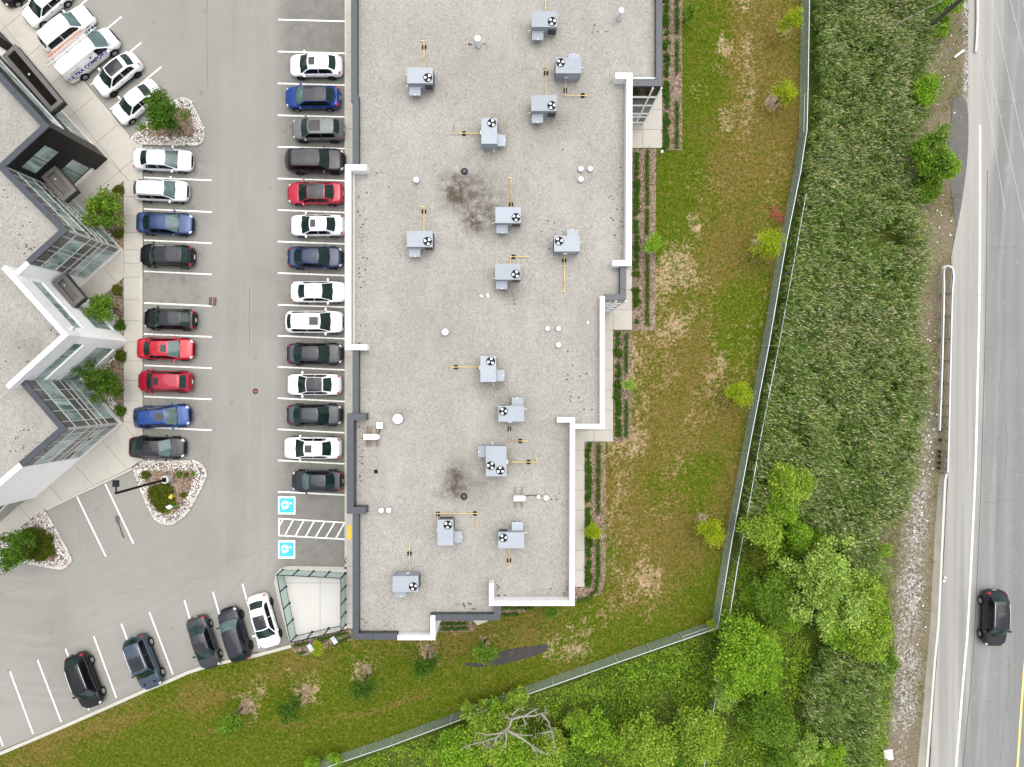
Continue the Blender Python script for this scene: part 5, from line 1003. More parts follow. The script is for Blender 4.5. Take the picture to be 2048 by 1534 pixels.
def vent(label, px, py, h, r, cap=True):
    c = P(px, py, ZR + h); t = thing('roof_vent', label, 'vent', (c.x, c.y, ZR), 0, 'white vents on the gravel roof')
    MB().lathe([(r * 1.15, 0), (r * .8, .06), (r * .62, .08), (r * .62, h - .06)], (0, 0, 0), 14).build('vent_pipe', MT['galv'], t, True)
    MB().lathe([(r, h - .12), (r * 1.03, h - .05), (r * .9, h), (r * .4, h + .02), (0.001, h + .022)], (0, 0, 0), 16).build('vent_cap', MT['pvc'], t)
for v in [('tall white vent pipe between two units', 955, 76, 1.15, .22), ('tall white vent pipe nearest the north east corner', 1243, 20, 1.25, .20), ('white vent near the white return wall above the stain', 832, 359, .5, .20), ('first of three clustered white vents', 1162, 337, .35, .19), ('clustered white vent nearest the east parapet', 1181, 337, .35, .19), ('clustered white vent closest to the unit', 1162, 358, .35, .19), ('single white vent in the middle of the roof', 890, 664, .4, .25), ('white vent of a pair, farther from the east wall', 1095, 657, .3, .18), ('white vent of a pair, closer to the east wall', 1117, 657, .3, .18), ('white vent below the pair', 1117, 690, .3, .19), ('large round white roof vent by the split condenser', 795, 838, .4, .37), ('white vent of two by the slate wall, nearer the wall', 762, 1021, .4, .19), ('white vent of two by the slate wall, farther from the wall', 777, 1021, .4, .19), ('white vent right of the cabled one', 1092, 996, .3, .19), ('small white vent joined to a cable', 1077, 994, .3, .14)]: vent(*v)
for x, y, lb in ((929, 343, 'dark round roof drain above the big stain'), (928, 993, 'dark round roof drain below the twin fan unit')):
    c = P(x, y, ZR); t = thing('roof_drain', lb, 'drain', (c.x, c.y, ZR), 0, 'roof drains'); MB().lathe([(.20, 0), (.19, .09), (.10, .15), (.001, .16)], (0, 0, 0), 14).build('drain_strainer', MT['capgrey'], t); MB().lathe([(.27, 0), (.27, .03), (.2, .03)], (0, 0, 0), 14).build('drain_flange', MT['dark'], t)
def condenser(label, px, py, d, rz, sleepers, cable):
    c = P(px, py, ZR + .7); t = thing('split_condenser', label, 'condenser', (c.x, c.y, ZR), R(rz), 'small white condensers')
    MB().box((0, 0, .47), (d[0], d[1], .62)).build('casing', MT['pvc'], t); MB().lathe([(.24, 0), (.24, .02), (.2, .03)], (-.1, -d[1] / 2, .45), 16, Matrix.Rotation(R(90), 3, 'X')).build('fan_grille', MT['galv'], t); MB().box((d[0] / 2 + .06, 0, .45), (.12, d[1] * .7, .3)).build('valve_cover', MT['pvc'], t)
    for k, x in enumerate(sleepers): MB().box((x, 0, .08), (.10, 1.5, .16)).build('timber_sleeper', MT['wood'], t)
    if cable: MB().tube([Vector(p) for p in cable], .025, 6).build('cable', MT['rubber'], t)
    return t
condenser('white split condenser on timber sleepers beside a square white hood', 741, 874, (1.0, .4), 0, (-.42, -.28, -.1, .3, .45), [(.5, .1, .5), (.6, .4, .2), (.75, .9, .2)]); condenser('white split condenser with black cable to a small vent', 1038, 997, (.78, .36), 0, (-.25, .25), [(.4, .1, .4), (.8, .16, .1), (1.5, .12, .1), (1.75, .1, .2)])
c = P(759, 851, ZR + .5); t = thing('vent_hood', 'square white vent hood near the timber sleepers', 'vent', (c.x, c.y, ZR)); MB().box((0, 0, .2), (.3, .3, .4)).build('hood_stem', MT['galv'], t); MB().box((0, 0, .45), (.44, .44, .12)).build('hood_cap', MT['pvc'], t)
def bit(name, label, cat, px, py, z, d, rz, mat):
    c = P(px, py, z); o = MB().box((0, 0, d[2] / 2), d).build(name, MT[mat]); o.location = (c.x, c.y, z); o.rotation_euler = (0, 0, R(rz)); tag(o, label, cat); return o
bit('rubber_mat', 'small black rubber pad lying alone on the gravel', 'pad', 752, 943, ZR, (.26, .28, .05), 10, 'rubber')
bit('foam_scrap', 'white scrap on the roof gravel, the one nearer the parked cars', 'scrap', 963, 592, ZR, (.22, .12, .06), -35, 'pvc'); bit('foam_scrap', 'white scrap on the roof gravel, the one nearer the lawn', 'scrap', 976, 591, ZR, (.14, .26, .06), 15, 'pvc'); bit('timber_plank', 'short pale plank in the south east roof corner', 'plank', 1131, 1184, ZR + .02, (.12, .95, .04), -12, 'wood')
bit('roof_scrap', 'small white scrap near the stepped wall', 'scrap', 1176, 645, ZR, (.12, .22, .05), 5, 'pvc')
# bitumen flecks blown against the parapets
def flecks(name, areas, z, parent):
    V = []; T = []
    for x0, y0, x1, y1, n in areas:
        for _ in range(n):
            a = P(random.uniform(x0, x1), random.uniform(y0, y1), z); s = random.choice([.03, .04, .05, .06, .10]); t0 = random.uniform(0, 6.3); o = len(V)
            for k in range(3): V.append((a.x + s * math.cos(t0 + k * 2.1 + random.uniform(-.4, .4)), a.y + s * math.sin(t0 + k * 2.1) * .7, z + .012 + random.uniform(0, .02)))
            V.append((a.x, a.y, z + .04)); T += [(o, o + 1, o + 2), (o, o + 1, o + 3), (o + 1, o + 2, o + 3), (o + 2, o, o + 3)]
    ob = put(name, mesh_np(name, V, None, T, MT['rubber']), parent); ob['kind'] = 'stuff'
flecks('bitumen_flecks', [(715, 380, 735, 700, 90), (716, 850, 728, 1020, 40), (722, 1235, 740, 1265, 26), (765, 1240, 790, 1262, 16), (990, 1150, 1010, 1195, 26), (1095, 1160, 1140, 1190, 26), (910, 1205, 975, 1225, 30), (1215, 320, 1250, 480, 36), (1130, 700, 1195, 830, 40), (1085, 985, 1140, 1015, 16), (1000, 590, 1030, 620, 14), (730, 340, 780, 400, 20), (1180, 40, 1230, 100, 16), (930, 85, 985, 100, 14), (1115, 240, 1130, 300, 8), (1220, 150, 1300, 165, 12), (1080, 440, 1110, 500, 12)], ZR, bld)
flecks('bitumen_flecks', [(50, 480, 120, 530, 60), (5, 410, 70, 500, 40), (90, 640, 118, 670, 20), (20, 855, 110, 905, 40), (0, 690, 60, 760, 14), (0, 360, 40, 420, 20)], ZR, zb)
# ------------------------------------------------------------------ street furniture
def lamp_post():
    b = P(338, 957); t = thing('lamp_post', 'black lamp post with round concrete base on the stone island', 'lamp post', (b.x, b.y, 0))
    MB().lathe([(.36, .05), (.36, .75), (.33, .8)], (0, 0, 0), 20).build('concrete_base', MT['padconc'], t)
    MB().box((0, 0, .84), (.36, .36, .06)).build('base_plate', MT['dark'], t)
    MB().bar((0, 0, .85), (0, 0, 7.9), .16).build('pole', MT['dark'], t); a = MB().bar((0, 0, 7.8), (0, .5, 7.85), .08).build('arm', MT['dark'], t)
    MB().box((0, .72, 7.86), (.46, .5, .12)).build('lamp_head', MT['dark'], t); MB().box((0, .72, 7.795), (.34, .38, .012)).build('lens', MT['frost'], t)
lamp_post()
def hydrant():
    b = P(349, 991.5); t = thing('fire_hydrant', 'pale yellow fire hydrant among the island shrubs', 'hydrant', (b.x, b.y, .12))
    MB().lathe([(.16, 0), (.16, .05), (.11, .07), (.11, .55), (.14, .58), (.14, .62), (.10, .70), (.04, .78), (.04, .82)], (0, 0, 0), 12).build('barrel', MT['hyd'], t)
    for s in (1, -1): MB().lathe([(.07, 0), (.07, .1), (.05, .12)], (0, s * .10, .42), 10, Matrix.Rotation(R(-90 * s), 3, 'X')).build('outlet', MT['hyd'], t)
    MB().box((.0, 0, .84), (.05, .05, .06)).build('operating_nut', MT['hyd'], t)
hydrant()
b = P(367, 1009); t = thing('small_sign', 'white sign on a leaning thin post in the stone island', 'sign', (b.x, b.y, .1)); MB().bar((0, 0, 0), (-.35, .1, 1.7), .04).build('sign_post', MT['galv'], t); MB().box((-.36, .1, 1.65), (.42, .03, .34), R(25), Matrix.Rotation(R(25), 3, 'Z') @ Matrix.Rotation(R(-50), 3, 'X')).build('sign_plate', MT['pvc'], t)
b = P(692, 1114); t = thing('accessible_parking_sign', 'small brown signpost on the pavement by the accessible bays', 'sign', (b.x + .35, b.y, .1)); MB().bar((-.35, 0, 0), (0, .0, 1.8), .05).build('sign_post', MT['iron'], t); MB().box((0, 0, 1.75), (.2, .2, .16)).build('sign_head', MT['rust'], t)
c = P(511, 782.5); t = thing('manhole_cover', 'round rusty manhole cover in the driving lane', 'manhole', (c.x, c.y, 0)); MB().lathe([(.36, 0), (.36, .012), (.32, .012)], (0, 0, 0), 24).build('frame', MT['kerb'], t); MB().lathe([(.31, 0), (.31, .016), (.001, .018)], (0, 0, 0), 24).build('lid', MT['iron'], t); MB().bar((-.24, 0, .022), (.24, 0, .022), .035, .012).build('lifting_bar', MT['rust'], t)
c = P(425.5, 603); t = thing('catch_basin', 'square rusty drain grate at the end of the empty bay', 'drain', (c.x, c.y, 0), R(-3)); MB().box((0, 0, .006), (.66, .72, .018)).build('frame', MT['iron'], t)
for k in range(8): MB().box((-.15 if k < 4 else .15, -.27 + .18 * (k % 4), .02), (.26, .12, .014)).build('bar', MT['rust' if 0 else 'iron'], t)
MB().box((0, 0, .021), (.03, .68, .016)).build('bar', MT['kerb'], t)
for x, y, rz, lb in ((668.5, 1280, -35, 'grey utility box nearer the building'), (621.5, 1295, -35, 'grey utility box beside the yellow sapling')):
    c = P(x, y, .4); t = thing('utility_box', lb, 'utility box', (c.x, c.y, .06), R(-55), 'grey boxes by the patio'); MB().box((0, 0, .2), (.62, .34, .4)).build('casing', MT['cab2'], t); MB().box((0, 0, .415), (.66, .38, .03)).build('lid', MT['galv'], t)
c = P(1324, 303, .5); t = thing('yard_hydrant', 'small pale green capped standpipe at the bed corner', 'standpipe', (c.x, c.y, .05)); MB().lathe([(.08, 0), (.08, .4)], (0, 0, 0), 10).build('pipe', MT['frost'], t); MB().lathe([(.13, .4), (.12, .5), (.001, .53)], (0, 0, 0), 12).build('cap', MT['frost'], t)
# glass fenced patio
def glass_fence():
    t = thing('glass_fence', 'patio fence of frosted glass panels between black posts', 'fence', P(630, 1200))
    o = P(630, 1200); Z = .13
    q = lambda x, y: P(460 + x * .1465, 1120 + y * .1465) - o
    runs = [([(730, 130), (940, 138), (1150, 150), (1365, 160), (1580, 175)], 'frost'), ([(1580, 175), (1580, 350), (1580, 525), (1580, 703), (1580, 875)], 'frost'), ([(1580, 875), (1355, 925), (1130, 975), (910, 1025)], 'clear'), ([(910, 1025), (865, 802), (818, 578), (772, 355), (730, 130)], 'frost')]
    for pts, mt in runs:
        for i, p in enumerate(pts):
            v = q(*p)
            if i < len(pts) - 1 : 
                MB().bar(v + Vector((0, 0, Z)), v + Vector((0, 0, 1.72)), .085).build('post', MT['dark'], t); MB().box(v + Vector((0, 0, Z + .02)), (.2, .2, .03)).build('post_foot', MT['dark'], t)
                w_ = q(*pts[i + 1]); d = (w_ - v).normalized() * .06
                MB().bar(v + d + Vector((0, 0, 1.69)), w_ - d + Vector((0, 0, 1.69)), .05).build('rail', MT['dark'], t); MB().bar(v + d + Vector((0, 0, Z + .08)), w_ - d + Vector((0, 0, Z + .08)), .045).build('rail', MT['dark'], t)
                n = Vector((d.y, -d.x, 0)).normalized() * .012; a = v + d; b_ = w_ - d
                vs = [x_ + s_ * n + Vector((0, 0, z_)) for x_, z_ in ((a, Z + .12), (b_, Z + .12), (b_, 1.66), (a, 1.66)) for s_ in (-1, 1)]
                MB().add(vs, [(0, 2, 4, 6), (1, 7, 5, 3), (0, 1, 3, 2), (4, 5, 7, 6), (2, 3, 5, 4), (0, 6, 7, 1)]).build('glass_panel', MT[mt], t)
glass_fence()
# chain link fences: the px lines are those of the top rail
def chain_fence(label, pts, h, spacing, pitch, mat='fence', rail='rail', mid=(), wr=.0055, cap=None):
    q = [P(x, y, h) for x, y in pts]; o = Vector((q[0].x, q[0].y, 0)); t = thing('chain_link_fence', label, 'fence', o, 0, None)
    V = []; Q = []
    def wire(a, b, r):
        d = (b - a).normalized(); x = d.cross(Vector((.31, .2, .93))).normalized() * r; y = x.cross(d).normalized() * r; s = len(V)
        for p in (a, b): V.extend([p + x, p - .5 * x + .87 * y, p - .5 * x - .87 * y])
        Q.extend([(s, s + 1, s + 4, s + 3), (s + 1, s + 2, s + 5, s + 4), (s + 2, s, s + 3, s + 5)])
    rl = []
    for i in range(len(q) - 1):
        a = Vector((q[i].x, q[i].y, 0)) - o; b = Vector((q[i + 1].x, q[i + 1].y, 0)) - o; L_ = (b - a).length; d = (b - a) / L_; n = max(1, round(L_ / spacing))
        for k in range(n + (1 if i == len(q) - 2 else 0)):
            p = a + d * (L_ * k / n); MB().tube([p, p + Vector((0, 0, h + .06))], .038, 6).build('post', MT[rail], t)
        for k in range(n):
            p0 = a + d * (L_ * k / n); p1 = a + d * (L_ * (k + 1) / n); MB().tube([p0 + Vector((0, 0, h)), p1 + Vector((0, 0, h))], .034, 6).build('top_rail', MT[rail], t)
            if any(m0 <= (i + k / n) < m1 for m0, m1 in mid): MB().tube([p0 + Vector((0, 0, h * .62)), p1 + Vector((0, 0, h * .62))], .022, 6).build('brace_rail', MT[rail], t)
        s = -h
        while s < L_:
            s0, s1 = max(0, s), min(L_, s + h); wire(a + d * s0 + Vector((0, 0, s0 - s + .03)), a + d * s1 + Vector((0, 0, s1 - s)), wr); wire(a + d * s0 + Vector((0, 0, h - (s0 - s))), a + d * s1 + Vector((0, 0, h - (s1 - s) + .03)), wr); s += pitch
    put('wire_mesh', mesh_np('wire_mesh', [tuple(v) for v in V], Q, None, MT[mat]), t)
chain_fence('tall chain link fence with pale top rail around the lawn', [(1621, -110), (1619, 0), (1616, 180), (1614, 259), (1601, 345), (1571.5, 491), (1538, 690), (1496, 909), (1463, 1086), (1435.5, 1256), (1235, 1325), (1042, 1393.5), (900, 1447.5), (780, 1492), (661, 1532), (540, 1580)], 1.7, 2.9, .115, mid=((1.9, 2.6), (2.3, 3), (8.7, 9.2)), wr=.0042)
chain_fence('older low chain link fence half buried in the reeds', [(1612, 390), (1585, 541), (1558, 690), (1522, 872), (1498, 1012), (1476, 1127), (1455, 1259), (1436, 1366), (1411, 1517), (1400, 1590)], 1.75, 3.0, .30, 'oldwire', 'rail', (), .003)
# road barrier, guard rail, stub of white wall
def barrier():
    t = thing('concrete_barrier', 'low weathered concrete road barrier with bright top edge', 'barrier', (0, 0, 0)); zt = .42
    Rr = [(1896, 948), (1893, 960), (1889, 1037), (1884, 1150), (1879, 1250), (1872, 1321), (1864, 1428), (1856, 1534), (1847, 1640)]; Lw = [(1881, 948), (1877, 960), (1870.5, 1050), (1865.5, 1140), (1860, 1250), (1854, 1321), (1845, 1428), (1835, 1534), (1826, 1640)]
    top = [P(x - 4.6, y, zt) for x, y in Rr]; low = [P(x, y, -.04) for x, y in Lw]; back = [P(x, y, -.04) + Vector((.02, 0, 0)) for x, y in Rr]; n = len(top)
    MB().add([tuple(v) for r_ in (low, top, back) for v in r_], [(i + k * n, i + 1 + k * n, i + 1 + (k + 1) % 3 * n, i + (k + 1) % 3 * n) for i in range(n - 1) for k in range(3)] + [(0, n, 2 * n)]).build('barrier_body', MT['beige'], t)
    strip(PL(Rr, zt), .20, -.03, zt + .02).build('coping', MT['padconc'], t)
barrier()
t = thing('white_wall', 'short white concrete wall stub at the road edge', 'wall', (0, 0, 0)); strip(PL([(1957.5, -120), (1957.5, 40), (1956, 80), (1954, 103)], .16), .17, -.03, .16).build('wall_body', MT['kerb'], t); strip(PL([(1957.8, -120), (1957.8, 40), (1956.3, 80), (1954.3, 103.5)], .2), .19, .16, .2).build('wall_cap', MT['padconc'], t)
def guard_rail():
    t = thing('guard_rail', 'galvanised double guard rail on dark timber posts', 'guard rail', (0, 0, 0)); h = .72
    def beam(pts, nm='w_beam'):
        pts = smooth_path([Vector((p.x, p.y)) for p in PL(pts, h)], 4); prof = [(-.03, -.155), (.04, -.11), (.04, -.06), (-.03, -.02), (-.03, .02), (.04, .06), (.04, .11), (-.03, .155)]; vs = []
        for i, p in enumerate(pts):
            d = (pts[min(i + 1, len(pts) - 1)] - pts[max(0, i - 1)]).normalized(); n = Vector((d.y, -d.x))
            for a, b in prof: vs.append((p.x + n.x * a * 1.6, p.y + n.y * a * 1.6, h - .155 + b))
        k = len(prof); fs = [(i * k + j, i * k + j + 1, (i + 1) * k + j + 1, (i + 1) * k + j) for i in range(len(pts) - 1) for j in range(k - 1)]; MB().add(vs, fs).build(nm, MT['galv'], t)
    MT['beamw'] = M('bright_galvanised_beam', (.36, .365, .36), .5, .2, var=.12, vs_=1.5)
    L1 = [(1888.5, 545), (1889, 580), (1887.5, 650), (1885, 740), (1880.5, 861)]; R1 = [(1906, 575), (1905, 600), (1902.5, 700), (1899, 850), (1896, 945)]
    for pts in (L1, R1):
        beam(pts); strip(PL(pts, h), .07, h - .03, h).build('beam_edge', MT['beamw'], t)
    beam([(1888.5, 545), (1890, 534), (1897, 531), (1906, 537), (1908, 555), (1906, 575)], 'end_terminal'); strip(PL([(1888.5, 545), (1890, 534), (1897, 531), (1906, 537), (1908, 555), (1906, 575)], h), .06, h - .03, h).build('beam_edge', MT['beamw'], t)
    for y in (587, 633, 678, 722, 768, 812, 835, 858, 881, 904, 914, 927, 938):
        x0 = np.interp(y, [545, 650, 740, 861, 940], [1889, 1887.5, 1885, 1880.5, 1878]); x1 = np.interp(y, [575, 700, 850, 945], [1905, 1901.5, 1898, 1895])
        a = P(x0 + 3, y, h); b_ = P(x1 - 1, y, h); mb = MB(); mb.box(((a.x + b_.x) / 2, a.y, h - .12), (b_.x - a.x - .06, .22, .22)); mb.box(((a.x + b_.x) / 2, a.y, h / 2 - .14), (.2, .17, h - .1)); mb.build('timber_post', MT['post'], t)
guard_rail()
# utility pole, guys and overhead cables
pb = P(1836, 73); pole = thing('utility_pole', 'dark timber utility pole leaning out of the top edge', 'utility pole', (pb.x, pb.y, 0)); MB().tube([(0, 0, -.05), (0, 0, 6), (0, 0, 11.5)], [.19, .165, .13], 10).build('pole', MT['pole'], pole)
MB().box((0, 0, 10.8), (2.4, .12, .14), R(60)).build('cross_arm', MT['wood'], pole)
for s in (-1, 1): MB().lathe([(.05, 0), (.07, .1), (.04, .2)], (s * .55, s * .95, 10.87), 8).build('insulator', MT['galv'], pole)
def cable(label, a, b, r=.014, sag=0.0, n=10):
    pts = [a.lerp(b, i / n) - Vector((0, 0, sag * 4 * (i / n) * (1 - i / n))) for i in range(n + 1)]; o = MB().tube([p - a for p in pts], r, 5).build('cable', MT['wire']); o.location = a; tag(o, label, 'cable', 'thin cables near the utility pole'); return o
topz = Vector((pb.x, pb.y, 9.0))
for (x, y), z, lb in (((1806, 76), 0, 'guy wire with yellow sleeve anchored in the reeds'), ((1756, 66), 0, 'upper of two parallel guy wires anchored far into the reeds'), ((1752, 70), .1, 'lower of two parallel guy wires anchored far into the reeds')): cable(lb, P(x, y, z), topz - Vector((0, 0, .0 if z == 0 else .5)), .012)
g_ = P(1806, 76); tp = (topz - g_).normalized(); o = MB().tube([g_, g_ + tp * 1.6], .05, 8).build('guy_guard', MT['hyd']); tag(o, 'yellow plastic sleeve on the guy wire', 'guard')
for (a0, a1), z, lb in ((((1978, -30), (2062, 360)), 9.6, 'overhead cable crossing the road edge, nearest the pole'), (((2012, -30), (2070, 190)), 9.6, 'overhead cable in the top corner over the road'), (((2040, -30), (2062, 90)), 9.6, 'short stretch of overhead cable in the very corner'), (((1952, 60), (2010, 420)), 7.6, 'lower cable starting near the white wall stub'), (((1975, 120), (2075, 560)), 7.6, 'lower cable running down across the road lane')): cable(lb, P(*a0, z), P(*a1, z), .013, .0)
bit('litter_board', 'pale broken board leaning beside the reeds', 'board', 1776, 1509, 0, (.75, .85, .08), 5, 'pvc'); 
c = P(1920, 107, .2); o = MB().bar((-.45, -.32, .12), (.45, .32, .12), .12, .05).bar((-.35, -.16, .1), (.38, .38, .1), .10, .04).build('metal_plate', MT['galv']); o.location = (c.x, c.y, 0); tag(o, 'bent pale metal strip lying on the verge', 'metal strip')
for x, y, r_, lb in ((1890, 1155, .10, 'upper of two white lumps on the barrier'), (1888, 1162, .12, 'lower of two white lumps on the barrier')):
    c = P(x, y, .1); o = MB().lathe([(.05, 0), (r_, .05), (r_ * .8, .16), (.01, .2)], (0, 0, 0), 9).build('white_lump', MT['pvc'], None, True); o.location = (c.x, c.y, 0); tag(o, lb, 'lump')
def litter(n):
    V = []; T = []; Q = []
    for _ in range(n):
        py = random.choice([random.uniform(20, 540), random.uniform(640, 960), random.uniform(820, 960), random.uniform(950, 1530)])
        cx = np.interp(py, [0, 200, 350, 540, 700, 850, 950, 1150, 1534], [1880, 1885, 1880, 1868, 1862, 1856, 1850, 1835, 1805]); c = P(cx + random.gauss(0, 14), py, 0); s = random.choice([.02, .03, .03, .04, .05, .09]); a = random.uniform(0, 6.3); o = len(V)
        for k in range(4): V.append((c.x + s * math.cos(a + k * 1.57) * random.uniform(.6, 1.2), c.y + s * math.sin(a + k * 1.57), .0 + random.uniform(.0, .06)))
        Q.append((o, o + 1, o + 2, o + 3))
    o = put('litter', mesh_np('litter', V, Q, None, MT['stone'])); tag(o, 'scraps of pale litter along the road verge', None, None, 'stuff')
litter(620)
# ------------------------------------------------------------------ trees, shrubs, hedges
def leaf_quads(C, s, up=.6, ar=.55):
    """one small bent leaf (a rhombus) at every centre"""
    n = len(C); N = rng.normal(0, 1, (n, 3)); N[:, 2] = np.abs(N[:, 2]) + up; N /= np.linalg.norm(N, axis=1)[:, None]
    A = rng.normal(0, 1, (n, 3)); A -= N * (A * N).sum(1)[:, None]; A /= np.linalg.norm(A, axis=1)[:, None]; B = np.cross(N, A); s = (s * rng.uniform(.6, 1.35, n))[:, None]
    V = np.stack([C - A * s, C + B * s * ar, C + A * s - N * s * .25, C - B * s * ar], 1); return V.reshape(-1, 3), np.arange(4 * n).reshape(-1, 4)
CM = {}
def crown(kind, r, seed):
    key = (kind, r, seed)
    if key in CM: return CM[key]
    st = np.random.default_rng(seed * 77 + int(r * 100)); flat = {'round': .80, 'open': .75, 'tall': 1.25, 'sapling': 1.15, 'bush': .60, 'clump': .75}[kind]
    leaf = .047 + .026 * min(r, 2.6)
    if kind in ('bush', 'clump'): leaf = .05 + .02 * r
    nc = {'round': int(26 + 34 * r), 'open': int(12 + 15 * r), 'tall': int(20 + 24 * r), 'sapling': 13, 'bush': int(16 + 26 * r), 'clump': 10}[kind]
    d = st.normal(0, 1, (nc, 3)); d /= np.linalg.norm(d, axis=1)[:, None]; rad = st.uniform(.35, 1, nc) ** .6
    lob = 1 + .22 * np.sin(np.arctan2(d[:, 1], d[:, 0]) * st.integers(2, 4) + st.uniform(0, 6)) + st.normal(0, .10, nc)
    if kind in ('open', 'sapling'): lob = lob * st.uniform(.7, 1.2, nc)
    C = d * (rad * lob)[:, None] * r * .86; C[:, 2] = C[:, 2] * flat
    C[C[:, 2] < -r * .45, 2] *= .4
    sg = {'round': .19, 'open': .16, 'tall': .17, 'sapling': .20, 'bush': .20, 'clump': .26}[kind] * r / max(1, r ** .35)
    per = int(np.clip((1.5 if kind in ('round', 'bush', 'clump') else 1.15) * 26 * (sg / leaf) ** 1.5, 14, 230))
    pts = (C[:, None, :] + st.normal(0, 1, (nc, per, 3)) * np.array([sg, sg, sg * .75])).reshape(-1, 3)
    V, Q = leaf_quads(pts, leaf); CM[key] = (mesh_np('crown', V, Q), C); return CM[key]
TM = {}
def trunkmesh(kind, r, seed, zc):
    key = (kind, r, seed, zc)
    if key in TM: return TM[key]
    C = crown(kind, r, seed)[1]; mb = MB(); k = .035 + .03 * r; mb.tube([(0, 0, -.05), (.02 * r, .01, zc * .45), (0, .02 * r, zc)], [k * 1.3, k, k * .5], 7)
    for c_ in C[::3][:12]:
        a = Vector((.01, .01, zc * random.uniform(.45, .85))); b = Vector((c_[0], c_[1], zc + c_[2])); m = a.lerp(b, .5) + Vector((0, 0, -.08 * r)); mb.tube([a, m, b], [k * .5, k * .32, k * .12], 5)
    TM[key] = mb.mesh('trunk', MT['bark'], True); return TM[key]
SIZES = [.25, .35, .5, .7, .95, 1.25, 1.6, 2.0, 2.5, 3.0, 3.6]
def tree(label, px, py, rpx, mat, kind='round', zc=None, cat='tree', group=None, name='tree', part='crown', trunk=True, bark='bark'):
    r0 = rpx / 23.3; zc = zc if zc is not None else .6 + 1.15 * r0; r0 = r0 * (H - zc) / H; r = min(SIZES, key=lambda q: abs(q - r0)); seed = random.randint(1, 2); b = P(px, py, zc)
    t = thing(name, label, cat, (b.x, b.y, 0), random.uniform(0, 6.28), group); s = r0 / r
    me, C = crown(kind, r, seed); o = put(part, me, t, (0, 0, zc), 0, s)
    if not me.materials: me.materials.append(MT[mat])
    o.material_slots[0].link = 'OBJECT'; o.material_slots[0].material = MT[mat]
    if trunk: put('trunk', trunkmesh(kind, r, seed, round(zc / s, 1)), t, (0, 0, 0), 0, s)
    return t
gW, gY, gD = 'trees of the wet meadow', 'young trees along the fence', 'young trees on the grass slope'
for lb, x, y, r in (('yellow green sapling nearest the top edge, beside its mulch ring', 1582, 40, 23), ('fullest yellow green sapling, covering half its reddish mulch ring', 1573, 184, 27), ('yellow green sapling just below the pile of red twigs', 1537, 492, 31), ('yellow green sapling touching the fence halfway down the lawn', 1480, 787, 30), ('lowest yellow green sapling by the lawn fence', 1424, 1064, 31)): tree(lb, x, y, r, 'lf_lime', 'sapling', 2.4, 'sapling', gY, 'sapling_tree')
for lb, x, y, r, m in (('green sapling on the slope closest to the car park corner', 460, 1445, 26, 'lf_mid'), ('dark green sapling second from the car park corner', 582, 1417, 27, 'lf_dark'), ('round dark green sapling third along the slope', 722, 1377, 25, 'lf_dark'), ('dark green sapling below the white end of the parapet', 848, 1333, 25, 'lf_dark'), ('leafy green sapling beside the dark wet patch', 967, 1303, 25, 'lf_mid'), ('small yellow sapling between the two utility boxes', 637, 1299, 15, 'lf_lime')): tree(lb, x, y, r, m, 'sapling', 2.6 if r > 20 else 1.4, 'sapling', gD, 'sapling_tree')
for lb, x, y, r, m in (('green sapling growing in the hedge bed near the top', 1378, 22, 18, 'lf_mid'), ('green sapling in the hedge bed below the white east parapet', 1303, 490, 22, 'lf_bright'), ('yellow green sapling in the lowest hedge bed', 1191, 1063, 19, 'lf_lime'), ('green shrub at the lawn edge under the south parapet', 1101, 1224, 15, 'lf_mid'), ('grey green thin shrub in the middle hedge bed', 1262, 770, 15, 'lf_pale')): tree(lb, x, y, r, m, 'sapling', 1.8, 'sapling', 'young trees in the hedge beds', 'sapling_tree')
for lb, x, y, r, m, k, z in (('spreading dark green tree on the island by the small white sedan', 326, 230, 45, 'lf_dark', 'open', 3.0), ('leafy tree in the upper planting bed against the dark glazing', 203, 422, 40, 'lf_mid', 'open', 2.5), ('tree in the middle planting bed below the door canopy', 203, 612, 33, 'lf_mid', 'open', 2.3), ('dense dark tree in the lower planting bed', 202, 762, 40, 'lf_dark', 'open', 2.6), ('dark tree on the island at the picture edge', 30, 1098, 40, 'lf_dark', 'open', 3.0)): tree(lb, x, y, r, m, k, z, 'tree', 'trees by the zigzag building', 'street_tree')
for lb, x, y, r, m in (('small bush between pavement and the white corner', 240, 650, 10, 'lf_hedge'), ('small bush between pavement and the lowest dark bay', 240, 821, 10, 'lf_hedge'), ('grassy bush at the tip of the upper planting bed', 237, 378, 9, 'lf_olive'), ('grassy bush beside the pavement in the upper bed', 238, 468, 8, 'lf_olive'), ('low brownish bush under the middle door path', 234, 580, 10, 'lf_olive'), ('low bush right of the white corner tip', 242, 712, 11, 'lf_olive')): tree(lb, x, y, r, m, 'bush', .35, 'bush', 'bushes by the zigzag building', 'low_bush', 'foliage', False)
for k, (x, y, r, m) in enumerate(((312, 985, 14, 'lf_olive'), (330, 978, 14, 'lf_olive'), (316, 1002, 13, 'lf_olive'), (336, 998, 14, 'lf_olive'), (322, 1014, 11, 'lf_olive'), (291, 950, 8, 'lf_olive'), (346, 1010, 8, 'lf_mid'), (358, 949, 6, 'lf_mid'), (386, 947, 4, 'lf_mid'), (333, 1022, 5, 'lf_mid'), (372, 950, 5, 'lf_olive'), (367, 990, 6, 'lf_olive'))): tree('low olive green shrub planted on the lamp island', x, y, r, m, 'bush', .3, 'shrub', 'shrubs on the lamp island', 'low_shrub', 'foliage', False)
for x, y, r in ((62, 1068, 15), (80, 1072, 15), (93, 1080, 13), (70, 1090, 16), (90, 1098, 14), (60, 1104, 14), (80, 1112, 12), (100, 1104, 9)): tree('low olive green shrub planted on the corner island', x, y, r, 'lf_olive', 'bush', .35, 'shrub', 'shrubs on the corner island', 'low_shrub', 'foliage', False)
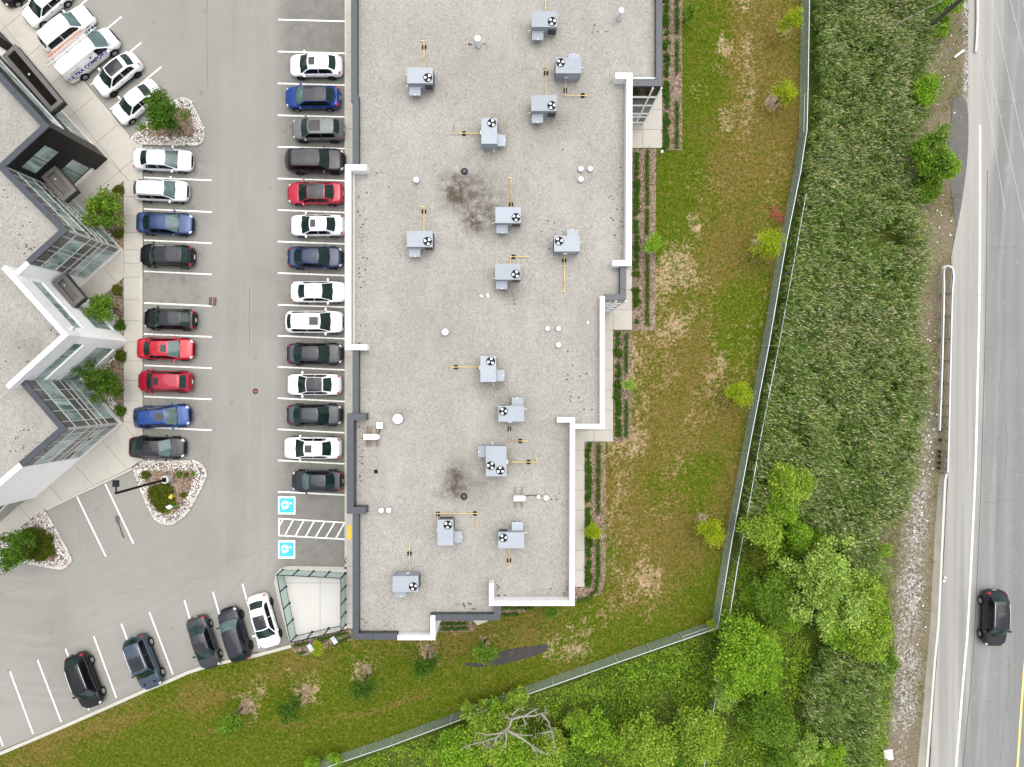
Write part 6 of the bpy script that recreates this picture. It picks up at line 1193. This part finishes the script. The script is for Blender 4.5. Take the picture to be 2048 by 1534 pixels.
# planted rows along the near building
def row(x, ys, r, mat, lb, grp, jx=1.5):
    for y in ys: tree(lb, x + random.uniform(-jx, jx), y + random.uniform(-2, 2), r * random.uniform(.75, 1.2), mat, 'clump', .22, 'plant', grp, 'clump_plant', 'foliage', False)
for x, y0, y1, lb in ((1333, -10, 298, 'low flowering clump in the inner row beside the north wing'), (1273, 306, 650, 'low flowering clump in the inner row below the white east parapet'), (1236, 668, 876, 'low flowering clump in the inner row of the middle bed'), (1178, 892, 1172, 'low flowering clump in the inner row of the lowest bed')):
    ys = [y for y in np.arange(y0, y1, 10.5) if random.random() > .12]; row(x, ys, 6.5, 'lf_hedge', lb, 'clumps in the inner planted rows')
def hedge(label, pts, wpx):
    q = PL(pts); o = q[0]; C = []
    for i in range(len(q) - 1):
        a, b = q[i], q[i + 1]; L_ = (b - a).length; n = int(L_ * 260)
        t_ = rng.random(n); w_ = wpx / 23.3 / 2 * (1 + .25 * np.sin(t_ * L_ * 9 + i)); C.append(np.stack([a.x + (b.x - a.x) * t_ + rng.normal(0, .45, n) * w_, a.y + (b.y - a.y) * t_ + rng.normal(0, .45, n) * w_, .08 + np.abs(rng.normal(.18, .12, n))], 1))
    C = np.concatenate(C) - np.array(o); V, Q = leaf_quads(C, .055, .4); t = thing('hedge', label, 'hedge', o, 0, 'low hedges in the mulch beds'); put('foliage', mesh_np('foliage', V, Q, None, MT['lf_hedge']), t)
    mb = MB(); a, b = q[0] - o, q[-1] - o
    mb.tube([a + Vector((0, 0, .08)), b + Vector((0, 0, .08))], .02, 5) if len(q) == 2 else mb.tube([v - o + Vector((0, 0, .08)) for v in q], .02, 5); mb.build('stems', MT['bark'], t)
for lb, pts, w_ in (('low hedge beside the north wing, upper length', [(1353, -40), (1353, 70)], 10), ('low hedge beside the north wing, middle length', [(1353, 82), (1353, 150)], 10), ('low hedge beside the north wing, lower length', [(1353, 205), (1353, 298)], 10), ('low hedge below the glazed corner, upper length', [(1294, 302), (1294, 410)], 10), ('low hedge along the white east parapet, middle length', [(1294, 418), (1293, 470)], 10), ('low hedge along the stepped wall', [(1294, 512), (1294, 650)], 10), ('low hedge of the middle bed, upper length', [(1252, 668), (1252, 745)], 9), ('low hedge of the middle bed, lower length', [(1252, 800), (1252, 874)], 9), ('low hedge of the lowest bed, upper length', [(1197, 887), (1196, 1028)], 11), ('low hedge of the lowest bed curving round the building corner', [(1196, 1075), (1196, 1150), (1191, 1180), (1175, 1195), (1154, 1201)], 11), ('short low hedge under the south parapet, outer row', [(1003, 1214), (1066, 1214)], 9), ('short low hedge under the south parapet, inner row', [(1003, 1227), (1038, 1227)], 9), ('low hedge in the south wall notch, outer row', [(884, 1256), (936, 1255)], 8), ('low hedge in the south wall notch, inner row', [(884, 1246), (936, 1245)], 8), ('low hedge below the patio, upper row', [(632, 1279), (698, 1264)], 9), ('low hedge below the patio, lower row', [(672, 1286), (702, 1272)], 8), ('low hedge below the patio, far end', [(590, 1290), (616, 1284)], 9), ('low hedge below the patio, lower far end', [(598, 1306), (612, 1302)], 8)): hedge(lb, pts, w_)
# mulch rings at the saplings, red twigs, dark wet patch
for x, y, r in ((1545, 204, 15), (1568, 62, 13), (1515, 487, 13), (1406, 1038, 14), (493, 1412, 19), (612, 1377, 15), (862, 1303, 14), (733, 1338, 15)):
    c = P(x, y); r *= .88; pts = [(c.x + (r / 23.3) * (1 + .2 * math.sin(3 * a + x)) * math.cos(a), c.y + (r / 23.3) * (1 + .2 * math.cos(2 * a + y)) * math.sin(a)) for a in np.arange(0, 6.28, .4)]
    mb = MB(); cz = .10; n = len(pts); mb.add([(c.x, c.y, .12)] + [((p[0] + c.x) / 2 * 1.0, (p[1] + c.y) / 2, .105) for p in pts] + [(p[0], p[1], .045) for p in pts], [(0, 1 + i, 1 + (i + 1) % n) for i in range(n)] + [(1 + i, 1 + n + i, 1 + n + (i + 1) % n, 1 + (i + 1) % n) for i in range(n)]); struct('mulch_ring', mb, MT['chip'] if 'chip' in MT else MT.setdefault('chip', M('wood_chips', (.21, .145, .10), .95, var=.75, vs_=7, bump=.8, bs=16)))
def twigs(name, label, cat, px, py, w_, h_, n, mat, z=.05, tilt=0):
    c = P(px, py); V = []; Q = []; mb = MB()
    for _ in range(n):
        a = random.uniform(0, 6.28); l = random.uniform(.25, .8); x, y = random.gauss(0, w_ / 2.4), random.gauss(0, h_ / 2.4); x, y = x * math.cos(tilt) - y * math.sin(tilt), x * math.sin(tilt) + y * math.cos(tilt); p = Vector((x, y, z + random.uniform(0, .2))); mb.tube([p, p + Vector((l * .5 * math.cos(a), l * .5 * math.sin(a), random.uniform(0, .12))), p + Vector((l * math.cos(a + .3), l * math.sin(a + .3), random.uniform(-.03, .05)))], [.02, .015, .006], 4)
    o = mb.build(name, MT[mat]); o.location = (c.x, c.y, 0); return tag(o, label, cat)
twigs('twig_pile', 'pile of reddish dead twigs lying on the lawn by the fence', 'twig pile', 1553, 432, 1.0, .45, 70, 'redt' if 'redt' in MT else MT.setdefault('redt', M('red_twigs', (.34, .085, .05), .8, var=.35, vs_=5)) and 'redt', .06, R(-45))
MT['mud'] = M('wet_mud', (.045, .042, .04), .9, var=.65, vs_=3, bump=.6, bs=9, spec=.15)
struct('wet_patch', MB().prism([(p.x, p.y) for p in smooth_path(PL([(985, 1312), (1000, 1303), (1030, 1296), (1065, 1292), (1092, 1288), (1094, 1298), (1078, 1308), (1050, 1316), (1015, 1325), (990, 1330), (960, 1333), (935, 1331), (930, 1325), (960, 1324)]), 3, True)], .02, .082), MT['mud'])
# trees of the wet meadow; each named by what stands round it
TW = [(1862, 312, 52, 'lf_mid', 'open', 'broad tree overhanging the damp patch of the road edge'), (1885, 330, 30, 'lf_bright', 'round', 'bright crown leaning on the broad roadside tree'), (1851, 180, 28, 'lf_bright', 'round', 'bright round bush at the reed edge above the broad roadside tree'), (1848, 380, 28, 'lf_mid', 'bush', 'green bush at the reed edge under the broad roadside tree'), (1905, 4, 30, 'lf_bright', 'open', 'bright tree behind the foot of the utility pole'), (1868, 20, 26, 'lf_mid', 'open', 'green tree crossed by the guy wires'), (1880, 62, 16, 'lf_bright', 'bush', 'small bright bush just below the utility pole'), (1885, 42, 12, 'lf_bright', 'bush', 'small bright bush right against the utility pole'),
 (1578, 968, 40, 'lf_yell', 'round', 'bright yellow green tree standing in the reeds'), (1565, 1015, 30, 'lf_bright', 'round', 'bright bush just below the yellow green tree in the reeds'), (1533, 1065, 46, 'lf_yell', 'open', 'olive feathery tree between the two fences and the pale tree'), (1510, 1110, 34, 'lf_olive', 'open', 'olive tree close to the lower fence end'), (1600, 1072, 24, 'lf_bright', 'round', 'bright green tip at the top of the pale tree'), (1640, 1070, 14, 'lf_bright', 'bush', 'small bright tuft beside the top of the pale tree'),
 (1640, 1140, 66, 'lf_pale', 'open', 'large pale tree, uppermost of the big crowns by the gravel verge'), (1690, 1205, 60, 'lf_pale', 'open', 'large pale tree, middle of the big crowns by the gravel verge'), (1625, 1215, 52, 'lf_pale', 'open', 'pale grey green tree on the meadow side of the big crowns'), (1735, 1190, 40, 'lf_yell', 'open', 'yellow green tree between the big pale crowns and the gravel verge'), (1728, 1268, 44, 'lf_yell', 'round', 'yellow green tree above the lower reed patch'), (1670, 1258, 34, 'lf_bright', 'round', 'bright tree at the lower edge of the big pale crowns'), (1595, 1180, 26, 'lf_mid', 'open', 'small green tree at the edge of the big pale crowns'),
 (1545, 1170, 38, 'lf_mid', 'open', 'mid green tree behind the old fence'), (1550, 1215, 34, 'lf_mid', 'round', 'mid green bush below the tree behind the old fence'), (1510, 1190, 24, 'lf_bright', 'bush', 'bright bush beside the old fence'), (1578, 1240, 22, 'lf_bright', 'round', 'bright bush in the grass clearing'),
 (1496, 1316, 66, 'lf_bright', 'round', 'big round bright tree below the fence corner'), (1526, 1282, 26, 'lf_yell', 'round', 'yellowish crown at the shoulder of the big round tree'), (1462, 1275, 20, 'lf_brown', 'round', 'withered brown bush at the fence corner'), (1446, 1392, 28, 'lf_pale', 'open', 'pale small tree under the big round tree'), (1405, 1468, 48, 'lf_yell', 'round', 'yellow green round tree at the lower end of the old fence'), (1535, 1440, 47, 'lf_mid', 'round', 'mid green round tree beside the lower reed patch'), (1545, 1385, 15, 'lf_bright', 'bush', 'small bright bush above the mid green round tree'), (1592, 1468, 24, 'lf_mid', 'open', 'green tree squeezed between round tree and reeds'),
 (1612, 1500, 36, 'lf_pale', 'open', 'pale tree at the lower tip of the reed patch'), (1660, 1512, 32, 'lf_bright', 'open', 'bright tree at the bottom edge by the reeds'), (1560, 1520, 26, 'lf_mid', 'open', 'green tree at the bottom edge below the round tree'), (1287, 1490, 54, 'lf_yell', 'round', 'wide yellow green round tree at the bottom edge'), (1345, 1520, 22, 'lf_mid', 'bush', 'small bush between two yellow green round trees'), (1190, 1470, 44, 'lf_bright', 'open', 'bright tree with pale tips beside the dead tree'), (1150, 1440, 24, 'lf_yell', 'open', 'small bright crown right of the dead tree'), (1100, 1500, 40, 'lf_yell', 'round', 'yellow green tree below the dead tree'), (1150, 1520, 36, 'lf_mid', 'round', 'green tree at the bottom edge near the dead tree'),
 (1030, 1398, 26, 'lf_yell', 'open', 'tree overhanging the fence above the dead tree'), (1000, 1425, 26, 'lf_bright', 'open', 'bright tree just behind the fence by the dead tree'), (985, 1465, 44, 'lf_yell', 'round', 'dense yellow green tree left of the dead tree'), (920, 1500, 44, 'lf_bright', 'round', 'bright tree behind the fence at the bottom edge'), (1030, 1510, 40, 'lf_bright', 'round', 'bright tree under the dead branches'), (934, 1420, 18, 'lf_yell', 'open', 'small tree leaning over the fence rail'), (870, 1510, 26, 'lf_yell', 'open', 'yellow green tree at the bottom edge nearest the fence'), (967, 1410, 13, 'lf_yell', 'sapling', 'thin sapling standing at the fence'), (670, 1522, 17, 'lf_bright', 'sapling', 'little tree on the fence line at the bottom edge'), (625, 1529, 17, 'lf_bright', 'sapling', 'leftover sapling at the bottom edge on the lawn side'),
 (1424, 1252, 12, 'lf_lime', 'sapling', 'lime green twig growing through the fence corner'), (1768, 1100, 15, 'lf_yell', 'bush', 'round bush on the gravel verge below the reeds'), (1845, 735, 11, 'lf_yell', 'bush', 'yellowish bush at the reed edge opposite the guard rail'), (1815, 620, 12, 'lf_yell', 'bush', 'yellowish bush at the reed edge near the guard rail end'), (1745, 795, 15, 'lf_yell', 'bush', 'yellow patch of weeds standing in the reeds'), (1730, 1410, 22, 'lf_mid', 'bush', 'green bush between lower reeds and gravel'), (1770, 1330, 22, 'lf_mid', 'bush', 'green bush at the gravel edge above the lower reeds')]
for x, y, r, m, k, lb in TW:
    if k == 'bush': tree(lb, x, y, r, m, k, .5 + r * .018, 'bush', 'bushes of the wet meadow', 'wild_bush', 'foliage', False)
    else: tree(lb, x, y, r, m, k, None, 'tree', gW, 'wild_tree')
# dead tree
def dead():
    b = P(1030, 1432, 2.0); t = thing('dead_tree', 'bare bleached dead tree with long branches', 'tree', (b.x, b.y, 0)); zt = 4.6; q = lambda x, y, z: P(900 + x * .2637, 1230 + y * .2637, z) - Vector((b.x, b.y, 0))
    MB().tube([(0, 0, -.1), (.05, 0, 2.2), q(470, 790, zt)], [.22, .17, .12], 8).build('trunk', MT['dead'], t)
    br = [[(470, 790), (540, 770), (640, 765), (690, 745), (735, 740)], [(470, 760), (500, 730), (545, 700)], [(560, 770), (640, 720), (680, 705)], [(690, 748), (740, 800), (770, 880), (790, 960), (792, 1050)], [(465, 800), (450, 850), (400, 890), (350, 930), (250, 960), (150, 985), (80, 1010)], [(430, 870), (480, 900), (550, 940), (620, 990), (700, 1040), (735, 1050)], [(400, 890), (300, 910), (190, 890)], [(420, 880), (430, 940), (410, 1000), (400, 1030)], [(350, 930), (340, 980), (310, 1020)], [(250, 960), (260, 1000), (290, 1000)], [(480, 900), (560, 912), (630, 910)], [(470, 790), (420, 775), (440, 740)], [(550, 770), (575, 830), (530, 840)], [(770, 880), (730, 890), (660, 900)], [(620, 990), (640, 1030), (650, 1045)], [(150, 985), (130, 1020)]]
    for i, pts in enumerate(br):
        n = len(pts); MB().tube([q(x, y, zt + .5 * math.sin(k * 1.3 + i) * .4 - .12 * k) for k, (x, y) in enumerate(pts)], [(.085 if i in (0, 4, 5) else .05) * (1 - .75 * k / (n - 1)) + .012 for k in range(n)], 6).build('branch', MT['dead'], t, True)
    mb = MB()
    for pts in br:
        for (x0, y0), (x1, y1) in zip(pts[:-1], pts[1:]):
            for _ in range(2):
                f = random.random(); a = q(x0 + (x1 - x0) * f, y0 + (y1 - y0) * f, zt - .2); mb.tube([a, a + Vector((random.gauss(0, .22), random.gauss(0, .22), .1)), a + Vector((random.gauss(0, .4), random.gauss(0, .4), .12))], [.02, .014, .006], 4)
    o = mb.build('twigs', MT['dead'], t); o['kind'] = 'stuff'
dead()
# ------------------------------------------------------------------ reeds
REED = [(1626, -120), (1624, 200), (1618, 265), (1606, 345), (1577, 491), (1544, 690), (1502, 909), (1478, 1050), (1472, 1090), (1500, 1060), (1520, 1040), (1545, 1010), (1600, 1030), (1660, 1080), (1700, 1140), (1745, 1130), (1742, 1060), (1803, 1003), (1815, 950), (1824, 851), (1832, 794), (1842, 737), (1836, 703), (1824, 646), (1820, 586), (1828, 551), (1840, 494), (1836, 448), (1820, 396), (1795, 346), (1808, 286), (1845, 228), (1848, 150), (1850, 68), (1848, -120)]
REED2 = [(1650, 1270), (1700, 1290), (1762, 1318), (1746, 1410), (1722, 1550), (1690, 1550), (1640, 1470), (1594, 1430), (1600, 1365), (1630, 1310)]
def reeds(polys):
    BX = []; D = []
    for poly, den, z in polys:
        p = PL(poly, z); x0, x1 = min(v.x for v in p), max(v.x for v in p); y0, y1 = min(v.y for v in p), max(v.y for v in p); n = int((x1 - x0) * (y1 - y0) * den); X = rng.uniform(x0, x1, n); Y = rng.uniform(y0, y1, n)
        n1 = .62 * fbm(X, Y, .9, 2) + .38 * fbm(X + 40, Y, 4.5, 2); k = inside(p, X + rng.normal(0, .18, n), Y + rng.normal(0, .18, n)) & (n1 + rng.uniform(-.25, .25, n) > .43); BX.append(np.stack([X[k], Y[k]], 1))
    B = np.concatenate(BX); n = len(B); hh = rng.uniform(1.7, 2.6, n) * (.55 + .9 * fbm(B[:, 0] + 7, B[:, 1], 1.3, 3)); wind = np.stack([.10 + .12 * (fbm(B[:, 0], B[:, 1], 5, 2) - .5), -.04 + .25 * (fbm(B[:, 0] + 90, B[:, 1], 6, 2) - .5)], 1)
    lean = rng.normal(0, .07, (n, 2)) + wind; top = np.concatenate([B + lean * hh[:, None], hh[:, None]], 1); base = np.concatenate([B, np.zeros((n, 1))], 1)
    V = []; Q = []; T = []; o = 0
    # stems
    a = rng.uniform(0, 6.28, n); w_ = np.stack([np.cos(a), np.sin(a), 0 * a], 1) * .009; V.append(np.stack([base - w_, base + w_, top], 1).reshape(-1, 3)); T.append(np.arange(3 * n).reshape(-1, 3)); o += 3 * n
    for L_ in range(5):
        f = rng.uniform(.35, .97, n)[:, None]; p0 = base * (1 - f) + top * f; a = rng.normal(.5, 1.5, n) if 0 else rng.uniform(0, 6.28, n); ln = rng.uniform(.24, .48, n)[:, None]; dr = np.stack([np.cos(a) * .9 + .45, np.sin(a) * .9 - .15, 0 * a], 1); sd_ = np.stack([-np.sin(a), np.cos(a), 0 * a], 1) * rng.uniform(.015, .030, n)[:, None]
        p1 = p0 + dr * ln * .5 + np.array([0, 0, 1.]) * ln * .38; p2 = p0 + dr * ln * 1.0 + np.array([0, 0, 1.]) * ln * rng.uniform(-.1, .45, n)[:, None]
        V.append(np.stack([p0 - sd_ * .6, p0 + sd_ * .6, p1 + sd_, p1 - sd_, p2], 1).reshape(-1, 3)); i = o + np.arange(n)[:, None] * 5; Q.append(np.concatenate([i, i + 1, i + 2, i + 3], 1)); T.append(np.concatenate([i + 3, i + 2, i + 4], 1)); o += 5 * n
    ob = put('reeds', mesh_np('reeds', np.concatenate(V), np.concatenate(Q), np.concatenate(T), MT['lf_reed'])); tag(ob, 'dense tall green reeds filling the ditch between fence and road', None, None, 'stuff')
    px = B[:, 0] / (H / FOC) + 1024; py = 767 - B[:, 1] / (H / FOC); pr = .62 + 1.2 * (fbm(B[:, 0] + 3, B[:, 1] + 31, 5, 3) - .5) + .25 * ((px > 1740) & (py < 700)) - .22 * np.clip((py - 850) / 150, 0, 1); k = rng.random(n) < pr; t = top[k]; m = len(t); a = rng.uniform(0, 6.28, m); d = np.stack([np.cos(a) * .07 + .07, np.sin(a) * .07 - .03, np.full(m, .10)], 1) * rng.uniform(.9, 1.6, m)[:, None]; s = np.stack([-np.sin(a), np.cos(a), 0 * a], 1) * rng.uniform(.022, .045, m)[:, None]
    V2 = np.stack([t - d * .3, t + d * .35 + s, t + d, t + d * .35 - s], 1).reshape(-1, 3); V3 = np.stack([t - d * .3, t + d * .35 + np.array([0, 0, .03]), t + d, t + d * .35 - np.array([0, 0, .03])], 1).reshape(-1, 3)
    Q2 = np.arange(4 * m).reshape(-1, 4); ob = put('reed_plumes', mesh_np('reed_plumes', np.concatenate([V2, V3]), np.concatenate([Q2, Q2 + 4 * m]), None, MT['plume'])); tag(ob, 'pale tan seed plumes at the tips of the reeds', None, None, 'stuff')
reeds([(REED, 92, .9), (REED2, 72, .9)])
# wild ground cover beyond the fence and on the verge
WILD = [(1424, 1262), (1229, 1330), (1042, 1398), (903, 1452), (660, 1540), (560, 1600), (1790, 1660), (1775, 1534), (1780, 1400), (1790, 1270), (1755, 1110), (1660, 1060), (1560, 990), (1500, 960), (1475, 1080), (1450, 1180)]
def wild(name, label, poly, den, mat, s, zr, keep=None):
    p = PL(poly); x0, x1 = min(v.x for v in p), max(v.x for v in p); y0, y1 = min(v.y for v in p), max(v.y for v in p); n = int((x1 - x0) * (y1 - y0) * den); X = rng.uniform(x0, x1, n); Y = rng.uniform(y0, y1, n); k = inside(p, X, Y); nz = fbm(X, Y, 1.3, 3); big = fbm(X + 11, Y + 5, 4, 2)
    k &= (nz + rng.uniform(-.2, .2, n) > .45 if keep is None else rng.random(n) < keep(X, Y)); X, Y, nz, big = X[k], Y[k], nz[k], big[k]; C = np.stack([X, Y, zr[0] + (zr[1] - zr[0]) * np.clip((nz - .3) * 1.4 + rng.uniform(-.3, .3, len(X)), 0, 1)], 1)
    V, Q = leaf_quads(C, s, .5, .42); o = put(name, mesh_np(name, V, Q, None, MT[mat])); tag(o, label, None, None, 'stuff')
wild('undergrowth', 'rank green weeds and grass of the wet meadow', WILD, 230, 'lf_wild', .085, (.02, .55))
wild('tall_weeds', 'tall bright weeds and shoots among the meadow trees', WILD, 46, 'lf_bright', .12, (.3, 1.1), lambda X, Y: np.clip((fbm(X + 3, Y + 60, 3.0, 4) - .46) * 5, 0, 1))
wild('dark_weeds', 'darker leafy thicket among the meadow trees', WILD, 40, 'lf_mid', .13, (.2, .9), lambda X, Y: np.clip((fbm(X + 83, Y + 20, 2.4, 4) - .5) * 5, 0, 1))
wild('verge_grass', 'green grass fringe between meadow and gravel verge', [(1745, 1100), (1785, 1150), (1772, 1300), (1790, 1350), (1775, 1534), (1770, 1600), (1715, 1600), (1740, 1420), (1765, 1310), (1730, 1250)], 240, 'lf_wild', .06, (.0, .25))
wild('verge_weeds', 'sparse weeds on the gravel verge', VERGE, 130, 'lf_olive', .05, (.0, .16), lambda X, Y: np.clip((vfields(X, Y)[1] - .25) * 1.2, 0, 1) * (fbm(X, Y, .9, 3) > .5))
wild('lawn_weeds', 'leafy weeds scattered in the lawn', LAWN, 30, 'lf_hedge', .035, (.05, .09), lambda X, Y: .5 * np.clip((fbm(X, Y, 2.2, 3) - .55) * 4, 0, 1) * inside(PL(LAWN), X, Y) * ~inside(PL([(690, 100), (1365, 100), (1365, 300), (1312, 560), (1262, 900), (1212, 1200), (1060, 1245), (700, 1276)]), X, Y))
